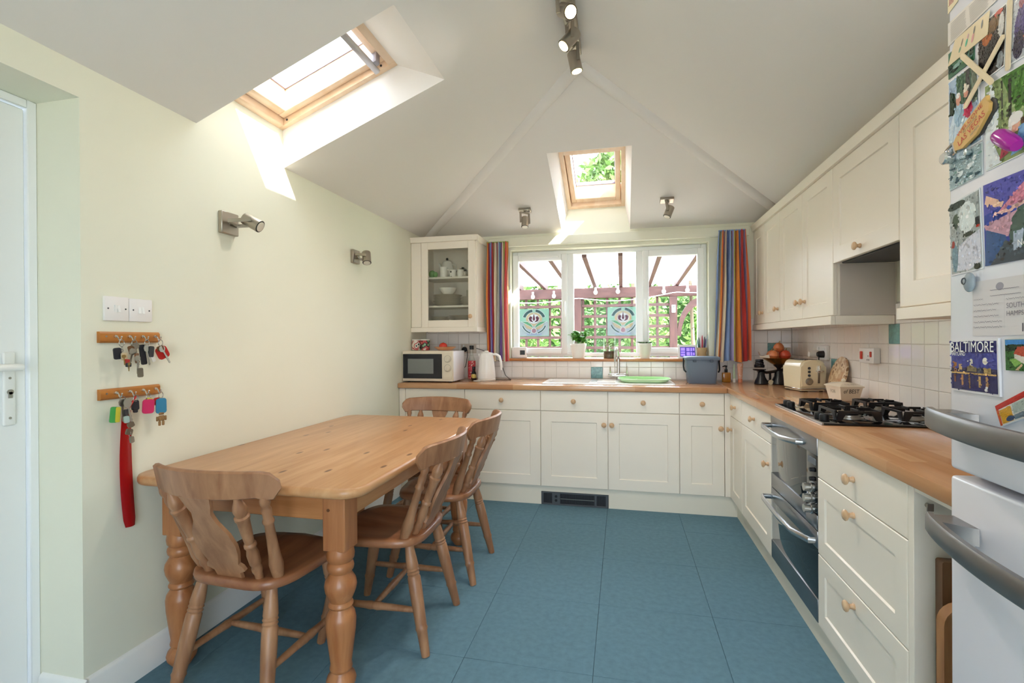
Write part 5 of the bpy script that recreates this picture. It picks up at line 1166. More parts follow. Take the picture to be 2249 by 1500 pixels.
def support(x0, x1, y0, y1):
    """square iron frame on splayed feet with four fingers"""
    b = MB(); H = 0.040; th = 0.006
    def plate(p0, p1):
        p0, p1 = Vector(p0), Vector(p1); d = p1-p0; L_ = d.length; d.normalize(); n = d.cross(Vector((0,0,1)))
        c_ = 0.020
        b.prism([(0, 0.002), (c_, 0.002), (c_+0.016, H-0.009), (L_-c_-0.016, H-0.009), (L_-c_, 0.002), (L_, 0.002), (L_-0.008, H), (0.008, H)], Vector((p0.x, p0.y, hz))-n*th/2, d, (0,0,1), n*th)
    plate((x0, y0, 0), (x0, y1, 0)); plate((x1, y1, 0), (x1, y0, 0)); plate((x0, y0, 0), (x1, y0, 0)); plate((x0, y1, 0), (x1, y1, 0))
    cx, cy = (x0+x1)/2, (y0+y1)/2
    for dx, dy in ((-1, 0), (1, 0), (0, -1), (0, 1)):
        ex, ey = (x0 if dx < 0 else x1 if dx > 0 else cx), (y0 if dy < 0 else y1 if dy > 0 else cy)
        ix, iy = cx+dx*0.028, cy+dy*0.028
        w_ = 0.0035
        b.box(min(ex, ix)-(w_ if dx == 0 else 0), max(ex, ix)+(w_ if dx == 0 else 0), min(ey, iy)-(w_ if dy == 0 else 0), max(ey, iy)+(w_ if dy == 0 else 0), hz+H-0.010, hz+H+0.004, 0.001)
    b.build('pan_support', iron, t)
support(2.55, 2.70, -1.785, -1.615); support(2.79, 2.93, -1.735, -1.585); support(2.545, 2.705, -2.05, -1.87); support(2.785, 2.935, -2.03, -1.87)
for (x, y) in ((2.505, -1.585), (2.505, -1.640), (2.505, -1.985), (2.505, -2.04)):
    b = MB(); b.lathe([(0, .017), (.2, .0175), (.85, .0165), (1, .013)], (x, y, hz), (x, y, hz+0.026), 20); b.build('control_knob', M['blackmat'], t)

# ---- sockets on the tiles
t = thing('cooker_switch', 'white cooker control with red switches on the tiles above the hob', 'switch', (XR-0.01, -1.286, 1.112))
b = MB(); b.box(XR-0.040, XR-0.0085, -1.368, -1.206, 1.112, 1.192, 0.004, 2); b.build('plate', M['plastwhite'], t); rs = plain('red_switch', '#d0361f', 0.35)
b = MB(); b.box(XR-0.046, XR-0.0395, -1.250, -1.228, 1.132, 1.174, 0.002); b.build('switch', rs, t)
b = MB(); b.box(XR-0.045, XR-0.0395, -1.348, -1.332, 1.145, 1.174, 0.002); b.build('switch', rs, t)
b = MB()
for y, z in ((-1.300, 1.130), (-1.318, 1.130), (-1.309, 1.150)): b.box(XR-0.0405, XR-0.0397, y-0.003, y+0.003, z-0.004, z+0.004)
b.build('pin_holes', M['darkgrey'], t)
t = thing('wall_socket', 'white twin socket on the tiles behind the toaster', 'socket', (XR-0.01, -0.64, 1.11))
b = MB(); b.box(XR-0.028, XR-0.0085, -0.735, -0.572, 1.105, 1.198, 0.003, 2); b.build('plate', M['plastwhite'], t)
for y in (-0.61, -0.70):
    b = MB(); b.box(XR-0.032, XR-0.0275, y-0.007, y+0.007, 1.168, 1.188, 0.001); b.build('switch', M['white'], t)
b = MB(); b.lathe([(0, .023), (.7, .021), (1, .014)], (XR-0.0285, -0.69, 1.142), (XR-0.066, -0.69, 1.142), 16); b.tube([(XR-0.055, -0.69, 1.135), (XR-0.056, -0.69, 1.10), (XR-0.046, -0.70, 1.04), (XR-0.036, -0.72, 0.96), (XR-0.034, -0.72, 0.915)], 0.0035, 6)
tag(b.build('plug', M['blackmat']), 'black plug in the socket behind the toaster', 'plug')
b = MB(); b.lathe([(0, .026), (.8, .024), (1, .018)], (XR-0.0285, -0.605, 1.140), (XR-0.085, -0.605, 1.140), 18); tag(b.build('plug_adaptor', plain('cloudy_plastic', '#dcd6d0', 0.25)), 'pale plug-in adaptor in the socket behind the toaster', 'adaptor')

# ---- kitchen scales with onions
t = thing('kitchen_scales', 'black cast iron balance scales with a brass pan', 'scales', (2.80, -0.27, bz)); ib = plain('scale_iron', '#15161d', 0.25)
sy = -0.27
b = MB(); b.lathe([(0, .046), (.06, .049), (.3, .042), (.6, .028), (1, .022)], (2.722, sy, bz+0.0005), (2.722, sy, bz+0.092), 24); b.lathe([(0, .052), (.06, .055), (.3, .048), (.6, .032), (1, .026)], (2.842, sy, bz+0.0005), (2.842, sy, bz+0.100), 24); b.box(2.725, 2.84, sy-0.022, sy+0.022, bz+0.004, bz+0.030, 0.006, 2); b.build('base', ib, t)
b = MB(); b.tube([(2.700, sy, bz+0.098), (2.76, sy, bz+0.088), (2.80, sy, bz+0.094), (2.87, sy, bz+0.108)], [0.015, 0.014, 0.014, 0.016], 8, flat=(1.5, 0.8)); b.box(2.775, 2.790, sy-0.008, sy+0.008, bz+0.030, bz+0.086, 0.002); b.tube([(2.86, sy, bz+0.06), (2.885, sy, bz+0.066), (2.895, sy, bz+0.06)], 0.005, 6); b.build('beam', ib, t)
b = MB(); b.lathe([(0, .016), (.3, .044), (.5, .046), (.55, .040)], (2.710, sy, bz+0.098), (2.710, sy, bz+0.125), 24); b.build('weight_plate', ib, t)
b = MB(); b.lathe([(0, .010), (.4, .014), (.75, .034), (1, .040)], (2.842, sy, bz+0.100), (2.842, sy, bz+0.152), 22); b.build('pan_cradle', ib, t)
b = MB(); b.lathe([(0, .032), (.35, .060), (.75, .090), (1, .108), (1, .105), (.7, .082), (.35, .05), (.3, .001)], (2.838, sy, bz+0.146), (2.838, sy, bz+0.196), 36); b.build('pan', plain('brass_pan', '#b98b3a', 0.25, 0.9), t)
b = MB(); b.lathe([(0, .018), (1, .018)], (2.782, sy-0.0222, bz+0.018), (2.782, sy-0.0245, bz+0.018), 20); b.build('badge', plain('scale_badge', '#cfc3a4', 0.4), t)
for k, (z, r_, h_) in enumerate(((bz+0.1255, .036, .022), (bz+0.1480, .030, .020), (bz+0.1685, .027, .018))):
    b = MB(); b.lathe([(0, r_*.94), (.15, r_), (.8, r_), (1, r_*.9)], (2.710, sy, z), (2.710, sy, z+h_), 22); tag(b.build('scale_weight', ib), ('largest', 'middle', 'smallest')[k]+' black round weight stacked on the kitchen scales', 'weight', 'scale weights')
b = MB()
def papr(u, v):
    a = (0.40+u*0.24)*2*PI; r_ = 0.1095+0.016*v; return Vector((2.835+r_*1.05*math.cos(a), sy+r_*0.95*math.sin(a), bz+0.1975+0.016*v**1.5+0.010*math.sin(5*a)*v+0.022*v*max(0, math.cos(a-2.7))**3))
b.grid(papr, 40, 5); tag(b.build('paper_lining', plain('white_paper', '#e8e2d8', 0.7)), 'crumpled white paper lining the brass scale pan', 'paper')
onion = plain('onion_skin', '#c9764a', 0.3, var=0.25, scale=30); onion2 = plain('onion_red', '#c04a35', 0.28, var=0.25, scale=30)
for k, (dx, dy, dz, r_, mt_, lb) in enumerate(((-0.040, -0.034, 0.217, 0.036, onion, 'brown onion in the scale pan beside the red pomegranate'), (0.036, -0.038, 0.218, 0.037, onion2, 'red pomegranate low in the brass scale pan'), (0.042, 0.036, 0.218, 0.036, onion2, 'red-brown onion at the wall side of the scale pan'), (-0.036, 0.040, 0.217, 0.036, onion, 'brown onion at the back of the brass scale pan'), (0.002, 0.0, 0.272, 0.037, onion, 'brown onion on top of the pile in the scale pan'))):
    x, y, z = 2.838+dx, sy+dy, bz+dz
    t = thing('pomegranate' if k == 1 else 'onion', lb, 'fruit' if k == 1 else 'onion', (x, y, z-r_), 'vegetables in the scale pan')
    b = MB(); b.lathe([(0, .004), (.03, r_*.35), (.18, r_*.78), (.45, r_), (.7, r_*.86), (.90, r_*.55), (.97, r_*.25), (1, r_*.08)], (x, y, z-r_*0.92), (x+0.004, y-0.004, z+r_*1.02), 22); b.build('body', mt_, t)
    b = MB(); b.lathe([(0, .006), (.5, .003), (1, .005)], (x+0.004, y-0.004, z+r_*0.98), (x+0.008, y-0.006, z+r_*1.02+0.012), 8); b.build('stalk', plain('onion_stalk', '#a98a5a', 0.7), t)
b = MB(); b.lathe([(0, .053), (.02, .055), (.9, .055), (.91, .057), (.99, .057), (1, .05)], (2.912, -0.115, bz+0.0005), (2.912, -0.115, bz+0.272), 28); tag(b.build('canister', plain('canister_cream', '#ddd4c6', 0.4)), 'tall plain cream canister behind the scales', 'canister')

# ---- toaster
t = thing('toaster', 'glossy cream two-slot toaster with chrome base trim', 'toaster', (2.86, -0.68, bz)); tc_ = plain('toaster_cream', '#e9dcbc', 0.12, coat=0.6)
RT = Matrix.Rotation(math.radians(12), 4, 'Z'); TC = Vector((2.872, -0.695, 0))
xf = lambda c: TC + RT @ Vector((c.x, c.y, c.z))
def txf(b_):
    for v in b_.bm.verts: v.co = xf(v.co)
    return b_
W2, D2 = 0.080, 0.104
ol = [(-W2, 0.022), (W2, 0.022)] + [(W2*1.0*math.copysign(abs(math.cos(a))**0.5, math.cos(a)), 0.128+0.075*abs(math.sin(a))**0.6) for a in [PI*k/14 for k in range(15)]]
b = MB(); b.prism(ol, (0, -D2, bz), (1,0,0), (0,0,1), (0, 2*D2, 0)); bmesh.ops.bevel(b.bm, geom=[e for e in b.bm.edges if len(e.link_faces) == 2 and any(len(f.verts) > 6 for f in e.link_faces)], offset=0.012, segments=3, affect='EDGES'); txf(b).build('body', tc_, t)
b = MB(); b.box(-W2-0.001, W2+0.001, -D2-0.001, D2+0.001, bz+0.0145, bz+0.0225, 0.003); txf(b).build('chrome_trim', M['chrome'], t)
b = MB(); b.box(-W2+0.006, W2-0.006, -D2+0.006, D2-0.006, bz+0.006, bz+0.0145, 0.002); txf(b).build('base', tc_, t)
for x in (-0.06, 0.06):
    for y in (-0.08, 0.08):
        b = MB(); b.cyl((x, y, bz+0.0004), (x, y, bz+0.0065), 0.011, n=10); txf(b).build('foot', M['blackmat'], t)
for x in (-0.03, 0.03):
    b = MB(); b.box(x-0.013, x+0.013, -0.078, 0.078, bz+0.197, bz+0.2046, 0.002); txf(b).build('slot', M['blackmat'], t)
b = MB(); b.box(0.026, 0.040, -D2-0.0015, -D2+0.004, bz+0.055, bz+0.165, 0.001); txf(b).build('lever_slot', M['steel'], t)
b = MB(); b.box(0.012, 0.054, -D2-0.022, -D2-0.001, bz+0.128, bz+0.136, 0.002); b.box(0.027, 0.039, -D2-0.014, -D2-0.001, bz+0.120, bz+0.168, 0.002); txf(b).build('lever', M['chrome'], t)
for z in (0.150, 0.127, 0.104):
    b = MB(); b.cyl((-0.028, -D2+0.002, bz+z), (-0.028, -D2-0.004, bz+z), 0.0085, n=14); txf(b).build('button', M['darkgrey'], t)
b = MB(); b.lathe([(0, .023), (.3, .023), (.35, .016), (1, .0145)], (-0.028, -D2+0.002, bz+0.066), (-0.028, -D2-0.02, bz+0.066), 22); txf(b).build('browning_dial', M['steel'], t)

# ---- oval stone board leaning on the tiles
t = thing('oval_board', 'oval patterned stone board leaning on the tiles beside the toaster', 'board', (2.97, -0.94, bz))
b = MB(); oc = Vector((2.955, -0.938, bz+0.001)); upd_ = Vector((0.055, 0, 0.215)).normalized(); nn2 = Vector((-0.215, 0, 0.055)).normalized()
b.prism([(0.108*math.cos(2*PI*k/40), 0.116+0.116*math.sin(2*PI*k/40)) for k in range(40)], oc, (0,1,0), upd_, nn2*0.012)
b.build('slab', flowermat('pebble_print', '#c2a27c', ('#8f6a48', '#d9c3a0', '#b98d66'), 26), t)
# ---- lidded box with lettering
t = thing('lidded_dish', 'cream lidded square dish with black lettering beside the hob', 'dish', (2.88, -1.24, bz))
RB = Matrix.Rotation(math.radians(8), 4, 'Z'); BC_ = Vector((2.895, -1.225, 0)); bxf = lambda c: BC_ + RB @ Vector(c)
def taper(b_, lay):
    rg = [[b_.bm.verts.new(bxf((x*w_, y*w_*1.25, z))) for x, y in ((-1,-1),(1,-1),(1,1),(-1,1))] for w_, z in lay]
    b_.bm.faces.new(rg[0][::-1]); b_.bm.faces.new(rg[-1])
    for p, q in zip(rg, rg[1:]):
        for i in range(4): b_.bm.faces.new((p[i], p[(i+1) % 4], q[(i+1) % 4], q[i]))
dishc = plain('dish_cream', '#e6d9c4', 0.25)
b = MB(); taper(b, ((0.044, bz+0.0005), (0.046, bz+0.004), (0.058, bz+0.074))); b.build('dish', dishc, t)
b = MB(); taper(b, ((0.062, bz+0.0745), (0.063, bz+0.080), (0.040, bz+0.094), (0.012, bz+0.100))); ld_ = b.build('lid', dishc, t)
b = MB(); b.sph(bxf((0, 0, bz+0.108)), (0.011, 0.011, 0.011), 14, 9); b.build('lid_knob', dishc, ld_)
ink = plain('black_ink', '#2a2623', 0.6); inkg = plain('grey_ink', '#8a8178', 0.6)
fx, fz_ = RB @ Vector((1,0,0)), Vector((0, 0, 1))
tilt = (RB @ Vector((0, -0.0175, 0.074))).normalized()
text_mb('of BEST', 0.032, bxf((0, -1.25*0.0536-0.0006, bz+0.044)), fx, tilt, 0.0008, sx=0.78).build('lettering', ink, t)
text_mb('FOR', 0.026, bxf((-0.0530-0.0006, 0.002, bz+0.042)), RB @ Vector((0, -1, 0)), (RB @ Vector((-0.014, 0, 0.074))).normalized(), 0.0008, sx=0.9).build('lettering', inkg, t)
text_mb('THE VERY', 0.014, bxf((0, -0.064, bz+0.0870)), fx, (RB @ Vector((0, 0.03, 0.012))).normalized(), 0.0012).build('lettering', inkg, t)

# ---- trays in the recess beside the fridge
trw = wood('tray_wood', '#b98a5a', '#8e5d35', (16, 16, 4), 0.5)
t = thing('serving_tray', 'pale rounded wooden tray standing in front in the recess', 'tray', (2.62, -2.92, 0))
def tray(x0, x1, y, z1, r, mat, mat2, par, th=0.03):
    ol = [(px, pz) for px, pz in rrect(x0, x1, 0.012, z1, r, 6)]; il = [(px, pz) for px, pz in rrect(x0+0.018, x1-0.018, 0.030, z1-0.018, max(r-0.018, 0.004), 6)]
    b = MB(); n = len(ol)
    A = [b.bm.verts.new((px, y, pz)) for px, pz in ol]; B_ = [b.bm.verts.new((px, y-th, pz)) for px, pz in ol]; C_ = [b.bm.verts.new((px, y-th, pz)) for px, pz in il]; D_ = [b.bm.verts.new((px, y-0.008, pz)) for px, pz in il]
    for p, q in ((A, B_), (B_, C_), (C_, D_)):
        for i in range(n): b.bm.faces.new((p[i], p[(i+1) % n], q[(i+1) % n], q[i]))
    b.bm.faces.new(A); b.build('rim', mat, par)
    b = MB(); b.bm.faces.new([b.bm.verts.new((px, y-0.0085, pz)) for px, pz in rrect(x0+0.0182, x1-0.0182, 0.0302, z1-0.0182, max(r-0.018, 0.004), 6)]); b.build('base', mat2, par)
tray(2.462, 2.94, -2.842, 0.60, 0.05, trw, trw, t)
t = thing('serving_tray', 'taller dark framed wooden tray behind the pale tray in the recess', 'tray', (2.68, -2.82, 0))
tray(2.487, 2.96, -2.792, 0.685, 0.006, wood('tray_dark', '#8a6442', '#55392a', (20, 20, 4), 0.5), wood('tray_base', '#b3733c', '#8f5224', (20, 20, 3), 0.4), t, 0.028)

# ================================================================ fridge-freezer
FX, FY0, FY1 = 2.380, -3.042, -3.640
t = thing('fridge_freezer', 'tall white fridge-freezer with grey bow handles covered in photos and magnets', 'fridge', (2.70, -3.34, 0)); fwh = plain('fridge_white', '#dfdee6', 0.22)
b = MB(); b.box(FX+0.062, 3.0, FY1, FY0, 0.03, 2.02, 0.006); b.build('body', fwh, t)
for x in (2.50, 2.95):
    for y in (FY0-0.05, FY1+0.05):
        b = MB(); b.cyl((x, y, 0.0005), (x, y, 0.0305), 0.02, n=10); b.build('foot', M['blackmat'], t)
b = MB(); b.box(FX, FX+0.058, FY1, FY0, 0.972, 2.018, 0.008, 3); ud = b.build('fridge_door', fwh, t)
b = MB(); b.box(FX, FX+0.058, FY1, FY0, 0.05, 0.958, 0.008, 3); fd = b.build('freezer_door', fwh, t)
b = MB(); b.box(FX+0.05, FX+0.0615, FY1+0.01, FY0-0.01, 0.05, 2.01); b.build('door_seal', plain('door_seal', '#9a9aa0', 0.7), t)
hg = plain('handle_grey', '#7f7c7b', 0.35, 0.7)
for zc, par in ((1.078, ud), (0.858, fd)):
    b = MB(); N = 18; rg = []
    for i in range(N+1):
        f = i/N; y = FY0-0.020+0.012 - f*0.565; bow = 0.045+0.042*math.sin(PI*f)**0.8; x = FX-bow; dz = 0.0
        rg.append([b.bm.verts.new((x+dx, y, zc+dzz)) for dx, dzz in ((0, -0.021), (-0.004, -0.015), (-0.004, 0.015), (0, 0.021), (0.010, 0.021), (0.012, 0.0), (0.010, -0.021))])
    k = len(rg[0]); b.bm.faces.new(rg[0]); b.bm.faces.new(rg[-1][::-1])
    for p, q in zip(rg, rg[1:]):
        for j in range(k): b.bm.faces.new((p[j], q[j], q[(j+1) % k], p[(j+1) % k]))
    b.build('handle', hg, par)
    for y0 in (FY0-0.012, FY1+0.075):
        b = MB(); b.prism([(0, 0), (-0.046, 0.0), (-0.048, -0.045), (-0.012, -0.072), (0.0005, -0.076)], (FX+0.0003, y0, zc-0.017), (1,0,0), (0,1,0), (0, 0, 0.034)); b.build('handle_mount', hg, par)

# ---- cards, photos and magnets on the fridge door
PX = FX-0.0004
PM = {}
def print_mat(g):
    if g not in PM:
        mt, nt, p = newmat('printed_picture'); a = nt.nodes.new('ShaderNodeAttribute'); a.attribute_name = 'Col'; nt.links.new(a.outputs['Color'], p.inputs['Base Color']); p.inputs['Roughness'].default_value = g; PM[g] = mt
    return PM[g]
def inside(u, v, poly):
    c = False; n = len(poly)
    for i in range(n):
        (x0, y0), (x1, y1) = poly[i], poly[i-1]
        if (y0 > v) != (y1 > v) and u < (x1-x0)*(v-y0)/(y1-y0)+x0: c = not c
    return c
def card(name, label, cat, quad, patches, base='#e9e7e4', th=0.0012, off=0.0, gloss=0.25, tex=420):
    """quad TL,TR,BR,BL as (Y,Z) on the door; patches: (colour, [(u,v)...], variation) with u right, v up"""
    q = [Vector((PX-off, y, z)) for y, z in quad]; t = thing(name, label, cat, (PX-off, (quad[0][0]+quad[2][0])/2, quad[3][1]), 'cards and photos on the fridge')
    P2 = lambda u, v, d: ((q[3].lerp(q[2], u)).lerp(q[0].lerp(q[1], u), v)) + Vector((-d, 0, 0))
    b = MB(); a = [b.bm.verts.new(P2(u, v, 0)) for u, v in ((0,0),(1,0),(1,1),(0,1))]; c_ = [b.bm.verts.new(P2(u, v, th)) for u, v in ((0,0),(1,0),(1,1),(0,1))]
    b.bm.faces.new(a); b.bm.faces.new(c_)
    for i in range(4): b.bm.faces.new((a[i], a[(i+1) % 4], c_[(i+1) % 4], c_[i]))
    b.build('card', plain('card_'+name, base, gloss), t)
    if patches:
        b = MB(); lay = b.bm.loops.layers.float_color.new('Col'); rb = random.Random(len(label)*7+len(patches))
        def put(pts, col, d):
            f = b.bm.faces.new([b.bm.verts.new(P2(u, v, d)) for u, v in pts])
            for lp in f.loops: lp[lay] = col
        for i, pt in enumerate(patches): put(pt[1], srgb(pt[0]), th+0.00008*(i+1))
        if tex:
            d = th+0.00008*(len(patches)+1)
            for _ in range(tex):
                u, v = rb.uniform(.03, .97), rb.uniform(.03, .97); top = None
                for pt in patches:
                    if inside(u, v, pt[1]): top = pt
                if top is None: continue
                va = 0.25+(top[2] if len(top) > 2 else 0.05); k_ = max(0.25, 1+rb.uniform(-va, va*0.9)); c = srgb(top[0]); sh_ = rb.uniform(-.06, .06)
                r0 = rb.uniform(.008, .03); asp = rb.uniform(.5, 2.0); cu, cv = u+rb.uniform(-.02, .02), v+rb.uniform(-.02, .02)
                pts = [(min(.985, max(.015, cu+r0*asp*math.cos(a)*rb.uniform(.5, 1))), min(.985, max(.015, cv+r0*math.sin(a)*rb.uniform(.5, 1)))) for a in [2*PI*q_/7 for q_ in range(7)]]
                d += 0.0000006; put(pts, (min(1, c[0]*k_*(1+sh_)), min(1, c[1]*k_), min(1, c[2]*k_*(1-sh_)), 1), d)
        o = b.build('print', print_mat(gloss), t)
    return t, P2
def el(cx, cy, rx, ry, n=14): return [(cx+rx*math.cos(2*PI*k/n), cy+ry*math.sin(2*PI*k/n)) for k in range(n)]
R_ = lambda u0, v0, u1, v1: [(u0, v0), (u1, v0), (u1, v1), (u0, v1)]
def blobs(rnd, n, cols, u0, v0, u1, v1, r0, r1):
    out = []
    for _ in range(n):
        cu, cv = rnd.uniform(u0, u1), rnd.uniform(v0, v1); ru, rv = rnd.uniform(r0, r1), rnd.uniform(r0, r1)
        pts = [(min(.99, max(.01, cu+ru*math.cos(a)*rnd.uniform(.6, 1))), min(.99, max(.01, cv+rv*math.sin(a)*rnd.uniform(.6, 1)))) for a in [2*PI*k/9 for k in range(9)]]
        out.append((rnd.choice(cols), pts, 0.3))
    return out
rp = random.Random(21)
card('newspaper_clipping', 'yellowed comic clipping at the top corner of the fridge door', 'clipping', ((-3.045, 1.985), (-3.110, 1.970), (-3.075, 1.925), (-3.045, 1.918)), [('#b98a78', R_(.1, .2, .5, .45), .4), ('#c9a67a', R_(.15, .55, .8, .85), .4)], '#d9c9a2')
_, N2 = card('newspaper_cutting', 'large grey newspaper cutting with columns of print above the cartoon strip', 'clipping', ((-3.0452, 1.8977), (-3.2191, 1.8957), (-3.2339, 1.8575), (-3.0452, 1.8500)), [], '#d5cdc4')
b = MB()
for i in range(11):
    for (u0, u1) in ((0.05, 0.32), (0.36, 0.64), (0.68, 0.95)):
        v = 0.10+i*0.075; b.bm.faces.new([b.bm.verts.new(N2(u, w_, 0.0014)) for u, w_ in ((u0, v), (u1-rp.uniform(0, .05), v), (u1-0.02, v+0.03), (u0, v+0.03))])
b.build('print_lines', plain('news_grey', '#a69f98', 0.8), _)
card('cartoon_strip', 'cream cartoon strip of small figures on the fridge door', 'clipping', ((-3.0698, 1.8495), (-3.1659, 1.8477), (-3.160, 1.806), (-3.0470, 1.8073)), [('#6f8f74', el(.28, .35, .03, .12)), ('#8a7a6a', el(.30, .6, .025, .16)), ('#4fae8a', el(.45, .42, .03, .16)), ('#c8a0a4', el(.46, .66, .025, .1)), ('#d99a98', el(.62, .40, .03, .2)), ('#6d6d6d', el(.63, .7, .02, .16)), ('#7c8288', el(.84, .66, .02, .18))], '#dfcba6', off=0.0016, tex=0)
card('photo_print', 'small green garden photo peeping out under the cartoon strip', 'photo', ((-3.0462, 1.834), (-3.1227, 1.8339), (-3.1225, 1.7812), (-3.0462, 1.7807)), blobs(rp, 14, ['#2f6a4a', '#5a8f5c', '#88a9a0', '#1f3d30'], .05, .05, .95, .95, .08, .2), '#3c6b50')
card('photo_print', 'dark photo with an orange bird-like shape behind the wooden sticks', 'photo', ((-3.1335, 1.836), (-3.2054, 1.8355), (-3.1985, 1.7272), (-3.1335, 1.7248)), [('#3a3230', R_(.02, .02, .98, .98), .3), ('#b5622c', el(.35, .72, .2, .16), .3), ('#6a4a24', el(.55, .82, .25, .12), .3), ('#d0cdc8', el(.85, .72, .1, .2)), ('#1a1718', el(.5, .35, .3, .25)), ('#8a8f92', el(.85, .15, .12, .14), .3), ('#c23a2c', el(.75, .95, .15, .04))], '#efeeec')
card('photo_print', 'photo of a figure in a purple coat by the edge of the fridge door', 'photo', ((-3.2218, 1.8245), (-3.289, 1.8249), (-3.2886, 1.7141), (-3.208, 1.7216)), [('#b9bcc4', R_(.02, .02, .98, .98), .2), ('#4a3f7c', el(.3, .55, .2, .33), .2), ('#2a2440', el(.26, .25, .16, .22), .2), ('#8f3a50', el(.28, .9, .1, .08)), ('#c98a70', el(.5, .3, .1, .08))], '#f0f0f0')
# couple by trees: generic figures
pt = [('#aebfd4', R_(.02, .02, .98, .98), .1), ('#56705a', R_(.30, .58, .97, .97), .5), ('#2f4030', [(.04, .55), (.28, .5), (.26, .78), (.04, .86)], .4), ('#5c5a58', R_(.62, .55, .76, .98), .3), ('#76806f', R_(.80, .52, .96, .98), .3), ('#d3e0ea', el(.42, .26, .40, .34), .08), ('#a9c4d6', el(.36, .48, .17, .14)), ('#d23a62', el(.66, .50, .13, .12)), ('#d79a86', el(.36, .68, .085, .075)), ('#ece8e2', el(.35, .735, .08, .035)), ('#d79a86', el(.62, .71, .075, .07)), ('#e2d6c4', el(.62, .765, .085, .05)), ('#8fa7b8', R_(.1, .02, .9, .12), .3)]
card('photo_print', 'glossy photo of two white-haired people hugging in front of tall trees', 'photo', ((-3.0465, 1.7763), (-3.1298, 1.7746), (-3.1436, 1.6164), (-3.0465, 1.6130)), pt, '#eceaea', gloss=0.08)
card('photo_print', 'crinkled silver-blue picture hanging below the bottle opener', 'photo', ((-3.0475, 1.612), (-3.1436, 1.6135), (-3.1444, 1.5516), (-3.0490, 1.5483)), [('#a8bcc0', R_(.02, .02, .98, .98), .5)] + blobs(rp, 26, ['#5f7f86', '#dfe9ea', '#7fa39a', '#42606c', '#f2f6f6'], .05, .05, .95, .95, .02, .12), '#cfd8d8', gloss=0.1)
pt = [('#8fa06a', R_(.01, .01, .99, .99), .5), ('#6a4a38', [(.62, .38), (.99, .62), (.99, .12), (.60, .2)], .4), ('#4f7a35', [(.3, .99), (.99, .99), (.99, .62), (.55, .5)], .6), ('#3a3a30', R_(.42, .30, .47, .92)), ('#46463a', R_(.30, .5, .325, .95)), ('#e6ebee', [(.01, .01), (.01, .75), (.14, .98), (.26, .6), (.2, .2), (.3, .02)], .05), ('#7fb0d6', [(.45, .04), (.98, .08), (.98, .30), (.62, .34)], .1), ('#b8455a', [(.26, .05), (.46, .10), (.48, .28), (.34, .30)], .4), ('#e3b096', el(.53, .37, .085, .085)), ('#e9e7e2', el(.54, .44, .12, .07)), ('#e9e7e2', el(.45, .38, .035, .08))]
card('photo_print', 'large glossy photo of a white-haired person in a woodland', 'photo', ((-3.1501, 1.7146), (-3.2886, 1.7047), (-3.2879, 1.5562), (-3.1528, 1.554)), pt, '#efeff0', gloss=0.08)
pt = [('#aeb4b2', R_(.02, .02, .98, .98), .35), ('#e4eae8', el(.58, .72, .3, .2), .1), ('#5c6a5c', el(.22, .72, .12, .1), .4), ('#46504a', el(.25, .93, .3, .05), .4), ('#dcdce6', [(.2, .05), (.3, .38), (.7, .46), (.97, .5), (.97, .1), (.6, .03)], .15), ('#4a5248', el(.62, .49, .22, .03), .3), ('#7f9aa4', el(.16, .24, .1, .2), .3), ('#c0392b', R_(.86, .53, .97, .56)), ('#3a3d42', R_(.84, .56, .97, .66), .4), ('#a5564e', el(.12, .42, .05, .05)), ('#3d473f', el(.85, .05, .1, .04))]
card('photo_print', 'silvery photo of a waterfall and buildings beside the sunset postcard', 'photo', ((-3.0470, 1.5203), (-3.1358, 1.5293), (-3.1447, 1.3735), (-3.0530, 1.3705)), pt, '#dfe2e4', gloss=0.1)
pt = [('#34479a', R_(.0, .0, 1, 1), .2), ('#5a5ab0', [(.0, .62), (1, .8), (1, 1), (0, 1)], .35), ('#d88aa0', [(.25, .62), (1, .72), (1, .98), (.62, .86)], .35), ('#ecc0a8', [(.02, .76), (.30, .66), (.34, .72), (.05, .86)], .2), ('#e8b8b0', [(.10, .60), (.75, .68), (.98, .76), (.98, .70), (.45, .58)], .25), ('#c99cac', [(.0, .50), (.55, .58), (.40, .30), (.08, .34)], .2), ('#35598c', [(0, .0), (.42, .0), (.36, .32), (.04, .44)], .25), ('#4a5f56', [(.42, .34), (.46, .50), (.58, .60), (.80, .66), (1, .68), (1, .0), (.42, .0)], .45), ('#1f2f33', [(.76, .08), (.80, .66), (1, .68), (1, .05)], .45), ('#3f4a52', [(.1, .0), (.36, .26), (.72, .10), (.95, .0)], .6), ('#a9b4c4', [(.48, .12), (.48, .34), (.64, .34), (.60, .14)], .25)]
tt, P2 = card('picture_postcard', 'sunset postcard of a sea cliff lettered with a place name', 'postcard', ((-3.1455, 1.5298), (-3.2964, 1.5269), (-3.2957, 1.3753), (-3.1506, 1.377)), pt, '#34479a', gloss=0.2)
wink = plain('white_ink', '#f1f1ee', 0.5)
text_mb('Nordkapp', 0.016, P2(0.55, 0.16, 0.0034), (0, -1, 0), (0, 0, 1), 0.0, 'LEFT').build('lettering', wink, tt)
tt, P2 = card('written_postcard', 'back of a postcard with handwriting and a red stamp', 'postcard', ((-3.1162, 1.351), (-3.3122, 1.3498), (-3.3118, 1.2478), (-3.1156, 1.2464)), [('#c9304a', R_(.64, .74, .78, .98)), ('#dc8a96', el(.71, .86, .04, .09)), ('#9a97a2', el(.36, .86, .05, .07)), ('#6b6670', R_(.62, .06, .635, .2)), ('#6b6670', R_(.645, .06, .65, .2)), ('#6b6670', R_(.66, .06, .68, .2)), ('#6b6670', R_(.69, .06, .695, .2)), ('#6b6670', R_(.705, .06, .72, .2)), ('#b8b2b4', R_(.42, .12, .422, .70))], '#d6d0d0', tex=0)
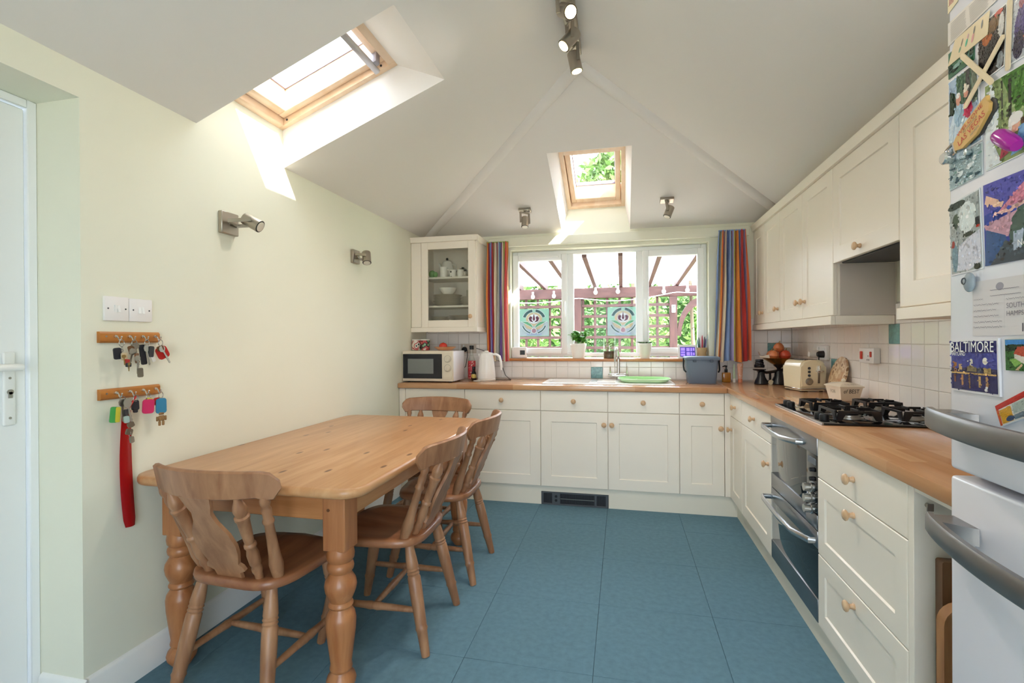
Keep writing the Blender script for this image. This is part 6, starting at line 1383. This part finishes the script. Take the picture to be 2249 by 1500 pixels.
inkp = plain('pen_ink', '#77727c', 0.7)
for w_, v in (('SOUTHAMPTON', .47), ('HAMPSHIRE', .335)):
    text_mb(w_, 0.0125, P2(0.45, v, 0.003), (0, -1, 0), (0, 0, 1), 0.0, 'LEFT').build('lettering', inkp, tt)
b = MB()
def squig(u0, u1, v, a):
    L_ = 40; top = []
    for i in range(L_+1):
        u = u0+(u1-u0)*i/L_; dv = a*math.sin(i*1.9)*(0.5+0.5*math.sin(i*0.7+v*9)); top.append((u, v+dv))
    for (ua, va), (ub, vb) in zip(top, top[1:]):
        b.bm.faces.new([b.bm.verts.new(P2(x, y, 0.0031)) for x, y in ((ua, va), (ub, vb), (ub, vb+0.008), (ua, va+0.008))])
for i, (u1, v) in enumerate(((.16, .66), (.36, .56), (.33, .455), (.36, .35), (.40, .245), (.40, .15))): squig(.03, u1, v, 0.022)
squig(.45, .76, .62, 0.02); squig(.25, .62, .70, 0.004); squig(.25, .60, .80, 0.004)
b.build('handwriting', inkp, tt)
pt = [('#3b3a72', R_(.03, .04, .97, .96), .08), ('#4a4e9a', R_(.03, .40, .97, .74), .08), ('#2c2c50', R_(.03, .34, .97, .46), .4), ('#b5763a', R_(.09, .38, .15, .56), .4), ('#c9a878', R_(.20, .42, .27, .53), .4), ('#e3dccb', R_(.44, .47, .50, .62), .2), ('#e8e2d4', R_(.39, .58, .46, .60)), ('#8a7a5a', R_(.38, .40, .58, .50), .5), ('#a8905e', R_(.72, .38, .86, .48), .5), ('#5a5a66', R_(.60, .38, .70, .47), .5), ('#d8b070', R_(.04, .345, .96, .375), .4), ('#2f3062', R_(.03, .04, .97, .335), .12), ('#c08a58', R_(.26, .1, .30, .33), .3), ('#8a6a4a', R_(.42, .08, .45, .33), .3), ('#c9a46a', R_(.62, .12, .665, .32), .3), ('#b98a5c', R_(.76, .14, .81, .32), .3), ('#7a4a3a', R_(.10, .18, .14, .33), .3), ('#e9e6dc', el(.76, .60, .05, .065)), ('#d8d6d8', el(.77, .085, .035, .03)), ('#d8d6d8', el(.78, .13, .025, .02))]
tt, P2 = card('picture_magnet', 'blue night-skyline magnet with white city lettering', 'magnet', ((-3.0520, 1.2384), (-3.1863, 1.2418), (-3.1902, 1.136), (-3.0556, 1.1358)), pt, '#e2e0e4', th=0.004)
text_mb('BALTIMORE', 0.0288, P2(0.045, 0.765, 0.0070), (0, -1, 0.02), (0, 0, 1), 0.0, 'LEFT', sx=0.80).build('lettering', wink, tt)
text_mb('MARYLAND', 0.0115, P2(0.05, 0.695, 0.0070), (0, -1, 0.01), (0, 0, 1), 0.0, 'LEFT', sx=0.72).build('lettering', wink, tt)
card('picture_magnet', 'small magnet picturing a white house with a red roof', 'magnet', ((-3.2024, 1.2393), (-3.2778, 1.2407), (-3.2776, 1.186), (-3.2043, 1.1852)), [('#3f6f3a', R_(.01, .01, .99, .99), .5), ('#4a8fd0', R_(.01, .82, .99, .99), .1), ('#28402c', R_(.01, .62, .99, .84), .5), ('#d9d4c8', [(.28, .40), (.28, .58), (.75, .58), (.75, .22), (.55, .24)]), ('#c2553f', [(.26, .54), (.38, .78), (.95, .78), (.95, .44), (.55, .46)], .1), ('#86b45a', [(.12, .35), (.3, .4), (.5, .26), (.3, .12)], .3), ('#d2b48c', [(.3, .02), (.42, .02), (.55, .22), (.5, .24)], .1)], '#3f6f3a', th=0.004, gloss=0.12)
card('picture_magnet', 'tilted magnet with a red border and small vehicle pictures', 'magnet', ((-3.178, 1.118), (-3.2863, 1.1741), (-3.2980, 1.1304), (-3.1921, 1.0840)), [('#c43a35', R_(.0, .76, 1, 1)), ('#d0603a', R_(.0, .0, .05, .76)), ('#dba63a', R_(.06, .05, .30, .70), .15), ('#a8b4ae', R_(.33, .30, .58, .72), .3), ('#4a5a78', el(.24, .18, .09, .12), .2), ('#6f7f8a', R_(.33, .06, .58, .26), .3), ('#d9c48a', R_(.62, .30, .95, .72), .3), ('#b53a3a', el(.70, .28, .07, .13)), ('#e6e2dc', el(.70, .28, .035, .07))], '#e2ddd6', th=0.004, gloss=0.12)
# lolly sticks
stk = plain('lolly_stick', '#dcc8a4', 0.6, var=0.08, scale=60)
for k, ((y0, z0), (y1, z1), lb) in enumerate((((-3.2158, 1.8365), (-3.210, 1.7125), 'upright wooden lolly stick on the fridge door'), ((-3.2051, 1.7794), (-3.1014, 1.6961), 'long slanting wooden lolly stick crossing under the short one'), ((-3.0967, 1.8046), (-3.181, 1.7057), 'short wooden lolly stick crossing the long slanting one'))):
    b = MB(); a = Vector((0, y0, z0)); c_ = Vector((0, y1, z1)); d_ = (c_-a); L_ = d_.length; d_.normalize(); s_ = Vector((0, -d_.z, d_.y)); ww = 0.0052
    pts = [(ww*math.cos(-PI+PI*k_/8)*-1, -ww*math.sin(PI*k_/8)+ww) for k_ in range(9)] + [(-ww*math.cos(PI*k_/8), L_-ww+ww*math.sin(PI*k_/8)) for k_ in range(9)]
    b.prism(pts, Vector((PX-0.0022-0.0021*k, 0, 0))+a, s_, d_, (-0.002, 0, 0)); tag(b.build('lolly_stick', stk), lb, 'stick', 'lolly sticks on the fridge')
# bottle opener with lettering
t = thing('bottle_opener', 'wooden diamond-shaped souvenir bottle opener magnet with red lettering', 'bottle opener', (PX, -3.12, 1.62))
a = Vector((PX-0.0042, -3.0768, 1.630)); c_ = Vector((PX-0.0042, -3.1764, 1.6732)); d_ = (c_-a); L_ = d_.length; d_.normalize(); s_ = Vector((0, d_.z, -d_.y)); s_ = s_ if s_.z > 0 else -s_
w1 = 0.026
b = MB(); b.prism([(0, -0.010), (0.02, -0.022), (L_*0.55, -w1), (L_*0.93, -0.012), (L_, 0.0), (L_*0.97, 0.010), (L_, 0.018), (L_*0.9, 0.020), (L_*0.55, w1*0.7), (L_*0.40, w1*0.72), (0.012, 0.012), (0.0, 0.006)], a, d_, s_, (-0.006, 0, 0)); b.build('plate', plain('opener_wood', '#d3a860', 0.4), t)
b = MB(); b.prism([(0.03, -0.020), (L_*0.6, -w1), (L_*1.03, -0.012), (L_*1.06, 0.004), (L_*1.0, 0.016), (0.05, 0.0)], a+Vector((0.003, -0.003, -0.004)), d_, s_, (-0.0025, 0, 0)); b.build('back_plate', M['darkgrey'], t)
rink = plain('red_ink', '#c0392f', 0.5)
text_mb('LAS VEGAS', 0.0165, a+d_*(L_*0.49)+s_*(-0.012)+Vector((-0.0064, 0, 0)), d_, s_, 0.0, sx=1.0).build('lettering', rink, t)
text_mb('WELCOME', 0.011, a+d_*(L_*0.52)+s_*(0.0075)+Vector((-0.0064, 0, 0)), d_, s_, 0.0, sx=1.45).build('lettering', rink, t)
text_mb('TO FABULOUS', 0.0065, a+d_*(L_*0.5)+s_*(0.0015)+Vector((-0.0064, 0, 0)), d_, s_, 0.0).build('lettering', inkg, t)
text_mb('NEVADA', 0.0065, a+d_*(L_*0.55)+s_*(-0.0195)+Vector((-0.0064, 0, 0)), d_, s_, 0.0).build('lettering', inkg, t)
b = MB(); o_ = a - d_*0.012 + Vector((-0.004, 0, 0)); b.tube([o_+d_*0.012+s_*0.010, o_-d_*0.012+s_*0.012, o_-d_*0.014-s_*0.012, o_+d_*0.010-s_*0.014, o_+d_*0.012+s_*0.010], 0.003, 8); b.build('opener_loop', M['chrome'], t)
b = MB(); b.lathe([(0, .012), (.8, .0125), (1, .010)], (PX-0.0035, -3.058, 1.614), (PX-0.020, -3.058, 1.614), 20); tag(b.build('round_magnet', plain('chrome_magnet', '#d8d8d4', 0.15, 0.8)), 'shiny round magnet beside the bottle opener loop', 'magnet')
b = MB(); b.lathe([(0, .006), (.8, .006), (1, .003)], (PX-0.0040, -3.112, 1.606), (PX-0.012, -3.112, 1.606), 14); tag(b.build('round_magnet', plain('silver_magnet', '#c8d2d4', 0.2, 0.7)), 'tiny silver magnet on the crinkled picture', 'magnet')
b = MB(); b.lathe([(0, .002), (.04, .007), (.12, .0115), (.25, .0135), (.7, .0135), (.9, .012), (1, .009)], (PX-0.0165, -3.203, 1.606), (PX-0.0165, -3.250, 1.566), 18)
tag(b.build('clip_magnet', plain('magenta_plastic', '#a3188f', 0.2)), 'magenta plastic clip magnet on the woodland photo', 'magnet')
b = MB(); b.sph((PX-0.0075, -3.1175, 1.351), (0.0072, 0.014, 0.019), 18, 12); t = thing('stone_magnet', 'grey oval stone magnet holding the written postcard', 'magnet', (PX-0.006, -3.1175, 1.335)); b.build('stone', plain('grey_stone', '#8b959c', 0.4, var=0.4, scale=70), t)
b = MB(); b.torus((PX-0.0142, -3.113, 1.354), (1, 0, 0), 0.006, 0.0012, 16, 6); b.build('ring_mark', plain('stone_dark', '#3d4248', 0.5), t)
# ================================================================ outside the window
GZ = -0.12
b = MB(); b.box(-14, 16, 0.28, 30, GZ-0.2, GZ); gr = b.build('ground_outside', plain('garden_ground', '#8a9a66', 0.9, var=0.4, scale=3)); struct(gr)
b = MB(); b.box(-6, 8, 0.28, 2.6, GZ, GZ+0.01); struct(b.build('patio', plain('patio_paving', '#b7a99c', 0.85, var=0.2, scale=4)))
b = MB(); b.box(-14, 16, -30, YF-0.2, GZ-0.2, GZ); struct(b.build('ground_outside', plain('drive_ground', '#b3aea4', 0.9, var=0.2, scale=3)))
stain = wood('pergola_stain', '#5c3c37', '#462a27', (6, 30, 30), 0.6); stainz = wood('pergola_stain_z', '#5c3c37', '#462a27', (30, 30, 6), 0.6)
TY = 2.20
t = thing('pergola', 'red-brown stained timber pergola with a white roof outside the window', 'pergola', (1.3, 1.4, GZ))
b = MB(); b.box(-1.6, 3.4, TY-0.045, TY+0.045, 1.785, 1.915, 0.004); b.build('beam', stain, t)
for x in (0.02-1.2, 1.15, 2.338):
    b = MB(); b.box(x-0.045, x+0.045, TY-0.045, TY+0.045, GZ+0.01, 1.784, 0.004); b.build('post', stainz, t)
b = MB()
br = [(2.384+0.30*(1-math.cos(a)), 1.30+0.47*math.sin(a)) for a in [PI/2*k/10 for k in range(11)]]
bi = [(x+0.045*math.cos(PI/2*k/10), z-0.075*math.sin(PI/2*k/10)-0.02) for k, (x, z) in enumerate(br)]
b.prism(br + bi[::-1], (0, TY-0.03, 0), (1,0,0), (0,0,1), (0, 0.06, 0)); b.build('brace', stain, t)
for x in (-0.62, -0.29, 0.045, 0.38, 0.714, 1.045, 1.375, 1.70, 2.05, 2.385, 2.72):
    b = MB(); b.box(x-0.022, x+0.022, 0.30, TY+0.15, 0, 0.075, 0.003, xf=lambda c: Vector((c.x, c.y, 1.917+c.z+(TY-c.y)*0.045))); b.build('rafter', stain, t)
def trans(name, hexc):
    mt = bpy.data.materials.new(name); mt.use_nodes = True; nt = mt.node_tree; nt.nodes.clear(); out = nt.nodes.new('ShaderNodeOutputMaterial')
    a = nt.nodes.new('ShaderNodeBsdfTranslucent'); d = nt.nodes.new('ShaderNodeBsdfTransparent'); mx = nt.nodes.new('ShaderNodeMixShader'); mx.inputs[0].default_value = 0.45
    a.inputs['Color'].default_value = srgb(hexc); d.inputs['Color'].default_value = (0.95, 0.97, 1, 1)
    nt.links.new(a.outputs[0], mx.inputs[1]); nt.links.new(d.outputs[0], mx.inputs[2]); nt.links.new(mx.outputs[0], out.inputs['Surface']); return mt
for k, (x0, x1) in enumerate(((-0.95, 0.05), (0.055, 1.05), (1.055, 2.05), (2.055, 3.05))):
    b = MB(); b.box(x0, x1, 0.30, TY+0.2, 0, 0.006, 0, xf=lambda c: Vector((c.x, c.y, 1.994+c.z+(TY-c.y)*0.045))); b.build('roof_sheet', trans('clear_roof', '#f4f6f8'), t)
for y in (0.78, 1.55):
    b = MB(); b.tube([(x/10, y+0.01*math.sin(x*0.9), 2.003+(TY-y)*0.045+0.004*math.sin(x*1.3)) for x in range(-9, 31)], 0.010, 6); b.build('sheet_seam', plain('seam_grey', '#6b6568', 0.6), t)
# trellis screens, each lath its own piece
def trellis(label, xs, zs, x0, x1):
    t = thing('trellis', label, 'trellis', ((x0+x1)/2, TY, GZ))
    for x in xs:
        b = MB(); b.box(x-0.016, x+0.016, TY+0.002, TY+0.020, 0.05, 1.784, 0.002); b.build('upright_lath', stainz, t)
    for z in zs:
        b = MB(); b.box(x0, x1, TY-0.017, TY+0.0015, z-0.018, z+0.018, 0.002); b.build('cross_lath', stain, t)
ZSx = [0.33+0.1355*k for k in range(11)]
trellis('red-brown trellis screen with one flower panel left of the near pergola post', [-0.96+0.158*k for k in range(13)], ZSx, -1.1, 1.10)
trellis('red-brown trellis screen with one flower panel between the two pergola posts', [1.215+0.1555*k for k in range(7)], ZSx, 1.20, 2.290)
def tglass(nm, hexc, f):
    mt, nt, p = newmat(nm); c = srgb(hexc); p.inputs['Base Color'].default_value = tuple(x*f for x in c[:3])+(1,); p.inputs['Roughness'].default_value = 0.9; p.inputs['Specular IOR Level'].default_value = 0.05; return mt
# stained glass panels hung on the trellis
gm = {k: tglass('stained_'+k, h, 0.20) for k, h in dict(mint='#a9d8bd', grey='#b9c4c4', dark='#4e6b68', green='#6fae80', plum='#6d3f4c', cream='#d6c19a', blue='#a9b7cc', pink='#b48a92', lead='#e8ece9').items()}
def arc(cx, cy, r0, r1, a0, a1, n=10, sx=1.0):
    return [(cx+sx*r0*math.cos(a0+(a1-a0)*k/n), cy+r0*math.sin(a0+(a1-a0)*k/n)) for k in range(n+1)] + [(cx+sx*r1*math.cos(a1+(a0-a1)*k/n), cy+r1*math.sin(a1+(a0-a1)*k/n)) for k in range(n+1)]
def stained(label, x0, x1, z0, z1):
    t = thing('stained_glass_panel', label, 'glass panel', ((x0+x1)/2, TY-0.03, z0)); W_, H_ = x1-x0, z1-z0
    y = TY-0.018
    b = MB(); b.box(x0, x1, y-0.006, y-0.0002, z0, z1, 0.001); b.build('sheet', gm['mint'], t)
    sh = [('grey', [(.02, .02), (.98, .02), (.98, .52), (.02, .52)]), ('blue', [(.25, .02), (.75, .02), (.75, .22), (.25, .22)]), ('cream', el(.5, .62, .27, .25, 24)),
          ('lead', arc(.5, .60, .40, .28, PI*0.08, PI*0.46)), ('lead', arc(.5, .60, .40, .28, PI*0.54, PI*0.92)), ('dark', arc(.5, .60, .385, .295, PI*0.09, PI*0.45)), ('dark', arc(.5, .60, .385, .295, PI*0.55, PI*0.91)),
          ('cream', [(.5, .2), (.75, .3), (.84, .45), (.6, .38)]), ('cream', [(.5, .2), (.25, .3), (.16, .45), (.4, .38)]),
          ('lead', arc(.5, .50, .44, .36, -PI*0.42, -PI*0.10)), ('lead', arc(.5, .50, .44, .36, -PI*0.90, -PI*0.58)), ('dark', arc(.5, .50, .42, .375, -PI*0.40, -PI*0.10)), ('dark', arc(.5, .50, .42, .375, -PI*0.90, -PI*0.60)),
          ('lead', [(.5, .26), (.56, .42), (.70, .54), (.96, .55), (.80, .45), (.64, .36)]), ('lead', [(.5, .26), (.44, .42), (.30, .54), (.04, .55), (.20, .45), (.36, .36)]),
          ('green', [(.53, .30), (.58, .42), (.71, .525), (.91, .54), (.78, .46), (.63, .37)]), ('green', [(.47, .30), (.42, .42), (.29, .525), (.09, .54), (.22, .46), (.37, .37)]),
          ('lead', el(.5, .63, .19, .17, 20)), ('plum', [(.5, .50), (.64, .55), (.68, .66), (.62, .74), (.55, .70)]), ('plum', [(.5, .50), (.36, .55), (.32, .66), (.38, .74), (.45, .70)]), ('lead', [(.5, .49), (.58, .60), (.55, .72), (.5, .86), (.45, .72), (.42, .60)]), ('plum', [(.5, .55), (.545, .62), (.53, .70), (.5, .83), (.47, .70), (.455, .62)]),
          ('lead', el(.5, .20, .10, .11, 16)), ('pink', el(.5, .20, .075, .085, 16))]
    for i, (k, pts) in enumerate(sh):
        b = MB(); b.prism(pts, (x0, y-0.0061-0.0004*i, z0), (W_, 0, 0), (0, 0, H_), (0, -0.0004, 0)); b.build('glass_piece', gm[k], t)
stained('leaded flower glass panel on the trellis seen through the hinged pane by the glazed cabinet', 0.372, 0.772, 1.298, 1.660)
stained('leaded flower glass panel on the trellis seen through the fixed middle pane', 1.530, 1.920, 1.298, 1.662)
# festoon lights
bulbm = plain('bulb_white', '#f2f2f0', 0.15)
t = thing('festoon_lights', 'string of white festoon bulbs hung along the pergola beam', 'string lights', (1.4, TY-0.08, 1.75))
b = MB(); pts = []
for i in range(57):
    x = -0.2+i*0.055; pts.append((x, TY-0.075, 1.785-0.05*abs(math.sin((x-1.16)*PI/1.2))+0.06*max(0, x-1.6)))
b.tube(pts, 0.0055, 6); b.build('cable', bulbm, t)
for x, z in ((0.57, 1.814), (0.847, 1.819), (1.384, 1.852), (1.663, 1.856), (2.22, 1.84), (2.498, 1.849)):
    b = MB(); b.sph((x, TY-0.085, z), (0.026, 0.026, 0.030), 14, 9); bu = b.build('bulb', bulbm, t)
    b = MB(); b.cyl((x, TY-0.085, z+0.026), (x, TY-0.085, z+0.065), 0.014, n=10); b.build('bulb_holder', plain('holder_white', '#dcdcd8', 0.5), bu)
b = MB(); b.box(2.315, 2.362, TY-0.062, TY-0.0455, 1.58, 1.675, 0.004); tw = thing('outdoor_thermometer', 'small white thermometer on the pergola post', 'thermometer', (2.34, TY-0.05, 1.58)); b.build('case', M['white'], tw)
b = MB(); b.box(2.325, 2.352, TY-0.0635, TY-0.0615, 1.64, 1.662); b.build('display', plain('lcd_dark', '#5c6260', 0.3), tw)

# planting behind the trellis
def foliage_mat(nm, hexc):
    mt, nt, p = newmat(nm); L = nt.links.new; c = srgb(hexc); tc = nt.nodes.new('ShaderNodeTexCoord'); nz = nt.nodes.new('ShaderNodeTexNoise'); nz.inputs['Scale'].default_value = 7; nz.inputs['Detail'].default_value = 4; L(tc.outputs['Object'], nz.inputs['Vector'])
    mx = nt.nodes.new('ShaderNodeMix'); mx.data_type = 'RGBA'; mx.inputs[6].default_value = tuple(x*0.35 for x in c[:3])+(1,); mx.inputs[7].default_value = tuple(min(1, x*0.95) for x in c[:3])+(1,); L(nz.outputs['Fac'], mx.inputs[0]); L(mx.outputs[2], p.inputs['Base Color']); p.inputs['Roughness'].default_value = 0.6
    return mt
def shrub(name, label, cat, c, r, n, size, hexc, trunk=None, seed=0, shell=0.55):
    rd = random.Random(seed); t = thing(name, label, cat, (c[0], c[1], GZ), 'garden planting'); b = MB()
    for _ in range(n):
        while True:
            v = Vector((rd.uniform(-1, 1), rd.uniform(-1, 1), rd.uniform(-1, 1)))
            if shell < v.length < 1: break
        k = 1+0.18*math.sin(v.x*6+seed)*math.cos(v.z*7+seed); p = Vector((c[0]+v.x*r[0]*k, c[1]+v.y*r[1]*k, c[2]+v.z*r[2]*k))
        d = Vector((rd.uniform(-1, 1), rd.uniform(-1, 1), rd.uniform(-0.7, 0.9))).normalized(); s_ = d.orthogonal().normalized(); s_ = Matrix.Rotation(rd.uniform(0, 6.28), 3, d) @ s_; L_ = size*rd.uniform(0.7, 1.3); W_ = L_*0.42
        vs = [b.bm.verts.new(q) for q in (p, p+d*L_*0.5+s_*W_*0.5, p+d*L_, p+d*L_*0.5-s_*W_*0.5)]; b.bm.faces.new(vs)
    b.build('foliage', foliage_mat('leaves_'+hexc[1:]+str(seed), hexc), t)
    b = MB(); h0 = c[2]-r[2]*(0.3 if trunk else 0.6); b.tube([(c[0], c[1], GZ), (c[0]+0.05, c[1], (GZ+h0)/2), (c[0], c[1], h0+0.3)], [0.10, 0.08, 0.05] if trunk else [0.03, 0.025, 0.02], 8); b.build('trunk' if trunk else 'stem', plain('bark', '#7a6a58', 0.9), t)
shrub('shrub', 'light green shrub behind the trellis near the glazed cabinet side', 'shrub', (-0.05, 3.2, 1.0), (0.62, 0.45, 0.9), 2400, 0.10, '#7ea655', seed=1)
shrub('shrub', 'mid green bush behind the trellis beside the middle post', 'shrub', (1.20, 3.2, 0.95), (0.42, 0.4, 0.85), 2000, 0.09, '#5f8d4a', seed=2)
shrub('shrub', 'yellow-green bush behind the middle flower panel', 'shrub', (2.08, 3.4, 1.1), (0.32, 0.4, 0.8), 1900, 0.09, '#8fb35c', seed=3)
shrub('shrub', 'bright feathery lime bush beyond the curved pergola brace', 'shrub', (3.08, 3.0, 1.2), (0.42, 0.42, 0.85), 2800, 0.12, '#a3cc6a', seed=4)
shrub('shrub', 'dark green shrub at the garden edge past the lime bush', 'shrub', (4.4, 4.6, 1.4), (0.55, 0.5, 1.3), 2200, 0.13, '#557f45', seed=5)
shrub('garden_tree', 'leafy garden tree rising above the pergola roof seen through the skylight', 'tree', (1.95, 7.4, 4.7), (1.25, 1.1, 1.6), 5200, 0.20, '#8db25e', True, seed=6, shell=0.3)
shrub('garden_tree', 'broad green tree at the end of the garden behind the light green shrub', 'tree', (-1.2, 6.6, 2.2), (1.6, 0.9, 1.5), 4200, 0.19, '#73994f', True, seed=7)
shrub('garden_tree', 'rounded tree in the far garden corner behind the lime bush', 'tree', (5.6, 7.2, 2.0), (1.3, 0.9, 1.3), 3600, 0.18, '#84a95a', True, seed=8)
t = thing('hedge', 'long clipped green hedge closing the end of the garden', 'hedge', (1.5, 10.4, GZ)); b = MB(); rd = random.Random(31)
for _ in range(9000):
    x, z = rd.uniform(-7, 10), rd.uniform(GZ, 2.7); p = Vector((x, 10.0+rd.uniform(-.12, .12)+0.1*math.sin(x*2), z+0.12*math.sin(x*1.3))); d = Vector((rd.uniform(-1, 1), rd.uniform(-1, .2), rd.uniform(-.6, .8))).normalized(); s_ = d.orthogonal().normalized(); L_ = 0.2*rd.uniform(.7, 1.3)
    b.bm.faces.new([b.bm.verts.new(q) for q in (p, p+d*L_*.5+s_*L_*.25, p+d*L_, p+d*L_*.5-s_*L_*.25)])
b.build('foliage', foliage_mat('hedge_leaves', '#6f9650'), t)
b = MB(); b.box(-7, 10, 10.15, 10.7, GZ, 2.6); b.build('core', plain('hedge_core', '#4a6a38', 0.9, var=0.4, scale=5), t)
shrub('climber', 'leafy climber growing over the pergola beam end', 'climber', (2.553, TY+0.125, 1.88), (0.085, 0.03, 0.07), 110, 0.04, '#9cc06a', seed=10, shell=0.0)
